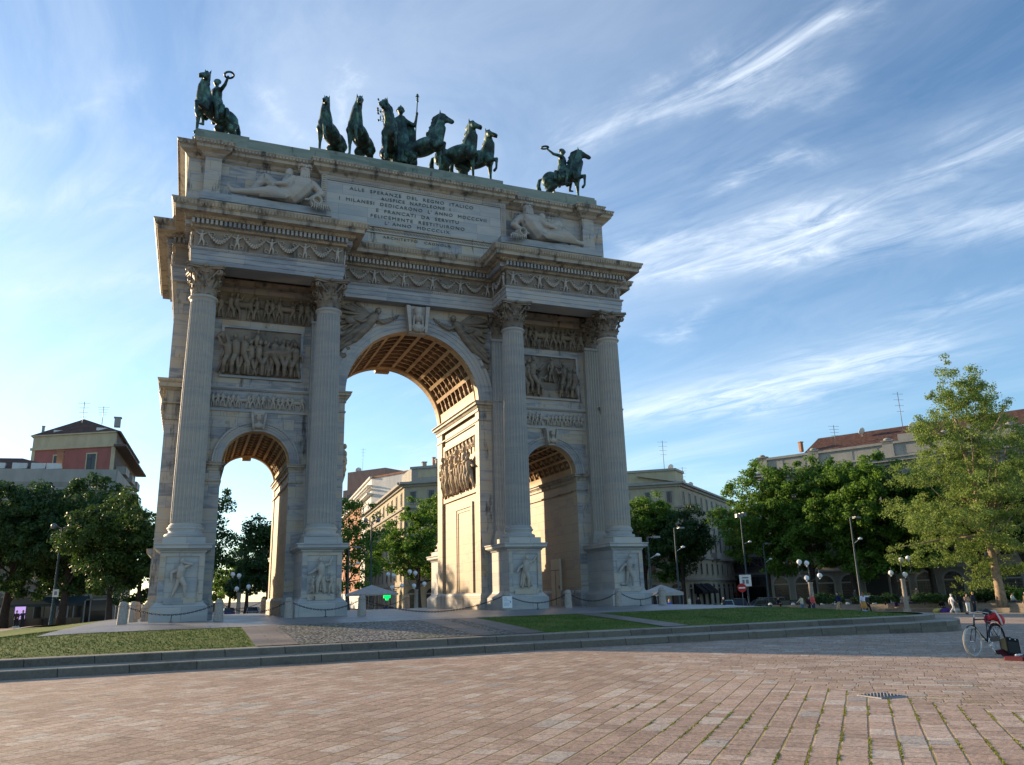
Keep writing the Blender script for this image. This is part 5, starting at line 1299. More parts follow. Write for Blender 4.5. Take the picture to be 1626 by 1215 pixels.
def tree(name, lab, base, H, crown, nclump, nleaf, ls, leaf, bark, seed, trunk_r=.35, trunk_top=None, lean=(0, 0), group='trees round the square', loose=1.0, limbs=9, fork=False):
    """crown: list of (dx, dy, z, rx, ry, rz) ellipsoids above the base"""
    rg = np.random.default_rng(seed); root = thing(name, lab, 'tree', base, 0, group)
    P = []
    vol = np.array([c[3] * c[4] * c[5] for c in crown]) ** .7; vol /= vol.sum()
    for _ in range(nclump):
        c = crown[rg.choice(len(crown), p=vol)]; d = rg.normal(size=3); d /= np.linalg.norm(d)
        if d[2] < -.3: d[2] *= .5
        r = rg.uniform(.45, 1.05) ** (.5) if rg.random() < .85 else rg.uniform(.2, .7)
        P.append((c[0] + d[0] * c[3] * r, c[1] + d[1] * c[4] * r, c[2] + d[2] * c[5] * r))
    P = np.array(P); zmin = P[:, 2].min()
    cr = rg.uniform(.55, 1.25, nclump) * loose
    n = nclump * nleaf; ci = np.repeat(np.arange(nclump), nleaf)
    d = rg.normal(size=(n, 3)); d /= np.linalg.norm(d, axis=1)[:, None]; rr = rg.uniform(0, 1, n) ** .45
    ctr = P[ci] + d * (rr * cr[ci])[:, None] * np.array([1, 1, .72])
    nrm = d * .7 + rg.normal(size=(n, 3)) * .55 + np.array([0, 0, .45]); nrm /= np.linalg.norm(nrm, axis=1)[:, None]
    a = np.cross(nrm, rg.normal(size=(n, 3))); a /= np.linalg.norm(a, axis=1)[:, None]; b_ = np.cross(nrm, a)
    s_ = (ls * rg.uniform(.6, 1.3, n))[:, None]
    V = np.empty((n, 4, 3)); V[:, 0] = ctr - a * s_ ; V[:, 1] = ctr - b_ * s_ * .6; V[:, 2] = ctr + a * s_; V[:, 3] = ctr + b_ * s_ * .6
    npmesh('crown', V.reshape(-1, 3), np.arange(4 * n).reshape(-1, 4), leaf, root)
    tb = MB(); rn = random.Random(seed); top = trunk_top or H * .62; pts = []
    for i in range(9):
        t = i / 8; pts.append((lean[0] * t * t + .12 * math.sin(t * 5 + seed), lean[1] * t * t + .1 * math.cos(t * 4 + seed), -.1 + (top + .1) * t))
    rad = [trunk_r * (1.35 if i == 0 else 1.08 if i == 1 else 1) * (1 - .085 * i) for i in range(9)]
    tb.tube(pts, rad, 9)
    if fork:
        tb.tube([pts[2], (pts[3][0] + 1.1, pts[3][1], pts[3][2] + .4), (pts[5][0] + 2.2, pts[5][1] + .3, pts[5][2] + 1), (pts[7][0] + 3, pts[7][1], pts[7][2] + 1)], [trunk_r * .8, trunk_r * .6, trunk_r * .45, trunk_r * .2], 7)
    tr = tb.build('trunk', bark, root, False)
    lb_ = MB(); sel = rg.choice(nclump, size=min(limbs, nclump), replace=False)
    for k in sel:
        e = Vector(P[k]); s0 = Vector(pts[rn.randint(3, 7)]); 
        if e.z < s0.z: s0 = Vector(pts[3])
        mid = s0.lerp(e, .5) + Vector((0, 0, -.3 if e.z > s0.z + 1 else .3)); r0 = trunk_r * rn.uniform(.25, .42)
        lb_.tube([s0, s0.lerp(mid, .5), mid, mid.lerp(e, .5), e], [r0, r0 * .8, r0 * .6, r0 * .4, r0 * .15], 6)
    lb_.build('limbs', bark, tr, False)
    return root
def AT(px, depth, z=None):
    """world point on the line of sight through photo column px (near the horizon) at a given depth"""
    d = (CF + (px - 813) / 1248.37 * CR_ - ((964.6 - px * .02768) - 607.5) / 1248.37 * CU); p = CAM + d * depth
    return (p.x, p.y, HG(p.x, p.y) if z is None else z)
def blob(H, w_, h0=.3, n=7, seed=1, sq=.8):
    """irregular broad crown made of several lobes"""
    rn = random.Random(seed); out = [(0, 0, H * (h0 + 1) / 2, w_ * .72, w_ * .72, H * (1 - h0) / 2 * .8)]
    for i in range(n):
        a = 2 * math.pi * i / n + rn.uniform(-.3, .3); zz = rn.uniform(h0 + .12, .80) * H; q_ = (zz / H - h0) / (1 - h0); ww = w_ * (.62 - .35 * abs(q_ - .45))
        out.append((math.cos(a) * ww, math.sin(a) * ww, zz, w_ * .42, w_ * .42, H * .17))
    return out
TG = 'trees round the square'
def bt(px, depth, Hpx, wpx, lab, seed, leaf='leaf_mid', h0=.24, nclump=260, nleaf=100, ls=.17, tr=.4, bark='bark', name='broadleaf_tree', lean=(0, 0), loose=1.0, fork=False, limbs=9, group=TG):
    b = AT(px + (px - 813) * .018, depth); top = CAM.z + ((964.6 - px * .02768) - Hpx) * depth / 1248.37 * 1.08; H = top - b[2]; w_ = wpx / 2 * depth / 1248.37 * 1.42
    return tree(name, lab, b, H, blob(H * .96, w_, h0, 8, seed), nclump, nleaf, ls, M[leaf], M[bark], seed, tr, None, lean, group, loose, limbs, fork)
bt(24, 84, 748, 190, 'broad dark tree at the left edge of the picture with a forked trunk', 11, 'leaf_dark', .12, 420, 110, .19, .45, fork=True)
bt(112, 82, 750, 170, 'broad dark tree below the red house, trunk beside the tall lamp post', 12, 'leaf_dark', .10, 420, 110, .19, .42)
bt(-60, 80, 765, 120, 'dark tree cut by the left edge of the picture', 13, 'leaf_dark', .26, 120, 90, .2, .45)
bt(75, 98, 752, 150, 'dark tree behind and between the two big left trees', 41, 'leaf_dark', .1, 220, 90, .22, .4)
bt(184, 62, 780, 120, 'lighter bushy tree standing just left of the arch with low foliage', 14, 'leaf_soft', .08, 200, 110, .14, .25, loose=.8)
bt(232, 66, 775, 100, 'slender light green tree against the left pedestal of the arch', 15, 'leaf_soft', .1, 140, 100, .14, .22, loose=.8)
bt(316, 72, 742, 82, 'tall narrow tree half hidden behind the left pier, leaves against the sky', 16, 'leaf_dark', .05, 150, 85, .15, .25, loose=.9)
bt(352, 190, 895, 60, 'distant light green tree low in the left passage', 17, 'leaf_mid', .05, 60, 80, .3, .3)
bt(372, 150, 868, 46, 'small far avenue tree behind the four globe lamp', 18, 'leaf_mid', .1, 60, 80, .25, .3)
bt(398, 128, 842, 52, 'middle avenue tree seen through the left passage', 19, 'leaf_dark', .08, 90, 90, .22, .35)
bt(432, 105, 815, 80, 'nearest avenue tree filling the right of the left passage', 20, 'leaf_dark', .08, 150, 95, .2, .4)
bt(556, 86, 758, 84, 'sparse tall tree at the left of the main opening beside the second pedestal', 21, 'leaf_mid', .08, 120, 75, .16, .25, loose=.9)
bt(668, 118, 778, 128, 'dense round green tree filling the main opening on the right', 22, 'leaf_mid', .18, 300, 110, .19, .42)
bt(742, 100, 800, 70, 'tree behind the third pedestal, mostly hidden by the right pier', 23, 'leaf_dark', .2, 70, 70, .2, .35)
bt(1022, 124, 772, 92, 'green tree touching the right side of the arch', 24, 'leaf_mid', .14, 260, 105, .19, .4)
bt(1080, 120, 795, 78, 'darker tree right of the arch before the cream corner house', 25, 'leaf_dark', .16, 230, 105, .19, .4)
for i, (px, dp, hp_, wp_, lb2) in enumerate([(1214, 108, 742, 112, 'leftmost tree of the row before the long balustraded palace'), (1283, 103, 728, 116, 'second tree of the row, right behind the globe lamp'), (1345, 99, 736, 114, 'third tree of the row, behind the tall grey lamp post'),
                                           (1408, 95, 730, 112, 'fourth tree of the row, left neighbour of the tall plane tree'), (1470, 95, 738, 110, 'fifth tree of the row, partly hidden by the plane tree'), (1540, 95, 760, 120, 'dark tree directly behind the plane tree'), (1622, 90, 740, 130, 'dark tree behind the right edge of the picture')]):
    bt(px, dp, hp_ - (14 if i < 5 else 34), wp_ * 1.08, lb2, 30 + i, 'leaf_mid' if i < 5 else 'leaf_dark', .16, 360, 105, .185, .42, lean=(.5 - .2 * i, 0))
# the tall plane tree at the right
def plane_tree():
    b = AT(1583, 76); H = 28.5; rn = random.Random(77); cr = []
    for i in range(20):
        t = i / 19; zz = 4.6 + 18.4 * t; a = i * 2.4; w_ = 9.2 * math.sin(math.pi * min(1, (.20 + .80 * t)) ) ** .6 * (1 - .45 * t) if t < .98 else .8
        cr.append((math.cos(a) * w_ * .55 - 1.4 * (1 - t) + .1, math.sin(a) * w_ * .55, zz, w_ * .55 + .4, w_ * .55 + .4, 1.9))
    for dx, zz, hh in ((-6.6, 17.0, 2.6), (-5.0, 19.2, 3.2), (-3.4, 20.8, 3.4), (-1.5, 22.6, 3.4), (.2, 23.2, 3.2), (1.9, 22.6, 3.2), (3.4, 21.6, 3.4), (5.0, 19.6, 3.2), (6.3, 17.2, 3), (-2.4, 19, 3), (2.6, 19, 3), (-7.2, 13.5, 2.2)): cr.append((dx * .95, rn.uniform(-1, 1), zz, .85, .85, hh * .9))
    return tree('plane_tree', 'tall airy plane tree with a pale mottled trunk at the right', b, H, cr, 1120, 92, .10, M['leaf_fresh'], M['plane_bark'], 77, .42, 19.0, (-1.2, .4), None, .72, 46)
plane_tree()
# low hedge and shrubs behind the terrace
def shrub(px, depth, w_, h, lab, seed, leaf='leaf_dark', zoff=.9, name='shrub', grp='shrubs on the terrace'):
    b = AT(px, depth); b = (b[0], b[1], b[2] + zoff)
    return tree(name, lab, b, h, [(0, 0, h * .5, w_, w_ * .7, h * .5), (w_ * .6, 0, h * .4, w_ * .6, w_ * .5, h * .4), (-w_ * .6, 0, h * .4, w_ * .6, w_ * .5, h * .35)], 36, 60, .10, M[leaf], M['bark'], seed, .05, h * .6, (0, 0), grp, .35, 4)
SH_ = [(1372, 'low dark hedge bush left of the seated group'), (1402, 'low hedge bush behind the globe lamp pillar'), (1462, 'low hedge bush right of the seated group'), (1490, 'low dark bush left of the walker in white'), (1546, 'shrub behind the pair of standing people'), (1560, 'shrub just left of the plane trunk'), (1598, 'shrub just right of the plane trunk'), (1612, 'yellowish shrub near the right edge'), (1318, 'low bush behind the man in navy'), (1296, 'low bush behind the man in the red shirt')]
for i, (px, lb2) in enumerate(SH_): shrub(px, 80, 1.4, 1.5 if px > 1540 else 1.0, lb2, 200 + i, 'leaf_mid' if px > 1590 else 'leaf_dark')
bt(1545, 82, 890, 60, 'young sapling with thin drooping leaves left of the plane trunk', 61, 'leaf_fresh', .1, 50, 40, .10, .08, loose=.6, group='shrubs on the terrace')
# ================================================================ BUILDINGS
def stucco(name, col, var=.12, rough=.85):
    m, q, b = newmat(name, rough, .2); p = POS(q)
    f = q.noise(q.vm('MULTIPLY', p, (1, 1, .35)), .8, 6, .65)
    q.put(b.inputs['Base Color'], q.mix(q.mr(f, .35, .68), tuple(x * (1 - var) for x in col), tuple(x * (1 + var) for x in col))); bump(q, b, q.noise(p, 8, 4, .6), .02, .3); return m
M['cream'] = stucco('cream stucco', (.42, .37, .27)); M['beige'] = stucco('grey beige stone', (.27, .25, .21)); M['greyst'] = stucco('grey stone trim', (.33, .32, .29))
M['yellow'] = stucco('yellow stucco', (.45, .40, .27)); M['red'] = stucco('red stucco', (.30, .12, .105)); M['white'] = stucco('white render', (.62, .61, .58)); M['pink'] = stucco('brownish pink render', (.36, .22, .17))
M['brick'] = stucco('orange brick', (.36, .17, .10)); M['greywall'] = stucco('dull brown cladding', (.12, .10, .09)); M['greyflat'] = stucco('grey render', (.24, .24, .24))
def rooftile():
    m, q, b = newmat('red roof tiles', .8, .2); p = POS(q); x, y, z = q.sep(p)
    c = q.ramp(q.m('ADD', q.m('MULTIPLY', q.noise(p, 3, 5, .7), .7), q.m('MULTIPLY', q.white(q.vm('FLOOR', q.vm('SCALE', p, 3))), .3)), [(.3, (.07, .036, .03)), (.5, (.105, .055, .043)), (.7, (.14, .08, .058))])
    q.put(b.inputs['Base Color'], c); bump(q, b, q.m('FRACT', q.m('MULTIPLY', z, 4)), .05, .6); return m
M['tile'] = rooftile()
def glassmat():
    m, q, b = newmat('window glass', .12, .6); p = POS(q); f = q.white(q.vm('FLOOR', q.vm('SCALE', p, .35)))
    q.put(b.inputs['Base Color'], q.ramp(f, [(0, (.012, .014, .018)), (.7, (.03, .035, .04)), (1, (.09, .09, .085))])); return m
M['glass'] = glassmat(); M['shutter'] = plain('dark shutters', (.05, .045, .04), .6, .2); M['awn'] = plain('dark awning cloth', (.012, .012, .014), .8, .2)
M['metal'] = plain('grey metal', (.18, .19, .20), .45, .15, 4, .5); M['greenmetal'] = plain('dark green grey lamp paint', (.035, .06, .065), .45, .2)
class Facade:
    """a wall between two plan points, with local coordinates (s along, out, z)"""
    def __init__(s, a, b, z0):
        s.a = Vector((a[0], a[1], 0)); s.b = Vector((b[0], b[1], 0)); s.z0 = z0; s.t = (s.b - s.a).normalized(); s.L = (s.b - s.a).length; s.n = Vector((s.t.y, -s.t.x, 0))
    def M(s): return Matrix(((s.t.x, -s.n.x, 0, s.a.x), (s.t.y, -s.n.y, 0, s.a.y), (0, 0, 1, s.z0), (0, 0, 0, 1)))   # local y negative = outwards
def floors(name_root, F, root, wallm, trimm, fl, nb, s0=None, s1=None, gf=None, glass=None):
    """fl: list of (z_sill, z_head, halfwidth, kind); windows are parts with frame and pane"""
    s0 = 0 if s0 is None else s0; s1 = F.L if s1 is None else s1
    for zi, zh, hw, kind in fl:
        for i in range(nb):
            c = s0 + (s1 - s0) * (i + .5) / nb
            w_ = MB(); w_.M = F.M(); w_.off = wloc(root)
            e = .16
            for (a, b, c_, d) in ((c - hw - e, c - hw, zi, zh), (c + hw, c + hw + e, zi, zh), (c - hw - e, c + hw + e, zh, zh + e * 1.2)): w_.box(a, b, -.10, .02, c_, d)
            w_.box(c - hw - e * 1.5, c + hw + e * 1.5, -.16, .02, zi - .14, zi)
            if kind == 'ped': w_.box(c - hw - .3, c + hw + .3, -.28, .02, zh + .42, zh + .56); w_.box(c - hw - .2, c + hw + .2, -.12, .02, zh + .2, zh + .42)
            if kind == 'arch':
                w_.add([(c - hw * math.cos(u) * (1.25 if k else 1), -.10, zh + hw * math.sin(u) * (1.25 if k else 1)) for k in (0, 1) for u in np.linspace(0, math.pi, 9)], [(j, j + 1, 9 + j + 1, 9 + j) for j in range(8)])
            o = w_.build('window', trimm, root)
            g_ = MB(); g_.M = F.M()
            if kind == 'arch':
                g_.add([(c - hw, -.02, zi), (c + hw, -.02, zi)] + [(c + hw * math.cos(u), -.02, zh + hw * math.sin(u)) for u in np.linspace(0, math.pi, 9)], [tuple(range(11))])
            else:
                g_.box(c - hw, c + hw, -.03, .01, zi, zh)
            g_.build('pane', glass or M['glass'], o)
            if kind != 'arch':
                g_ = MB(); g_.M = F.M(); g_.box(c - .03, c + .03, -.05, .0, zi, zh); g_.box(c - hw, c + hw, -.05, .0, zi + (zh - zi) * .66, zi + (zh - zi) * .66 + .05); g_.build('frame', M['shutter'], o)
def bands(F, root, name, mat, lst, ext=.0):
    m_ = MB(); m_.M = F.M()
    for z0, z1, out in lst: m_.box(-out - ext, F.L + out + ext, -out, .05, z0, z1)
    return m_.build(name, mat, root)
def block(root, name, mat, pts, z0, z1):
    m_ = MB(); m_.poly(pts, z0, z1); return m_.build(name, mat, root)
def xy(px, d, py=None):
    if py is None: a = AT(px, d); return (a[0], a[1])
    p = CAM + (CF + (px - 813) / 1248.37 * CR_ - (py - 607.5) / 1248.37 * CU) * d; return (p.x, p.y)
def away(p, q_, dist):
    """two points further back, perpendicular to p-q"""
    t = Vector((q_[0] - p[0], q_[1] - p[1])).normalized(); n = Vector((-t.y, t.x)); return (p[0] + n.x * dist, p[1] + n.y * dist), (q_[0] + n.x * dist, q_[1] + n.y * dist)
def antenna(root, p, z, h, seed=0):
    m_ = MB(); m_.tube([(p[0], p[1], z), (p[0], p[1], z + h)], .05, 5)
    for i in range(4): L = .9 - .12 * i; zz = z + h * (.95 - .14 * i); m_.tube([(p[0] - L, p[1] + .2, zz), (p[0] + L, p[1] - .2, zz)], .025, 4)
    m_.build('antenna', M['metal'], root)
def dish(root, p, z, r=.5):
    m_ = MB(); m_.ell((p[0], p[1], z + .6), (r, r * .3, r), Matrix.Rotation(.5, 3, 'X'), 12, 6); m_.tube([(p[0], p[1], z - .3), (p[0], p[1], z + .5)], .04, 5); m_.build('satellite_dish', M['white'], root)
def chimney(root, p, z, h=1.2, w_=.5, mat=None):
    m_ = MB(); m_.box(p[0] - w_ / 2, p[0] + w_ / 2, p[1] - w_ / 2, p[1] + w_ / 2, z - .5, z + h); m_.box(p[0] - w_ * .65, p[0] + w_ * .65, p[1] - w_ * .65, p[1] + w_ * .65, z + h, z + h + .15); m_.build('chimney', mat or M['brick'], root)

# ---- long palace behind the trees on the right
P0, P1 = xy(1206, 124, 765), xy(1740, 97, 690)
zg = -2.6; b0, b1 = away(P0, P1, 22)
r_ = thing('palace', 'long grey stone palace with a balustraded parapet and red tiled roof behind the right trees', 'building', (P0[0], P0[1], 0))
block(r_, 'wall', M['beige'], [P0, P1, b1, b0], zg, 19.2)
F = Facade(P0, P1, 0)
bands(F, r_, 'cornice', M['greyst'], [(16.9, 17.35, .5), (17.35, 17.8, 1.1), (17.8, 17.95, 1.3), (8.2, 8.6, .35), (2.6, 2.9, .25), (19.9, 20.25, .3)])
bands(F, r_, 'parapet', M['greyst'], [(17.95, 19.95, .05)])
Fs = Facade(b0, P0, 0); bands(Fs, r_, 'cornice', M['greyst'], [(16.9, 17.35, .5), (17.35, 17.8, 1.1), (17.8, 17.95, 1.3), (19.9, 20.25, .3), (17.95, 19.95, .05)])
m_ = MB(); m_.M = F.M()
for c in (.9, 9.0, F.L * .45, F.L * .62, F.L * .8, F.L - 1): m_.box(c - .75, c + .75, -.3, .3, 17.95, 20.35); m_.box(c - .85, c + .85, -.4, .4, 20.35, 20.5); m_.ell((c, -.1, 20.6), (.5, .4, .25))
for i in range(12):
    c0 = .8 + i * (F.L - 1.6) / 12; c1 = c0 + (F.L - 1.6) / 12
    m_.box(c0 + .2, c1 - .2, -.09, .1, 18.35, 19.6)
m_.build('parapet_piers', M['greyst'], r_)
floors('p', F, r_, M['beige'], M['greyst'], [(3.9, 6.9, .75, 'ped'), (9.6, 12.6, .75, 'ped'), (13.9, 16.0, .7, '')], 13)
floors('p', F, r_, M['beige'], M['greyst'], [(-1.3, .9, 1.15, 'arch')], 13)
m_ = MB(); m_.M = F.M()
for i in range(14): m_.box(-.1, F.L, -.02, 0, zg + .1 + i * .38, zg + .1 + i * .38 + .33)
rus = None
m_.build('rusticated_base', M['beige'], r_)
a0, a1 = away(P0, P1, 3.5); Pm0 = Vector(a0).lerp(Vector(a1), .11); k0, k1 = away(P0, P1, 10); Pm1 = Vector(k0).lerp(Vector(k1), .15); e0, e1 = away(P0, P1, 19)
m_ = MB(); m_.add([(Pm0.x, Pm0.y, 19.7), (a1[0], a1[1], 19.7), (k1[0], k1[1], 24.0), (Pm1.x, Pm1.y, 24.0), (e0[0], e0[1], 19.7), (e1[0], e1[1], 19.7)], [(0, 1, 2, 3), (3, 2, 5, 4), (0, 3, 4)]); m_.build('roof', M['tile'], r_)
m_ = MB(); m_.M = F.M()
for c in (20, 29, 42): m_.box(c, c + 3.2, 4.2, 7, 20.6, 21.9)
m_.build('dormer', M['greyst'], r_)
pt = lambda s_, back: tuple((F.a + F.t * s_ - F.n * back).xy)
antenna(r_, pt(20, 8), 22.5, 6.5); antenna(r_, pt(10.5, 6), 21.5, 3.5); dish(r_, pt(21.5, 7), 22.6, .75); dish(r_, pt(14, 8), 23.2, .6); chimney(r_, pt(5, 6), 22.0, 1.0)
dr = MB(); dr.M = F.M(); dc = F.L * .355; dr.box(dc - 1.5, dc + 1.5, -.12, -.08, zg, 2.4); dr.build('door', M['dark'], r_)

# ---- cream corner house right of the arch
C0, C1, C2 = xy(945, 141, 770), xy(1078, 137, 765), xy(1161, 172, 798)
r_ = thing('corner_house', 'cream corner house with rows of tall windows and arcaded ground floor right of the arch', 'building', (C1[0], C1[1], 0))
zg = -2.4; bk = (C2[0] + (C0[0] - C1[0]), C2[1] + (C0[1] - C1[1]))
block(r_, 'wall', M['cream'], [C0, C1, C2, bk], zg, 18.6)
for F, nb in ((Facade(C0, C1, 0), 4), (Facade(C1, C2, 0), 10)):
    bands(F, r_, 'cornice', M['greyst'], [(18.0, 18.4, .35), (18.4, 18.75, .8), (14.4, 14.7, .25), (5.9, 6.3, .4), (2.1, 2.45, .3)])
    floors('c', F, r_, M['cream'], M['greyst'], [(15.2, 17.2, .45, ''), (11.0, 13.6, .5, 'ped'), (7.0, 9.7, .5, 'ped'), (3.2, 5.1, .45, '')], nb)
    floors('c', F, r_, M['cream'], M['greyst'], [(zg + .3, .7, .85, 'arch')], nb)
F = Facade(C1, C2, 0)
for c in (F.L * .22, F.L * .5, F.L * .86):
    m_ = MB(); m_.M = F.M(); m_.box(c - 1.9, c + 1.9, -1.1, 0, 6.1, 6.3); m_.box(c - 1.9, c + 1.9, -1.1, -1.0, 6.3, 7.2); m_.box(c - 1.9, c - 1.8, -1.1, 0, 6.3, 7.2); m_.box(c + 1.8, c + 1.9, -1.1, 0, 6.3, 7.2)
    for u in (-1.5, 1.5): m_.add([(c + u - .12, 0, 6.1), (c + u + .12, 0, 6.1), (c + u + .12, -1, 6.1), (c + u - .12, -1, 6.1), (c + u - .12, 0, 5.3), (c + u + .12, 0, 5.3)], [(0, 3, 4), (1, 5, 2), (3, 2, 5, 4), (0, 1, 2, 3)])
    m_.build('balcony', M['greyst'], r_)
m_ = MB(); m_.M = F.M(); 
for c in (F.L * .14, F.L * .24, F.L * .33): m_.add([(c - 1.6, 0, 1.6), (c + 1.6, 0, 1.6), (c + 1.6, -1.6, .2), (c - 1.6, -1.6, .2), (c + 1.6, -1.6, -.2), (c - 1.6, -1.6, -.2), (c - 1.6, 0, -.1), (c + 1.6, 0, -.1)], [(0, 1, 2, 3), (3, 2, 4, 5), (0, 3, 5, 6), (1, 7, 4, 2)])
m_.build('awning', M['awn'], r_)
m_ = MB(); m_.M = F.M(); c = F.L * .85; m_.add([(c - 1, 0, -.2), (c + 1, 0, -.2), (c + 1, -1.0, -.9), (c - 1, -1.0, -.9), (c + 1, -1, -1.2), (c - 1, -1, -1.2)], [(0, 1, 2, 3), (3, 2, 4, 5)]); m_.build('awning', plain('red awning cloth', (.35, .03, .03), .8, .1), r_)
F0 = Facade(C0, C1, 0); at0 = (Vector(C0) * .98 + Vector(C2) * .02); 
ins = [tuple(Vector(C1).lerp(Vector(bk), .06)), tuple(Vector(C1).lerp(Vector(C2), .13) + (Vector(C0) - Vector(C1)).normalized() * 1.2), tuple(Vector(C0).lerp(Vector(bk), .13)), tuple(Vector(C0).lerp(Vector(bk), .06))]
ct = Vector(C1) + (Vector(C0) - Vector(C1)).normalized() * .8 + (Vector(C2) - Vector(C1)).normalized() * .8
cu_ = ct + (Vector(C2) - Vector(C1)).normalized() * 5; cl_ = Vector(C0) + (Vector(C2) - Vector(C1)).normalized() * .8; cm_ = cl_ + (Vector(C2) - Vector(C1)).normalized() * 5
block(r_, 'attic_storey', M['yellow'], [tuple(cl_), tuple(ct), tuple(cu_), tuple(cm_)], 18.6, 21.2)
for FF in (Facade(tuple(cl_), tuple(ct), 0), Facade(tuple(ct), tuple(cu_), 0)): bands(FF, r_, 'attic_trim', M['greyst'], [(20.9, 21.3, .25), (18.7, 19.1, .12)])
m_ = MB(); m_.add([(C1[0], C1[1], 18.7), (C2[0], C2[1], 18.7), ((bk[0] + C2[0]) / 2, (bk[1] + C2[1]) / 2, 20.2), ((C0[0] + C1[0]) / 2, (C0[1] + C1[1]) / 2, 20.2)], [(0, 1, 2, 3)]); m_.build('roof', M['tile'], r_)
ptc = lambda s_, back: tuple((F.a + F.t * s_ - F.n * back).xy)
for s_ in (14, 17, 22, 26, 30, 33): chimney(r_, ptc(s_, 3), 19.2, 1.1, .5)
antenna(r_, ptc(2, 3), 21.2, 5.5); antenna(r_, ptc(14, 3), 19.4, 4); dish(r_, ptc(2.5, 2), 21.2, .6); dish(r_, ptc(10, 2), 19.3, .6); dish(r_, ptc(15, 2), 19.3, .7)
# ---- dark modern block between the corner house and the palace
D0, D1 = xy(1159, 168, 850), xy(1245, 150, 850); d0, d1 = away(D0, D1, 14)
r_ = thing('modern_block', 'dull brown modern block with strip windows between the corner house and the palace', 'building', (D0[0], D0[1], 0))
block(r_, 'wall', M['greywall'], [D0, D1, d1, d0], -2.5, 12.6); F = Facade(D0, D1, 0)
floors('d', F, r_, None, M['greywall'], [(1.0, 2.6, 1.5, ''), (4.6, 6.2, 1.5, ''), (8.2, 9.8, 1.5, '')], 6)
bands(F, r_, 'floor_bands', M['greyflat'], [(3.0, 3.5, .1), (6.6, 7.1, .1), (10.4, 10.9, .1), (12.4, 12.8, .3)])
D2 = xy(1155, 186, 830); D3 = xy(1200, 180, 830); q0, q1 = away(D2, D3, 14); block(r_, 'rear_block', M['greyflat'], [D2, D3, q1, q0], -2.5, 18.5)
m_ = MB(); m_.M = F.M(); m_.box(2, F.L - 2, -.3, 0, -2.0, .6); m_.build('shopfront', M['dark'], r_)

# ---- street seen through the main opening
K0, K1, K2 = xy(760, 128, 770), xy(642, 132, 770), xy(581, 180, 815)
r_ = thing('yellow_house', 'yellow and grey corner house with shuttered windows seen through the main opening', 'building', (K1[0], K1[1], 0))
kb = (K2[0] + K0[0] - K1[0], K2[1] + K0[1] - K1[1])
block(r_, 'wall', M['cream'], [K2, K1, K0, kb], -2.2, 19.2)
for F, nb in ((Facade(K2, K1, 0), 10), (Facade(K1, K0, 0), 4)):
    bands(F, r_, 'cornice', M['greyst'], [(18.4, 18.8, .35), (18.8, 19.2, .9), (14.8, 15.1, .3), (6.1, 6.5, .45), (2.3, 2.6, .3)])
    floors('k', F, r_, None, M['greyst'], [(15.7, 17.6, .5, ''), (11.2, 13.8, .5, 'ped'), (7.2, 9.8, .5, 'ped'), (3.3, 5.2, .5, '')], nb)
    floors('k', F, r_, None, M['greyst'], [(-1.9, 1.0, .9, 'arch')], nb)
F = Facade(K2, K1, 0)
yl = MB(); yl.M = F.M()
for i in range(10): c = F.L * (i + .5) / 10 + F.L / 20; yl.box(c - .35, c + .35, -.03, 0, 6.6, 14.7)
yl.build('yellow_panels', M['yellow'], r_)
for c in (F.L * .35, F.L * .75):
    m_ = MB(); m_.M = F.M(); m_.box(c - 2, c + 2, -1.1, 0, 6.4, 6.6); m_.box(c - 2, c + 2, -1.1, -1.0, 6.6, 7.5); m_.build('balcony', M['greyst'], r_)
u0 = Vector(K1) + (Vector(K0) - Vector(K1)).normalized() * 1.5 + (Vector(K2) - Vector(K1)).normalized() * 1; u1 = Vector(K0) + (Vector(K2) - Vector(K1)).normalized() * 1; u2_ = u1 + (Vector(K2) - Vector(K1)).normalized() * 10; u3 = u0 + (Vector(K2) - Vector(K1)).normalized() * 10
block(r_, 'attic_storey', M['greyst'], [tuple(u0), tuple(u1), tuple(u2_), tuple(u3)], 19.2, 21.8)
FA = Facade(tuple(u0), tuple(u1), 0); bands(FA, r_, 'attic_trim', M['greyst'], [(21.5, 21.9, .2), (19.2, 19.5, .12)]); yl = MB(); yl.M = FA.M()
for i in range(3): yl.box(1.2 + i * 4.4, 4.6 + i * 4.4, -.03, 0, 20.0, 21.2)
yl.build('yellow_panels', M['yellow'], r_)
for s_ in (1, 3.5, 6): chimney(r_, tuple((FA.a + FA.t * s_ - FA.n * 3).xy), 22.2, .8 + .3 * (s_ == 3.5), .7, M['greyst'])
# house added across the street behind the second pier to shade the yellow one
A0, A1, A2 = xy(448, 150), xy(505, 150), xy(520, 195)
r_ = thing('shading_street_house', 'plain cream house added across the street behind the second column pair to shade the yellow house', 'building', (A1[0], A1[1], 0))
ab = (A2[0] + A0[0] - A1[0], A2[1] + A0[1] - A1[1]); block(r_, 'wall', M['cream'], [A0, A1, A2, ab], -2, 17); bands(Facade(A0, A1, 0), r_, 'cornice', M['greyst'], [(16.5, 17.1, .5)]); floors('a', Facade(A1, A2, 0), r_, None, M['greyst'], [(3, 5, .5, ''), (7, 9, .5, ''), (11, 13, .5, '')], 6)
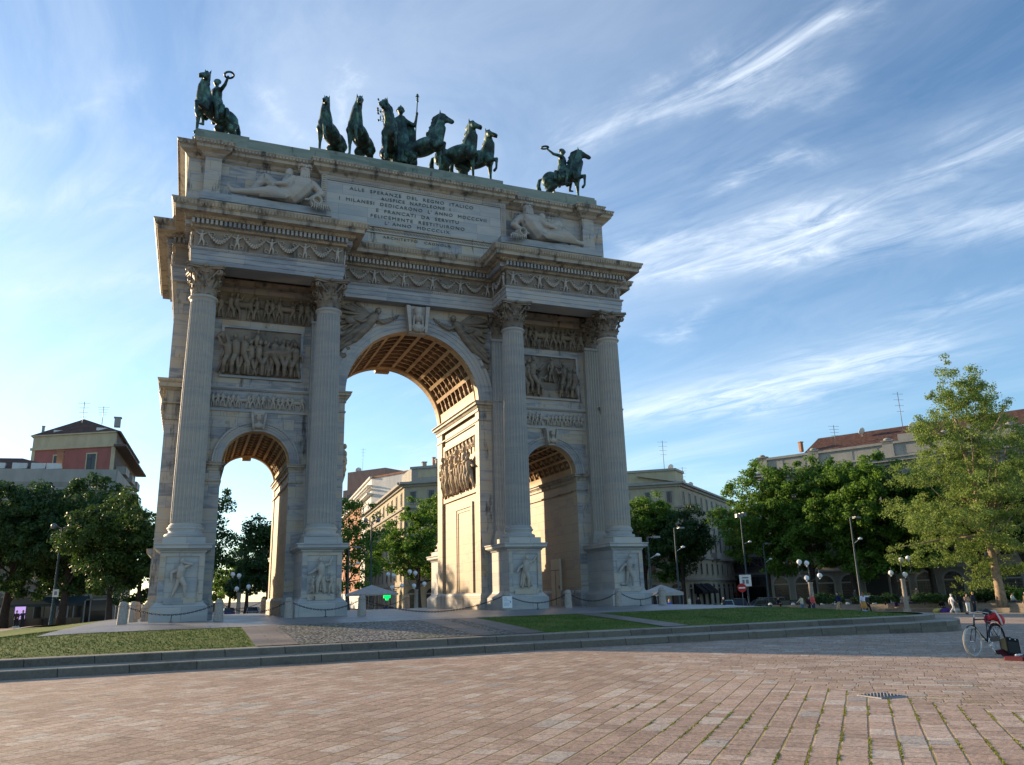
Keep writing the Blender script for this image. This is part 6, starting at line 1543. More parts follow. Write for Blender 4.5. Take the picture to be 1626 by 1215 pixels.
# white house with blank party wall
W0, W1, W2 = xy(546, 250, 790), xy(590, 188, 757), xy(668, 176, 757)
r_ = thing('white_house', 'white house with a tall blank side wall and brick street front behind the yellow house', 'building', (W1[0], W1[1], 0))
wb = (W0[0] + W2[0] - W1[0], W0[1] + W2[1] - W1[1]); block(r_, 'wall', M['white'], [W0, W1, W2, wb], -2, 28.2)
F = Facade(W0, W1, 0); floors('w', F, r_, None, M['white'], [(z, z + 1.9, .8, '') for z in (3, 6.6, 10.2, 13.8, 17.4, 21.0)], 7)
m_ = MB(); m_.M = F.M(); m_.box(0, F.L * .72, -.12, 0, 2, 24); m_.build('brick_front', M['brick'], r_); bands(F, r_, 'roof_railing', M['white'], [(24.2, 24.6, 1.2), (28.2, 28.6, .5), (26.4, 26.5, 1.1), (25.6, 25.7, 1.1)])
F = Facade(W1, W2, 0); bands(F, r_, 'coping', M['brick'], [(28.1, 28.5, .2)])
# brown rooftops further back
G0, G1 = xy(540, 262), xy(780, 232); g0, g1 = away(G0, G1, 18)
r_ = thing('apartment_block', 'brownish pink apartment block with roof structures behind the white house', 'building', (G0[0], G0[1], 0))
block(r_, 'wall', M['pink'], [G0, G1, g1, g0], -2, 36.5); F = Facade(G0, G1, 0); floors('g', F, r_, None, M['pink'], [(29, 31.2, 1.6, ''), (33, 34.8, 1.4, '')], 9)
p_ = lambda s_, back: tuple((F.a + F.t * s_ - F.n * back).xy)
block(r_, 'penthouse', M['pink'], [p_(0, 2), p_(17, 2), p_(17, 12), p_(0, 12)], 36.5, 43.0); block(r_, 'roof_plant', M['metal'], [p_(19, 3), p_(22, 3), p_(22, 8), p_(19, 8)], 36.5, 40.5)
block(r_, 'roof_room', M['pink'], [p_(17, 4), p_(30, 4), p_(30, 12), p_(17, 12)], 36.5, 40.2)
antenna(r_, p_(6, 3), 43, 8); dish(r_, p_(4.5, 2.5), 42.8, 1.1); chimney(r_, p_(36, 4), 36.5, 8, .9, M['pink'])
m_ = MB(); m_.M = F.M(); m_.box(31, 41, 3, 9, 40.4, 40.8)
for u in (31.3, 40.7, 36): m_.box(u - .1, u + .1, 3.2, 3.4, 36.5, 40.4)
m_.build('pergola', M['metal'], r_)

# ---- left: long beige house with the red house behind
L0, L1, L2 = xy(-45, 108, 757), xy(185, 112, 770), xy(220, 140, 800)
r_ = thing('arcaded_house', 'beige arcaded house with a long cornice and red tiled roof behind the left trees', 'building', (L1[0], L1[1], 0))
lb3 = (L0[0] + L2[0] - L1[0], L0[1] + L2[1] - L1[1]); block(r_, 'wall', M['beige'], [L0, L1, L2, lb3], -2.2, 17.6)
for F, nb in ((Facade(L0, L1, 0), 9), (Facade(L1, L2, 0), 6)):
    bands(F, r_, 'cornice', M['greyst'], [(15.9, 16.3, .4), (16.3, 16.7, 1.0), (7.6, 7.9, .3), (3.9, 4.3, .3)]); bands(F, r_, 'parapet', M['greyst'], [(16.7, 19.2, -.25), (19.2, 19.4, -.1)])
    floors('l', F, r_, None, M['greyst'], [(13.0, 15.0, .5, ''), (9.0, 11.8, .55, 'ped'), (5.0, 7.2, .5, '')], nb); floors('l', F, r_, None, M['greyst'], [(-1.9, 1.4, 1.3, 'arch')], nb)
block(r_, 'parapet_wall', M['cream'], [tuple(Vector(L0) + Vector((0, .3))), tuple(Vector(L1) + Vector((-.3, .3))), tuple(Vector(L2) + Vector((-.3, 0))), lb3], 17.6, 19.3)
v = (Vector(L2) - Vector(L1)).normalized(); h_ = (Vector(L1) - Vector(L0)).normalized()
q0 = Vector(L0) + v * 1.2; q1 = Vector(L1) + v * 1.2 - h_ * 6; q2 = Vector(L1) + v * 7 - h_ * 14; q3 = Vector(L0) + v * 7
m_ = MB(); m_.add([(q0.x, q0.y, 19.2), (q1.x, q1.y, 19.2), (q2.x, q2.y, 22.0), (q3.x, q3.y, 22.0)], [(0, 1, 2, 3)]); ro = m_.build('roof', M['tile'], r_)
for s_ in (6, 13, 19, 24): 
    c = q0.lerp(q1, s_ / 31); m_ = MB(); m_.box(c.x - .9, c.x + .9, c.y + 1.2, c.y + 2.0, 19.6, 20.6); m_.build('skylight', M['white'], ro)
for s_ in (3, 24): c = q0.lerp(q1, s_ / 30) + v * 3; chimney(r_, (c.x, c.y), 21, 1.6, .8)
# red house
H0, H1, H2 = xy(54, 124, 697), xy(184, 122, 703), xy(218, 150, 725)
r_ = thing('red_house', 'tall red house with cream stripes, hipped roof and side balconies at the left', 'building', (H1[0], H1[1], 0))
hb = (H0[0] + H2[0] - H1[0], H0[1] + H2[1] - H1[1]); block(r_, 'wall', M['red'], [H0, H1, H2, hb], -2, 24.7)
F = Facade(H0, H1, 0); bands(F, r_, 'eaves_band', M['yellow'], [(24.7, 26.6, .05), (24.4, 24.8, .25), (26.6, 26.8, .3)]); 
m_ = MB(); m_.M = F.M()
for c in (F.L * .30, F.L * .53, F.L * .76): m_.box(c - .85, c + .85, -.05, 0, 14, 20.6)
m_.box(-.05, .5, -.06, 0, 14, 24.6); m_.box(F.L - .6, F.L + .05, -.06, 0, 14, 24.6); m_.build('cream_stripes', M['yellow'], r_)
floors('h', F, r_, None, M['yellow'], [(20.9, 23.4, .75, '')], 2, F.L * .13, F.L * .93)
F2 = Facade(H1, H2, 0); bands(F2, r_, 'side_cladding', M['greywall'], [(15, 26.6, .04)])
for zz in (13.5, 17.0, 20.5):
    for c in (5, 14, 22):
        m_ = MB(); m_.M = F2.M(); m_.box(c - 2.4, c + 2.4, -1.5, 0, zz, zz + .25); m_.box(c - 2.4, c + 2.4, -1.5, -1.4, zz + .25, zz + 1.2); m_.box(c - 2.4, c - 2.3, -1.5, 0, zz + .25, zz + 1.2); m_.build('balcony', M['greyst'], r_)
bands(F2, r_, 'roof_overhang', M['greywall'], [(24.2, 24.5, 1.7), (26.6, 26.8, .5)])
apx = (Vector(H0) + Vector(H1)) / 2 + (Vector(H2) - Vector(H1)).normalized() * 6; ap2 = apx + (Vector(H2) - Vector(H1)).normalized() * 12
m_ = MB(); E_ = [Vector(H0) - h_ * .6, Vector(H1) + h_ * .6, Vector(H2) + h_ * .6, Vector(hb) - h_ * .6]
m_.add([(p.x, p.y, 26.8) for p in E_] + [(apx.x, apx.y, 30.4), (ap2.x, ap2.y, 30.4)], [(0, 1, 4), (1, 2, 5, 4), (2, 3, 5), (3, 0, 4, 5)]); ro = m_.build('roof', M['tile'], r_)
p_ = lambda s_, back: tuple((F.a + F.t * s_ - F.n * back).xy)
antenna(r_, p_(5, 4), 27.5, 5.5); antenna(r_, p_(8.5, 4), 29, 3); chimney(r_, p_(.6, 1), 26.6, 1.8, .35, M['greyst']); chimney(r_, p_(9.5, 6.5), 29.5, 1.0, .9, M['greyst'])
for c in (3.2, 10.5): m_ = MB(); a = p_(c, 1.6); m_.box(a[0] - .9, a[0] + .9, a[1] - .5, a[1] + .5, 27.3, 27.75); m_.build('skylight', M['white'], ro)
r_ = thing('rooftop_house', 'low distant house roof with a chimney beyond the beige house at the left edge', 'building', (xy(20, 150)[0], xy(20, 150)[1], 0))
a, b_ = xy(-60, 150), xy(48, 150); c, d = away(a, b_, 10); block(r_, 'wall', M['yellow'], [a, b_, d, c], -2, 26); bands(Facade(a, b_, 0), r_, 'cornice', M['greyst'], [(25.6, 26.1, .4)])

# ---- background walls and hedges closing the far views
bt(455, 240, 880, 120, 'far dark avenue trees beyond the left passage', 70, 'leaf_dark', .02, 60, 80, .45, .4)
# ================================================================ TERRACE ON THE RIGHT
M['terr'] = stone_floor('warm stone terrace', .8, 2.2, ((.25, .21, .165), (.31, .265, .21)), .8)
M['terr_side'] = plain('warm stone steps', (.27, .225, .175), .85, .2, 2.5)
M['soil'] = plain('planted soil', (.05, .055, .025), .95, .4, 3)
TP = [xy(px, d) for px, d in ((1216, 91), (1300, 87), (1400, 82), (1530, 78), (1640, 72.5), (1800, 64))]
def dz(mb, add=0): mb.v = [(x, y, z + HG(x, y) + add) for x, y, z in mb.v]
TPd = []
for a, b in zip(TP[:-1], TP[1:]):
    for i in range(6): TPd.append((a[0] + (b[0] - a[0]) * i / 6, a[1] + (b[1] - a[1]) * i / 6))
TPd.append(TP[-1])
mb = MB(); mb.sweep(TPd, [(.0, -.2), (.0, .40), (-.02, .44), (-1.0, .45), (-1.0, .84), (-.97, .88), (-1.5, .90), (-9, .92)], False); dz(mb)
tag(mb.build('terrace_steps', M['terr_side']), kind='structure')
mb = MB(); mb.sweep(TPd, [(-1.6, .915), (-12, .94)], False); dz(mb); tag(mb.build('planting_bed', M['soil']), kind='structure')
# sandy band in front of the steps
mb = MB(); mb.sweep(TPd, [(13, .012), (8, .012), (4, .012), (.02, .012)], False); dz(mb); tag(mb.build('gravel_walk', plain('pale sandy paving', (.34, .28, .21), .9, .15, 1.5)), kind='structure')
# round lamps set on the step edge
for i, px in enumerate((1256, 1302, 1321, 1342, 1384, 1220)):
    p = AT(px, 87 - i * .2 if px < 1300 else 85 if px < 1350 else 82.5); m_ = MB(); m_.lathe([(.24, 0), (.23, .08), (.15, .18), (.02, .22)], (0, 0, 0), 12, True, True)
    o = m_.build('step_lamp', M['white']); o.location = (p[0], p[1], p[2] + .89); tag(o, ['low white dome lamp on the step edge right of the seated man in black', 'low white dome lamp between the man in red and the man in navy', 'low white dome lamp just left of the man in navy', 'low white dome lamp just right of the man in navy', 'low white dome lamp right of the woman in the ochre skirt', 'low white dome lamp at the left end of the terrace'][i], 'lamp', 'dome lamps along the terrace edge')
# ================================================================ LAMPS
def glow():
    m, q, b = newmat('opal globe', .25, .5); q.put(b.inputs['Base Color'], (.78, .80, .82)); return m
M['opal'] = glow()
def globe_lamp(px, depth, lab, hp=3.1, rz=0, sc=1.0):
    x, y, z = AT(px, depth); root = thing('globe_lamp', lab, 'lamp', (x, y, z), rz, 'stone pillar lamps with four white globes')
    m_ = MB(); m_.box(-.34, .34, -.34, .34, 0, .35); m_.lathe([(.26, .35), (.24, .5), (.20, hp - .15), (.25, hp - .1), (.25, hp)], (0, 0, 0), 16, True, True)
    for k in range(4): m_.lathe([(.245, .8 + k * .55), (.25, .83 + k * .55), (.245, .86 + k * .55)], (0, 0, 0), 16, False, False)
    m_.build('pillar', M['granite'], root, False)
    m_ = MB(); R0 = 1.0
    m_.tube([(R0 * .95 * math.cos(u), 0, hp + 1.15 + R0 * math.sin(u)) for u in np.linspace(-math.pi * .95, 0, 20)], .035, 6); m_.tube([(-.95, 0, hp + 1.1), (-.95, 0, hp + 1.6), (-.75, 0, hp + 1.85)], .035, 6)
    m_.tube([(0, 0, hp), (0, 0, hp + 1.6)], .04, 6); m_.tube([(0, 0, hp + 1.2), (-.2, .1, hp + 1.75)], .03, 6)
    m_.build('ring_bracket', M['greenmetal'], root, False)
    for gxx, gz in ((-.80, hp + 2.0), (-.12, hp + 1.85), (.98, hp + .62), (-.28, hp + .42)):
        m_ = MB(); m_.ell((gxx, 0, gz), (.25, .25, .25), None, 16, 10); m_.cap((gxx, 0, gz - .3), (gxx, 0, gz - .24), .07, .07); m_.build('globe', M['opal'], root, False)
    root.scale = (sc, sc, sc); return root
globe_lamp(1287, 78, 'four globe lamp on a stone pillar behind the man in the red shirt', 3.0, -.6)
globe_lamp(1434, 79, 'four globe lamp on a stone pillar rising behind the three seated people', 3.3, 2.4)
globe_lamp(379, 88, 'four globe lamp on a blocky pillar framed by the left passage', 3.0, .1)
globe_lamp(661, 90, 'right hand four globe lamp in the main opening, before the dense tree', 2.9, .1)
globe_lamp(626, 96, 'left hand four globe lamp in the main opening, before the yellow house', 2.9, .1)
def tall_lamp(px, depth, H, lab, kind=0, tilt=0):
    x, y, z = AT(px, depth); root = thing('street_lamp', lab, 'street lamp', (x, y, z), 0, 'tall lamp posts of the square')
    m_ = MB(); m_.lathe([(.17, 0), (.16, .9), (.11, 1.0), (.10, H * .5), (.07, H)], (0, 0, 0), 12, True, True); m_.build('pole', M['greenmetal'], root, False)
    if kind == 0:
        for s_ in (-1, 1):
            m_ = MB(); m_.tube([(0, 0, H - .1), (s_ * .4, 0, H + .15), (s_ * .62, 0, H + .2)], .035, 6); m_.lathe([(.05, .1), (.2, .02), (.24, -.12), (.20, -.3), (.03, -.36)], (s_ * .62, 0, H + .25), 12, True, True); m_.build('lamp_head', M['metal'], root, False)
    elif kind == 1:
        m_ = MB(); m_.tube([(0, 0, H), (.9, 0, H + .1)], .04, 6); m_.box(.5, 1.2, -.22, .22, H - .05, H + .12); m_.build('lamp_head', M['metal'], root, False)
        m_ = MB(); m_.tube([(0, 0, H * .72), (.95, 0, H * .78)], .02, 6); m_.lathe([(.02, .1), (.22, 0), (.2, -.1), (.02, -.14)], (.95, 0, H * .78), 12, True, True); m_.build('side_lamp', M['opal'], root, False)
    else:
        for s_ in (-1, 0, 1):
            m_ = MB(); m_.box(s_ * .5 - .22, s_ * .5 + .22, -.25, .1, H - .15 + .1 * s_, H + .3 + .1 * s_); m_.build('floodlight', M['metal'], root, False)
        m_ = MB(); m_.box(-.7, .7, -.04, .04, H - .05, H + .05); m_.build('crossbar', M['greenmetal'], root, False)
        m_ = MB(); m_.tube([(0, 0, H * .70), (1.0, 0, H * .73)], .02, 6); m_.lathe([(.02, .1), (.22, 0), (.2, -.1), (.02, -.14)], (1.0, 0, H * .73), 12, True, True); m_.build('side_lamp', M['opal'], root, False)
    return root
tall_lamp(84, 64, 8.2, 'tall twin headed lamp post on the left before the dark trees', 0)
tall_lamp(1364, 77, 9.2, 'tall lamp post right of the woman in the ochre skirt, before the palace', 1)
tall_lamp(1187, 92, 11.2, 'tall floodlight post with traffic signs beside the parked cars', 2)
tall_lamp(588, 76, 9.2, 'tall dark post between the parasol and the yellow house', 0)
tall_lamp(552, 80, 7.0, 'dark post beside the right edge of the second pedestal', 1)
tall_lamp(1078, 84, 9.0, 'dark lamp post among the trees right of the arch', 1)
tall_lamp(1034, 70, 6.8, 'lamp post close to the right pedestal, before the green tree', 1)
tall_lamp(1219, 100, 8.5, 'slim lamp post in front of the left end of the palace', 1)
# ================================================================ SIGNS
def disc(mb, c, r, y, n=20):
    mb.add([(c[0], y, c[1])] + [(c[0] + r * math.cos(2 * math.pi * i / n), y, c[1] + r * math.sin(2 * math.pi * i / n)) for i in range(n)], [(0, 1 + (i + 1) % n, 1 + i) for i in range(n)])
x, y, z = AT(1178, 90); r_ = thing('no_entry_sign', 'round red no entry sign with a white bar beside the floodlight post', 'road sign', (x, y, z), R(-35))
m_ = MB(); m_.tube([(0, .05, 0), (0, .05, 3.2)], .035, 6); m_.build('post', M['metal'], r_, False)
m_ = MB(); m_.lathe([(.5, -.02), (.5, .02)], (0, 0, 0), 24); m_.v = [(a, c, b + 2.8) for a, b, c in m_.v]; m_.build('plate', plain('red sign paint', (.45, .02, .02), .4, .05), r_, False)
m_ = MB(); m_.box(-.36, .36, -.035, -.025, 2.72, 2.88); m_.build('bar', paper, r_, False)
x, y, z = AT(1184.5, 91.5); r_ = thing('parking_sign', 'square white traffic sign with grey symbols on the floodlight post', 'road sign', (x, y, z), R(-35))
m_ = MB(); m_.box(-.65, .65, -.23, -.2, 3.0, 4.3); m_.build('plate', paper, r_, False); m_ = MB(); m_.box(-.35, .35, -.245, -.235, 3.9, 4.05); m_.box(-.35, -.1, -.245, -.235, 3.3, 3.75); m_.box(.05, .35, -.245, -.235, 3.3, 3.75); m_.build('symbols', M['metal'], r_, False)
x, y, z = AT(86.5, 63.6); r_ = thing('parking_sign', 'small white sign fixed to the left twin headed lamp post', 'road sign', (x, y, z), 0)
m_ = MB(); m_.box(-.22, .22, -.22, -.19, 2.6, 3.2); m_.build('plate', paper, r_, False); m_ = MB(); m_.box(-.1, .1, -.235, -.225, 2.75, 3.05); m_.build('symbols', M['metal'], r_, False)
x, y, z = AT(614.5, 126); r_ = thing('pharmacy_cross', 'lit green pharmacy cross beside the white parasol', 'shop sign', (x, y, z + 2.7), 0); r_.scale = (.75, .75, .75)
def emis(name, c, s_):
    m, q, b = newmat(name); b.inputs['Emission Color'].default_value = c + (1,); b.inputs['Emission Strength'].default_value = s_; q.put(b.inputs['Base Color'], c); return m
m_ = MB(); m_.box(-.3, .3, -.1, .1, -.75, .75); m_.box(-.75, -.302, -.1, .1, -.3, .3); m_.box(.302, .75, -.1, .1, -.3, .3); m_.build('cross', emis('green neon', (.0, .75, .12), .9), r_, False)
m_ = MB(); m_.tube([(0, .1, 0), (0, 2.5, 0)], .04, 6); m_.build('arm', M['metal'], r_, False)
x, y, z = AT(33, 78); r_ = thing('lilac_panel', 'lit lilac display panel standing under the left trees', 'sign', (x, y, z), 0)
m_ = MB(); m_.box(-.45, .45, -.05, .05, .9, 2.1); m_.build('screen', emis('lilac screen', (.45, .30, .62), .55), r_, False); m_ = MB(); m_.box(-.5, .5, .05, .12, .85, 2.15); m_.box(-.06, .06, .05, .12, 0, .85); m_.build('frame', M['dark'], r_, False)
# ================================================================ PARASOL, TENT, CAFE
M['canvas'] = plain('off white canvas', (.36, .35, .33), .9, .1)
x, y, z = AT(590, 72); r_ = thing('parasol', 'wide white square parasol in the main opening, in front of the yellow house', 'parasol', (x, y, z))
m_ = MB(); n = 8; vs = [(0, 0, 3.0)] + [(2.45 * math.cos(2 * math.pi * (i + .5) / n), 2.45 * math.sin(2 * math.pi * (i + .5) / n), 2.2) for i in range(n)]; vs += [(a, b_, 2.05) for a, b_, c in vs[1:]]
m_.add(vs, [(0, 1 + i, 1 + (i + 1) % n) for i in range(n)] + [(1 + i, 1 + n + i, 1 + n + (i + 1) % n, 1 + (i + 1) % n) for i in range(n)]); m_.build('canopy', M['canvas'], r_, False)
m_ = MB(); m_.tube([(0, 0, 0), (0, 0, 2.95)], .04, 8); m_.box(-.4, .4, -.4, .4, 0, .1); m_.build('pole', M['metal'], r_, False)
x, y, z = AT(1050, 66); r_ = thing('market_tent', 'small pale canopy tent between the right pedestal and the corner house', 'tent', (x, y, z))
m_ = MB(); m_.add([(-1.3, -1.3, 1.9), (1.3, -1.3, 1.9), (1.3, 1.3, 1.9), (-1.3, 1.3, 1.9), (0, 0, 2.55)] + [(-1.3, -1.3, 1.65), (1.3, -1.3, 1.65), (1.3, 1.3, 1.65), (-1.3, 1.3, 1.65)], [(0, 1, 4), (1, 2, 4), (2, 3, 4), (3, 0, 4), (0, 5, 6, 1), (1, 6, 7, 2), (2, 7, 8, 3), (3, 8, 5, 0)]); m_.build('canopy', M['canvas'], r_, False)
for a in (-1.25, 1.25):
    for b_ in (-1.25, 1.25): m_ = MB(); m_.tube([(a, b_, 0), (a, b_, 1.9)], .03, 6); m_.build('leg', M['metal'], r_, False)
x, y, z = AT(62, 92); r_ = thing('cafe_awning', 'long dark cafe awning with glazed sides below the left arcade', 'awning', (x, y, z), R(-8))
m_ = MB(); m_.add([(-5, -1.5, 2.5), (5, -1.5, 2.5), (5, 1.5, 3.3), (-5, 1.5, 3.3), (-5, -1.5, 2.2), (5, -1.5, 2.2)], [(0, 1, 2, 3), (0, 4, 5, 1)]); m_.build('canopy', M['greenmetal'], r_, False)
for i in range(6): m_ = MB(); m_.box(-5 + i * 2 - .05, -4.95 + i * 2, -1.45, -1.38, 0, 2.5); m_.build('post', M['dark'], r_, False)
m_ = MB(); m_.box(-5, 5, -1.42, -1.4, 0, .9); m_.build('glass_panel', M['glass'], r_, False)
# ================================================================ VEHICLES
def car(px, depth, rz, col, lab, L=4.2, W=1.7, H=1.48, van=False):
    x, y, z = AT(px, depth); root = thing('parked_car', lab, 'car', (x, y, z + .02), rz, 'cars parked beyond the square')
    hl, hw = L / 2, W / 2; m_ = MB()
    prof = [(-hl, .35), (-hl, .75), (-hl + .1, .92), (-hl * .45, .98), (hl * .55, .95), (hl - .12, .85), (hl, .6), (hl, .35)]
    rings = []
    for s_, k in ((-1, 1), (-.8, 0), (.8, 0), (1, 1)):
        rings.append([(a * (.985 if k else 1), s_ * hw, .35 + (b_ - .35) * (.93 if k else 1)) for a, b_ in prof])
    n = len(prof); vs = [p for r in rings for p in r]; fs = [(k * n + i, k * n + (i + 1) % n, (k + 1) * n + (i + 1) % n, (k + 1) * n + i) for k in range(3) for i in range(n)] + [tuple(range(n - 1, -1, -1)), tuple(range(3 * n, 4 * n))]
    m_.add(vs, fs); pa = plain('car paint', col, .25, .04, 2, .2, .6); bo = m_.build('body', pa, root, False, True)
    a0, a1, a2, a3 = (-hl + .12, -hl + .45, hl * .18, hl * .52) if not van else (-hl + .05, -hl + .15, hl * .45, hl * .78)
    m_ = MB(); hg = hw * .88; ht = hw * .74
    m_.add([(a0, -hg, .95), (a3, -hg, .95), (a3, hg, .95), (a0, hg, .95), (a1, -ht, H - .04), (a2, -ht, H - .04), (a2, ht, H - .04), (a1, ht, H - .04)], [(0, 1, 5, 4), (1, 2, 6, 5), (2, 3, 7, 6), (3, 0, 4, 7)]); m_.build('windows', M['glass'], root, False)
    m_ = MB(); m_.bbox(a1 - .02, a2 + .02, -ht - .02, ht + .02, H - .05, H, .02)
    for s_ in (-1, 1):
        for (q0, q1) in ((a0, a1), (a3, a2), ((a0 + a3) / 2 - .1, (a1 + a2) / 2 - .1)): m_.tube([(q0, s_ * hg, .95), (q1, s_ * ht, H - .04)], .035, 4)
    m_.build('roof', pa, root, False)
    for sx in (-1, 1):
        for s_ in (-1, 1):
            m_ = MB(); m_.M = Matrix.Translation((sx * hl * .62, s_ * (hw - .1), .32)) @ Matrix.Rotation(math.pi / 2, 4, 'X'); m_.lathe([(.2, -.1), (.31, -.1), (.33, -.05), (.33, .05), (.31, .1), (.2, .1)], (0, 0, 0), 16, True, True); w_ = m_.build('wheel', M['black'], root, False)
            m_ = MB(); m_.M = Matrix.Translation((sx * hl * .62, s_ * (hw + .005), .32)) @ Matrix.Rotation(math.pi / 2, 4, 'X'); m_.lathe([(.19, -.012), (.19, .012)], (0, 0, 0), 12); m_.build('rim', M['metal'], w_, False)
    for s_ in (-1, 1):
        m_ = MB(); m_.box(hl - .03, hl + .02, s_ * hw * .85, s_ * hw * .5, .6, .76); m_.build('headlight', M['opal'], root, False)
        m_ = MB(); m_.box(-hl - .02, -hl + .03, s_ * hw * .85, s_ * hw * .6, .62, .82); m_.build('tail_light', plain('red lamp glass', (.3, .01, .01), .3, .05), root, False)
    return root
car(1153, 97, R(-125), (.30, .50, .58), 'small pale blue car parked at the left of the parked cars, front towards us', 3.5, 1.6, 1.5)
car(1172, 103, R(-120), (.03, .04, .055), 'dark blue van like car right behind the pale blue car', 4.3, 1.8, 1.75, True)
car(1203, 101, R(165), (.12, .15, .18), 'grey blue car right of the floodlight post', 4.2, 1.7, 1.55)
car(1216, 108, R(170), (.35, .37, .38), 'light silver car with a white roof line behind the grey blue car', 4.6, 1.8, 1.9, True)
car(1240, 100, R(160), (.02, .022, .025), 'black car under the leftmost tree of the row', 4.4)
car(345, 112, R(90), (.6, .6, .6), 'white van seen low through the left passage', 4.8, 1.9, 2.2, True)
car(362, 118, R(95), (.06, .08, .2), 'blue car low in the left passage, right of the white van', 4.2)
car(404, 112, R(80), (.5, .5, .52), 'silver car low in the left passage behind the sunlit bollard', 4.2)
def scooter(px, depth, rz, col, lab):
    x, y, z = AT(px, depth); root = thing('parked_scooter', lab, 'scooter', (x, y, z), rz, 'scooters parked before the corner house')
    for sx in (-.62, .62):
        m_ = MB(); m_.M = Matrix.Translation((sx, 0, .26)) @ Matrix.Rotation(math.pi / 2, 4, 'X'); m_.tube([(.21 * math.cos(u), .21 * math.sin(u), 0) for u in np.linspace(0, 2 * math.pi, 13)], .06, 6); m_.build('wheel', M['black'], root, False)
    m_ = MB(); m_.cap((-.7, 0, .62), (-.1, 0, .55), .17, .15); m_.box(-.1, .38, -.17, .17, .25, .33); m_.cap((.38, 0, .35), (.52, 0, .95), .14, .10); m_.cap((.62, 0, .5), (.72, 0, .38), .1, .08); m_.build('body', plain('scooter paint', col, .3, .05), root, False)
    m_ = MB(); m_.cap((-.75, 0, .80), (-.15, 0, .76), .12, .12); m_.build('seat', M['black'], root, False)
    m_ = MB(); m_.tube([(.45, -.32, 1.05), (.52, 0, 1.0), (.45, .32, 1.05)], .025, 6); m_.build('handlebar', M['black'], root, False); return root
for i, (px, d, c, lb2) in enumerate([(1122, 92, (.04, .04, .045), 'dark scooter, leftmost of the row before the corner house'), (1130, 93, (.25, .26, .27), 'silver scooter, second of the row before the corner house'), (1138, 92, (.02, .02, .025), 'black scooter just left of the pale blue car'), (1196, 90, (.05, .05, .055), 'dark scooter between the floodlight post and the grey blue car'), (1193, 84, (.015, .015, .02), 'black scooter in front of the floodlight post')]): scooter(px, d, R(40 + i * 25), c, lb2)
# ================================================================ PEOPLE
SKIN = [plain('light skin', (.52, .32, .23), .6, .06), plain('tan skin', (.36, .20, .13), .6, .06)]
POSE = {}
def J(kind):
    j = dict(pel=(0, 0, .95), che=(0, .01, 1.28), nec=(0, .0, 1.46), hea=(0, .03, 1.61), sL=(-.18, 0, 1.41), sR=(.18, 0, 1.41), eL=(-.25, -.03, 1.14), eR=(.25, -.03, 1.14), hL=(-.24, .10, .90), hR=(.24, .10, .90),
             qL=(-.09, 0, .92), qR=(.09, 0, .92), kL=(-.10, .03, .50), kR=(.10, .03, .50), aL=(-.11, -.02, .08), aR=(.11, -.02, .08))
    if kind == 'walk': j.update(kL=(-.09, .17, .52), aL=(-.09, .28, .09), kR=(.09, .02, .50), aR=(.09, -.32, .14), eL=(-.24, -.14, 1.16), hL=(-.22, -.16, .90), eR=(.24, .06, 1.15), hR=(.20, .24, .98))
    if kind == 'point': j.update(eR=(.42, .06, 1.38), hR=(.64, .14, 1.44), kL=(-.13, .02, .50), aL=(-.16, 0, .08))
    if kind == 'fold': j.update(eL=(-.24, .08, 1.16), hL=(.02, .24, 1.18), eR=(.24, .08, 1.16), hR=(-.02, .24, 1.12), kR=(.13, .10, .50), aR=(.18, .12, .08))
    if kind == 'reach': j.update(eL=(-.22, .18, 1.22), hL=(-.18, .42, 1.10), eR=(.22, .18, 1.22), hR=(.16, .42, 1.08), kR=(.14, -.05, .50), aR=(.2, -.12, .08))
    if kind == 'sit':
        for k in ('pel', 'che', 'nec', 'hea', 'sL', 'sR'): a = j[k]; j[k] = (a[0], a[1] + (.06 if k != 'pel' else 0) * (a[2] - .9) * 2, a[2] - .43)
        j.update(qL=(-.09, .02, .50), qR=(.09, .02, .50), kL=(-.13, .46, .52), kR=(.13, .46, .52), aL=(-.12, .42, .08), aR=(.14, .52, .08), eL=(-.26, .12, .74), eR=(.26, .12, .74), hL=(-.12, .36, .62), hR=(.12, .36, .62))
    return j
def caps(m_, j, lst, g=0.0, n=10):
    for a, b_, r1, r2 in lst: m_.cap(j[a] if isinstance(a, str) else a, j[b_] if isinstance(b_, str) else b_, r1 + g, r2 + g, n)
def sculpt_mesh(mb, name, vox, sm=1):
    o = sculpt(mb, name, M['white'], None, vox, sm); me = o.data; me.materials.clear(); bpy.data.objects.remove(o); return me
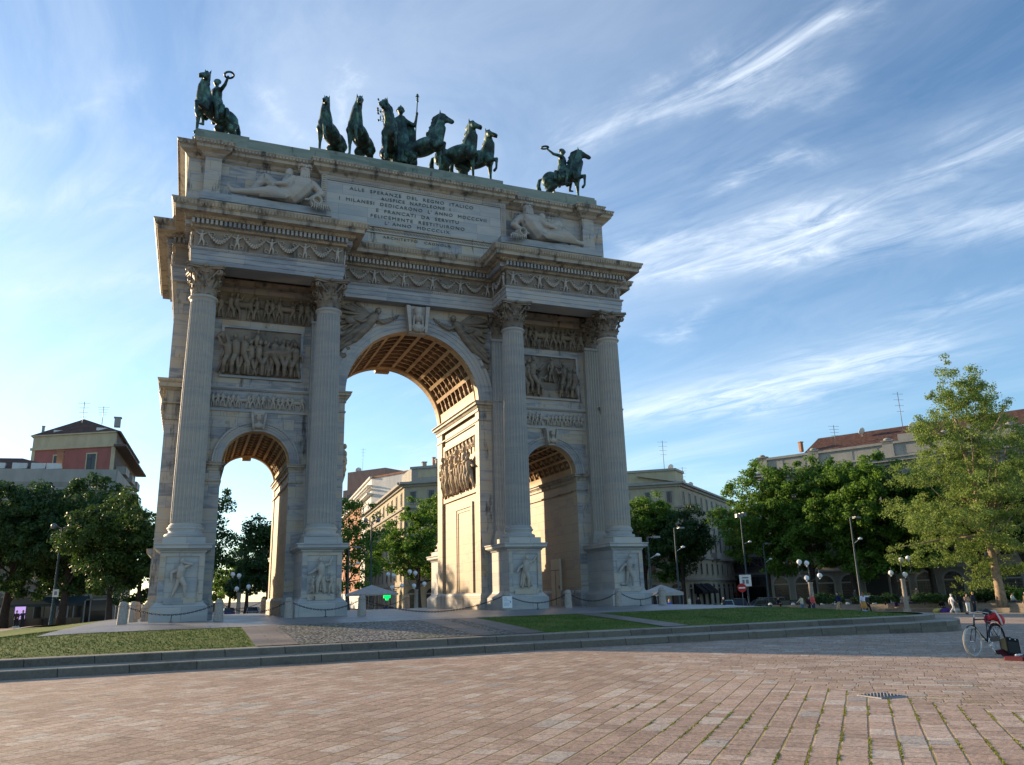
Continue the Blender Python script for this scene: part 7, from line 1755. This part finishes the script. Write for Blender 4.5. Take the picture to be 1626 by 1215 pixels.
def pose_meshes(kind):
    if kind in POSE: return POSE[kind]
    j = J(kind); m_ = MB(); L_ = lambda a, b_, t: tuple(a[i] + (b_[i] - a[i]) * t for i in range(3))
    torso = [('pel', 'che', .135, .135), ('che', 'nec', .13, .06), ('nec', 'hea', .052, .05)]
    caps(m_, j, torso); m_.ell(j['che'], (.165, .11, .16)); m_.ell((j['pel'][0], j['pel'][1], j['pel'][2] - .02), (.16, .12, .12))
    hx, hy, hz = j['hea']; m_.ell((hx, hy, hz + .02), (.076, .095, .112)); m_.ell((hx, hy + .02, hz - .05), (.055, .07, .06)); m_.ell((hx, hy + .10, hz - .005), (.013, .02, .022), None, 6, 4)
    for s_ in (-1, 1): m_.ell((hx + s_ * .078, hy, hz), (.012, .02, .03), None, 6, 4)
    m_.ell((hx, hy + .088, hz - .048), (.025, .012, .008), None, 6, 4)
    for s_, S_ in ((-1, 'L'), (1, 'R')):
        caps(m_, j, [('s' + S_, 'e' + S_, .052, .042), ('e' + S_, 'h' + S_, .040, .026), ('q' + S_, 'k' + S_, .088, .058), ('k' + S_, 'a' + S_, .056, .036)])
        h = Vector(j['h' + S_]); d = (h - Vector(j['e' + S_])).normalized(); sd = d.cross(Vector((0, 1, .2))).normalized(); pl = h + d * .05
        m_.cap(h, pl, .028, .034, 8)
        for f in range(4):
            o_ = sd * (.024 - .016 * f); l = (.070, .082, .076, .058)[f]; b1 = pl + o_ + d * .03; b2 = b1 + d * l * .5; b3 = b2 + (d * .7 + Vector((0, .5, 0))) * l * .45; m_.cap(b1, b2, .0105, .010, 6); m_.cap(b2, b3, .010, .009, 6)
        th = h + d * .02 + sd * .03; m_.cap(th, th + (d * .6 + sd * .8) * .05, .013, .011, 6)
        a = j['a' + S_]; m_.cap((a[0], a[1] - .03, a[2] - .03), (a[0], a[1] + .13, a[2] - .05), .036, .030, 8)
    body = sculpt_mesh(m_, 'body', .0135)
    m_ = MB(); caps(m_, j, [('pel', 'che', .150, .155), ('che', 'nec', .145, .07)]); m_.ell(j['che'], (.19, .13, .17)); m_.ell(j['pel'], (.17, .135, .10))
    for S_ in 'LR': caps(m_, j, [('s' + S_, 'e' + S_, .070, .056), ('e' + S_, L_(j['e' + S_], j['h' + S_], .75), .054, .042)])
    top = sculpt_mesh(m_, 'top', .02)
    m_ = MB(); m_.ell((j['pel'][0], j['pel'][1], j['pel'][2] - .04), (.175, .14, .14))
    for S_ in 'LR': caps(m_, j, [('q' + S_, 'k' + S_, .105, .080), ('k' + S_, L_(j['k' + S_], j['a' + S_], .92), .076, .062)])
    trou = sculpt_mesh(m_, 'trousers', .02)
    m_ = MB(); p = j['pel']; m_.lathe([(.15, .08), (.18, -.02), (.23, -.25), (.29, -.48), (.27, -.48), (.1, -.1)], p, 20, True, False); skirt = m_.mesh('skirt')
    m_ = MB()
    for S_ in 'LR': a = j['a' + S_]; m_.cap((a[0], a[1] - .03, a[2] - .035), (a[0], a[1] + .14, a[2] - .045), .046, .038, 8)
    shoes = m_.mesh('shoes')
    m_ = MB(); m_.ell((hx, hy - .018, hz + .045), (.088, .10, .10)); m_.ell((hx, hy - .06, hz - .02), (.07, .05, .09)); hair = sculpt_mesh(m_, 'hair', .016)
    m_ = MB(); m_.ell((hx, hy - .02, hz + .04), (.09, .10, .105)); m_.cap((hx, hy - .08, hz), (hx, hy - .10, hz - .26), .07, .05); lhair = sculpt_mesh(m_, 'hair', .016)
    POSE[kind] = dict(body=body, top=top, trousers=trou, skirt=skirt, shoes=shoes, hair=hair, long_hair=lhair); return POSE[kind]
CLO = {}
def cloth(c):
    if c not in CLO: CLO[c] = plain('cloth', c, .85, .12, 9, 0, .1)
    return CLO[c]
def person(px, depth, face, kind, lab, top=(.5, .5, .5), bot=(.05, .06, .1), hair=(.03, .02, .015), skin=0, skirt=False, longh=False, sc=1.0, dzz=0.0, shoes=(.03, .03, .03), grp=None, arm=False):
    x, y, z = AT(px, depth); r = thing('person', lab, 'person', (x, y, z + dzz), R(face), grp); r.scale = (sc, sc, sc); pm = pose_meshes(kind)
    def part(nm, me, mat):
        o = bpy.data.objects.new(nm, me); 
        if not me.materials: me.materials.append(mat)
        COL.objects.link(o); o.parent = r; CH.setdefault(r.name, []).append(o); o.material_slots[0].link = 'OBJECT'; o.material_slots[0].material = mat; return o
    part('body', pm['body'], SKIN[skin]); part('shirt' if not arm else 'jacket', pm['top'], cloth(top))
    part('skirt' if skirt else 'trousers', pm['skirt' if skirt else 'trousers'], cloth(bot))
    part('shoes', pm['shoes'], cloth(shoes)); part('hair', pm['long_hair' if longh else 'hair'], cloth(hair)); return r
person(1270, 75, 10, 'reach', 'person in a cream shirt and jeans reaching forward, left of the man in red', (.62, .56, .40), (.12, .18, .28), sc=.98)
person(1287.5, 74, -170, 'stand', 'man in a salmon red shirt and dark shorts facing the arch', (.62, .12, .10), (.05, .05, .09), (.25, .2, .17), sc=1.06)
person(1281, 77, 180, 'stand', 'figure in dark clothes half hidden behind the man in red', (.05, .02, .03), (.02, .02, .03), sc=.92)
person(1328, 72, 60, 'walk', 'man in a navy jacket and tan trousers standing in the sun', (.02, .028, .08), (.50, .33, .19), sc=1.12, arm=True)
person(1367, 70, -20, 'point', 'woman in a white top and ochre skirt pointing to the right', (.62, .63, .72), (.48, .24, .07), (.30, .12, .05), skirt=True, longh=True, sc=1.08)
person(1373, 74, 180, 'walk', 'person in black partly behind the woman in the ochre skirt', (.04, .04, .05), (.02, .02, .02))
person(1232, 91.4, 190, 'sit', 'man in black sitting on the terrace step at its left end', (.02, .02, .025), (.015, .015, .02), shoes=(.6, .6, .6), dzz=.45)
person(1417, 81.9, 190, 'sit', 'man in a dark purple shirt sitting hunched on the lowest step', (.04, .03, .08), (.35, .24, .17), (.5, .45, .4), dzz=.0)
for i, (px, t_, lb2, fc) in enumerate([(1427, (.42, .36, .30), 'person in a beige jacket, leftmost of the three seated on the terrace edge', 175), (1438, (.36, .30, .26), 'person in a light brown top, middle of the three seated on the terrace edge', 185), (1446, (.30, .22, .18), 'person in a dark vest, rightmost of the three seated on the terrace edge', 190)]): person(px, 82.3, fc, 'sit', lb2, t_, (.03, .03, .09), dzz=.44, grp='people seated together on the terrace', shoes=(.6, .6, .6))
person(1453, 84, 160, 'point', 'thin person standing with a raised arm right of the seated three', (.26, .20, .15), (.10, .09, .09), dzz=.9, sc=.95)
person(1506, 75.5, -110, 'walk', 'walker all in white with a white cap crossing from left to right', (.66, .62, .66), (.62, .60, .58), (.75, .74, .72), shoes=(.7, .7, .7))
person(1519, 76.5, -60, 'walk', 'person in dark clothes bending right of the white walker', (.02, .025, .03), (.02, .03, .035))
person(1530, 74.8, 160, 'fold', 'woman in a tan top and long white trousers with dark hair', (.40, .26, .19), (.66, .66, .62), (.01, .01, .01), longh=True, sc=1.02)
person(1540, 77, 190, 'stand', 'tall person in a dark coat and straw hat beside the woman in white trousers', (.03, .04, .06), (.03, .035, .05), (.45, .28, .10), sc=1.12, arm=True)
person(1623, 71, 80, 'stand', 'man in a brown top and blue jeans at the right edge of the picture', (.18, .13, .09), (.06, .11, .2), sc=1.05)
person(1489, 80.1, 150, 'sit', 'person in black sitting on the lowest step beside bright bags', (.02, .02, .025), (.03, .03, .05), dzz=.0)
person(1355, 95, 190, 'stand', 'dim figure standing in the palace doorway', (.10, .09, .08), (.03, .03, .03), dzz=.9)
person(1093, 86, 200, 'walk', 'person in a cream jacket walking before the corner house', (.55, .52, .42), (.35, .3, .25), arm=True, sc=1.05)
person(1107, 84, 170, 'stand', 'person in black standing right of the one in the cream jacket', (.02, .02, .025), (.02, .02, .02), sc=1.0)
person(1060, 60, 190, 'sit', 'person in a bright blue top sitting by the canopy tent', (.03, .10, .5), (.03, .04, .08), (.5, .38, .2))
person(1147, 88, 200, 'stand', 'person in a dark coat with a white helmet behind the pale blue car', (.05, .05, .055), (.02, .02, .02), (.6, .6, .6))
person(28, 76, 200, 'walk', 'dim person carrying a white bag at the left edge under the trees', (.06, .04, .04), (.03, .03, .035))
person(38, 75, 150, 'reach', 'dim person in dark clothes beside the lilac panel', (.03, .035, .06), (.03, .03, .04), (.2, .08, .07))
person(590, 74, 120, 'walk', 'dim person walking under the white parasol', (.30, .28, .26), (.12, .13, .15))
person(620, 80, 190, 'sit', 'dim person seated to the right of the parasol', (.12, .06, .05), (.03, .03, .04))
person(612, 82, 170, 'sit', 'dim person seated at the right rim of the parasol', (.05, .06, .12), (.03, .03, .04))
person(1412, 86, 200, 'sit', 'dim figure in white sitting on the planted bank left of the seated three', (.55, .55, .56), (.2, .2, .22), dzz=.5)
person(1400, 87, 170, 'sit', 'dim figure in a grey top on the planted bank beside the one in white', (.25, .26, .28), (.05, .05, .06), dzz=.5)
person(1601, 78, 190, 'sit', 'person in a pale top sitting among the shrubs right of the plane trunk', (.6, .58, .52), (.1, .1, .12), dzz=.55)
# bags by the steps
def bag(px, depth, r, col, lab, name='bag'):
    x, y, z = AT(px, depth); m_ = MB(); rn = random.Random(px); 
    for i in range(6): m_.ell((rn.uniform(-.3, .3) * r, rn.uniform(-.15, .15) * r, .16 + rn.uniform(-.04, .08)), (.42 * r, .3 * r, .20 * r), None, 10, 6)
    m_.tube([(-.2 * r, 0, .3), (-.1 * r, 0, .5 * r + .1), (.1 * r, 0, .5 * r + .1), (.2 * r, 0, .3)], .02, 5)
    ro = thing(name, lab, 'bag', (x, y, z)); sculpt(m_, 'cloth', cloth(col), ro, .03, 1); return ro
bag(1484, 78.5, 1.1, (.65, .58, .18), 'yellow white cloth bundle on the ground before the steps'); bag(1492, 78, 1.2, (.10, .05, .22), 'purple bag lying left of the white walker'); bag(1498, 78.5, .9, (.05, .05, .12), 'dark blue bag just left of the white walker'); bag(1513, 78.3, .9, (.6, .6, .6), 'white and red bag on the ground right of the white walker'); bag(1366, 69.8, .6, (.25, .45, .75), 'pale blue carrier bag hanging beside the ochre skirt')
bag(31, 75.9, .6, (.6, .58, .5), 'white shopping bag carried at the left edge')
x, y, z = AT(1536, 72); 
def ATP(px, py, depth):
    p = CAM + (CF + (px - 813) / 1248.37 * CR_ - (py - 607.5) / 1248.37 * CU) * depth; return (p.x, p.y, HG(p.x, p.y))
# ================================================================ BICYCLE
pf, pr_ = Vector(ATP(1549, 1044, 17.75)), Vector(ATP(1600, 1041, 18.5)); dv = pf - pr_; ang = math.atan2(dv.y, dv.x); Lb = 1.08
base = pf - dv.normalized() * Lb; BK = thing('bicycle', 'black city bicycle with cream tyres and swept handlebar standing on the paving', 'bicycle', (base.x, base.y, HG(base.x, base.y)), ang)
chrome = plain('chrome', (.55, .55, .56), .25, .05, 5, .9); tyre = plain('cream tyre', (.50, .44, .32), .7, .08); paintb = plain('black bike enamel', (.012, .013, .02), .25, .05, 5, 0, .6); rubber = plain('black rubber', (.02, .02, .02), .7, .1)
RW = .34
def wheel(cx, steer, nm):
    Mt = Matrix.Translation((cx, 0, RW)) @ Matrix.Rotation(steer, 4, 'Z') @ Matrix.Rotation(math.pi / 2, 4, 'X')
    m_ = MB(); m_.M = Mt; m_.tube([((RW - .018) * math.cos(u), (RW - .018) * math.sin(u), 0) for u in np.linspace(0, 2 * math.pi, 49)], .018, 8, True, False); w_ = m_.build(nm, tyre if nm == 'front_wheel' else rubber, BK, False)
    m_ = MB(); m_.M = Mt; m_.tube([((RW - .045) * math.cos(u), (RW - .045) * math.sin(u), 0) for u in np.linspace(0, 2 * math.pi, 49)], .010, 6, True, False); m_.lathe([(.012, -.045), (.028, -.035), (.018, -.02), (.018, .02), (.028, .035), (.012, .045)], (0, 0, 0), 10, True, True); m_.build('rim', chrome, w_, False)
    m_ = MB(); m_.M = Mt
    for i in range(28):
        a = 2 * math.pi * i / 28; b_ = a + (.35 if i % 2 else -.35); m_.tube([(.025 * math.cos(b_), .025 * math.sin(b_), .03 * (1 if i % 4 < 2 else -1)), ((RW - .045) * math.cos(a), (RW - .045) * math.sin(a), 0)], .0022, 3)
    m_.build('spokes', chrome, w_, False)
wheel(0, 0, 'rear_wheel'); wheel(Lb, -.10, 'front_wheel')
BBk = (.43, 0, .30); ST = (.33, 0, .86); HT = (.86, 0, .84); HB = (.92, 0, .66); fc = (Lb, 0, RW)
m_ = MB()
for a, b_, r in ((BBk, ST, .016), ((.335, 0, .80), (.865, 0, .81), .016), (BBk, HB, .018), (HT, HB, .02)): m_.tube([a, b_], r, 8)
for s_ in (-1, 1): m_.tube([(.43, s_ * .03, .30), (0, s_ * .06, RW)], .010, 6); m_.tube([(.34, s_ * .015, .80), (.0, s_ * .06, RW)], .009, 6)
m_.build('frame', paintb, BK, False)
m_ = MB()
for s_ in (-1, 1): m_.tube([(.92, s_ * .03, .66), (.97, s_ * .05, .55), (Lb - .02, s_ * .05, RW + .06), (Lb + .01, s_ * .05, RW)], [.014, .014, .010, .008], 6)
m_.build('fork', paintb, BK, False)
m_ = MB(); m_.tube([(.86, 0, .84), (.84, 0, .94)], .013, 8); m_.tube([(.62, -.26, .93), (.72, -.25, .95), (.86, -.12, .99), (.88, 0, .96), (.86, .12, .99), (.72, .25, .95), (.62, .26, .93)], .011, 8); hb_ = m_.build('handlebar', chrome, BK, False)
m_ = MB()
for s_ in (-1, 1): m_.tube([(.58, s_ * .262, .925), (.68, s_ * .256, .942)], .017, 8)
m_.build('grips', rubber, hb_, False)
m_ = MB(); m_.tube([(.33, 0, .86), (.32, 0, .93)], .012, 6); m_.cap((.42, 0, .955), (.26, 0, .965), .035, .075); m_.ell((.22, 0, .96), (.10, .095, .04)); sculpt(m_, 'saddle', rubber, BK, .012, 1)
m_ = MB(); m_.M = Matrix.Translation((.43, .06, .30)) @ Matrix.Rotation(math.pi / 2, 4, 'X'); m_.tube([(.085 * math.cos(u), .085 * math.sin(u), 0) for u in np.linspace(0, 2 * math.pi, 25)], .008, 5); m_.lathe([(.09, -.004), (.09, .004)], (0, 0, 0), 24); m_.M = None
m_.tube([(.43, -.08, .30), (.43, .08, .30)], .012, 6); m_.tube([(.43, .09, .30), (.58, .09, .24)], .010, 6); m_.tube([(.43, -.09, .30), (.28, -.09, .36)], .010, 6); m_.box(.53, .63, .09, .18, .225, .25); m_.box(.23, .33, -.18, -.09, .345, .37); m_.build('crank', chrome, BK, False)
m_ = MB(); m_.box(0, .43, .055, .07, .30, .42); m_.build('chain_guard', paintb, BK, False)
def fender(cx, a0, a1, nm):
    m_ = MB(); vs = []; fs = []; n = 20
    for i in range(n + 1):
        u = a0 + (a1 - a0) * i / n
        for k, (w_, dr) in enumerate(((-.028, -.012), (-.012, 0), (.012, 0), (.028, -.012))): vs.append((cx + (RW + .025 + dr) * math.cos(u), w_, RW + (RW + .025 + dr) * math.sin(u)))
    for i in range(n):
        for k in range(3): fs.append((i * 4 + k, i * 4 + k + 1, (i + 1) * 4 + k + 1, (i + 1) * 4 + k))
    m_.add(vs, fs, True); m_.build(nm, paintb, BK, False)
fender(0, R(10), R(200), 'rear_mudguard'); fender(Lb, R(60), R(150), 'front_mudguard')
m_ = MB()
for s_ in (-.05, 0, .05): m_.tube([(-.28, s_, .74), (.24, s_, .74)], .006, 5)
for s_ in (-1, 1): m_.tube([(-.2, s_ * .05, .74), (0, s_ * .06, RW)], .006, 5)
m_.tube([(.4, .03, .28), (.47, .16, .02)], .012, 6); m_.build('rack', chrome, BK, False)
m_ = MB(); 
for i in range(5): u = 2 * math.pi * i / 5; m_.tube([(Lb - .09, -.03, .16), (Lb - .09 + .06 * math.cos(u), -.03, .16 + .06 * math.sin(u))], [.018, .003], 4)
m_.build('star_reflector', chrome, BK, False)
# red bag over the rack
rb = thing('red_bag', 'red bag with a white strap slung over the rear rack of the bicycle', 'bag', BK.location, ang)
m_ = MB(); m_.ell((-.06, 0, .83), (.19, .14, .08)); m_.ell((-.14, .10, .76), (.13, .06, .13)); m_.ell((.04, -.12, .78), (.13, .06, .11)); m_.ell((.06, .04, .89), (.10, .09, .05)); m_.ell((-.22, .02, .80), (.09, .10, .10)); m_.cap((.1, .05, .86), (.2, .0, .80), .05, .03); sculpt(m_, 'cloth', plain('red bag cloth', (.50, .02, .03), .5, .15, 12), rb, .014, 2)
m_ = MB(); m_.tube([(.02, .19, .66), (.05, .17, .80), (.06, .10, .97), (.05, -.1, .97), (.05, -.19, .78)], .022, 6); m_.build('strap', M['white'], rb, False)
# speaker box and its case
x, y, z = ATP(1608, 1048, 17.1); sp_ = thing('amplifier', 'dark green box amplifier leaning back beside the rear wheel', 'amplifier', (x, y, z), R(-25)); sp_.rotation_euler = (R(-14), R(8), R(-20))
gb = plain('dark green vinyl', (.016, .022, .02), .9, .1, 20, 0, .05); m_ = MB(); m_.bbox(-.15, .15, -.12, .12, .06, .42, .012); m_.build('cabinet', gb, sp_, False)
m_ = MB(); m_.box(-.12, .12, -.128, -.121, .10, .34); m_.build('grille', rubber, sp_, False); m_ = MB(); m_.tube([(-.06, 0, .42), (-.05, 0, .46), (.05, 0, .46), (.06, 0, .42)], .01, 6); m_.build('handle', rubber, sp_, False)
for u in (-.06, .06): m_ = MB(); m_.lathe([(.012, 0), (.012, .02)], (u, -.13, .38), 8); m_.build('knob', chrome, sp_, False)
x, y, z = ATP(1620, 1053, 16.8); cs = thing('instrument_case', 'open maroon lined instrument case lying on the paving at the right edge', 'case', (x, y, z), R(15))
m_ = MB(); m_.bbox(-.28, .45, -.2, .2, 0, .09, .03); m_.add([(-.25, .2, .08), (.42, .2, .08), (.45, .36, .20), (-.28, .36, .20)], [(0, 1, 2, 3), (3, 2, 1, 0)]); m_.build('shell', plain('maroon cloth', (.09, .012, .018), .7, .15), cs, False)
m_ = MB(); m_.ell((-.08, 0, .10), (.08, .05, .03)); m_.ell((.1, .03, .1), (.1, .06, .02)); m_.build('contents', M['white'], cs, False)
# drain grate
M['galv'] = plain('worn galvanised steel', (.30, .30, .31), .8, .3, 30, 0, .1)
gr = thing('drain_grate', 'iron drain grating set in the seam of the rose paving', 'grate', (-.74, -27.4, HG(-.7, -27.4) + .006), 0)
gr.scale = (.66, .66, 1); gr.location.z += .006
m_ = MB(); 
for a in (-.36, .33): m_.box(a, a + .03, -.36, .36, -.01, .006); m_.box(-.33, .33, a, a + .03, -.01, .0055)
m_.build('frame', M['galv'], gr, False); m_ = MB()
for i in range(13):
    u = -.42 + i * .07; hl_ = .455 - abs(u); cx_, cy_ = u * .7071, -u * .7071; dx_ = hl_ * .7071; m_.tube([(cx_ - dx_, cy_ - dx_, .008), (cx_ + dx_, cy_ + dx_, .008)], .014, 6)
m_.build('bars', M['galv'], gr, False); m_ = MB(); m_.box(-.33, .33, -.33, .33, -.004, -.001); m_.build('pit', M['dark'], gr, False)
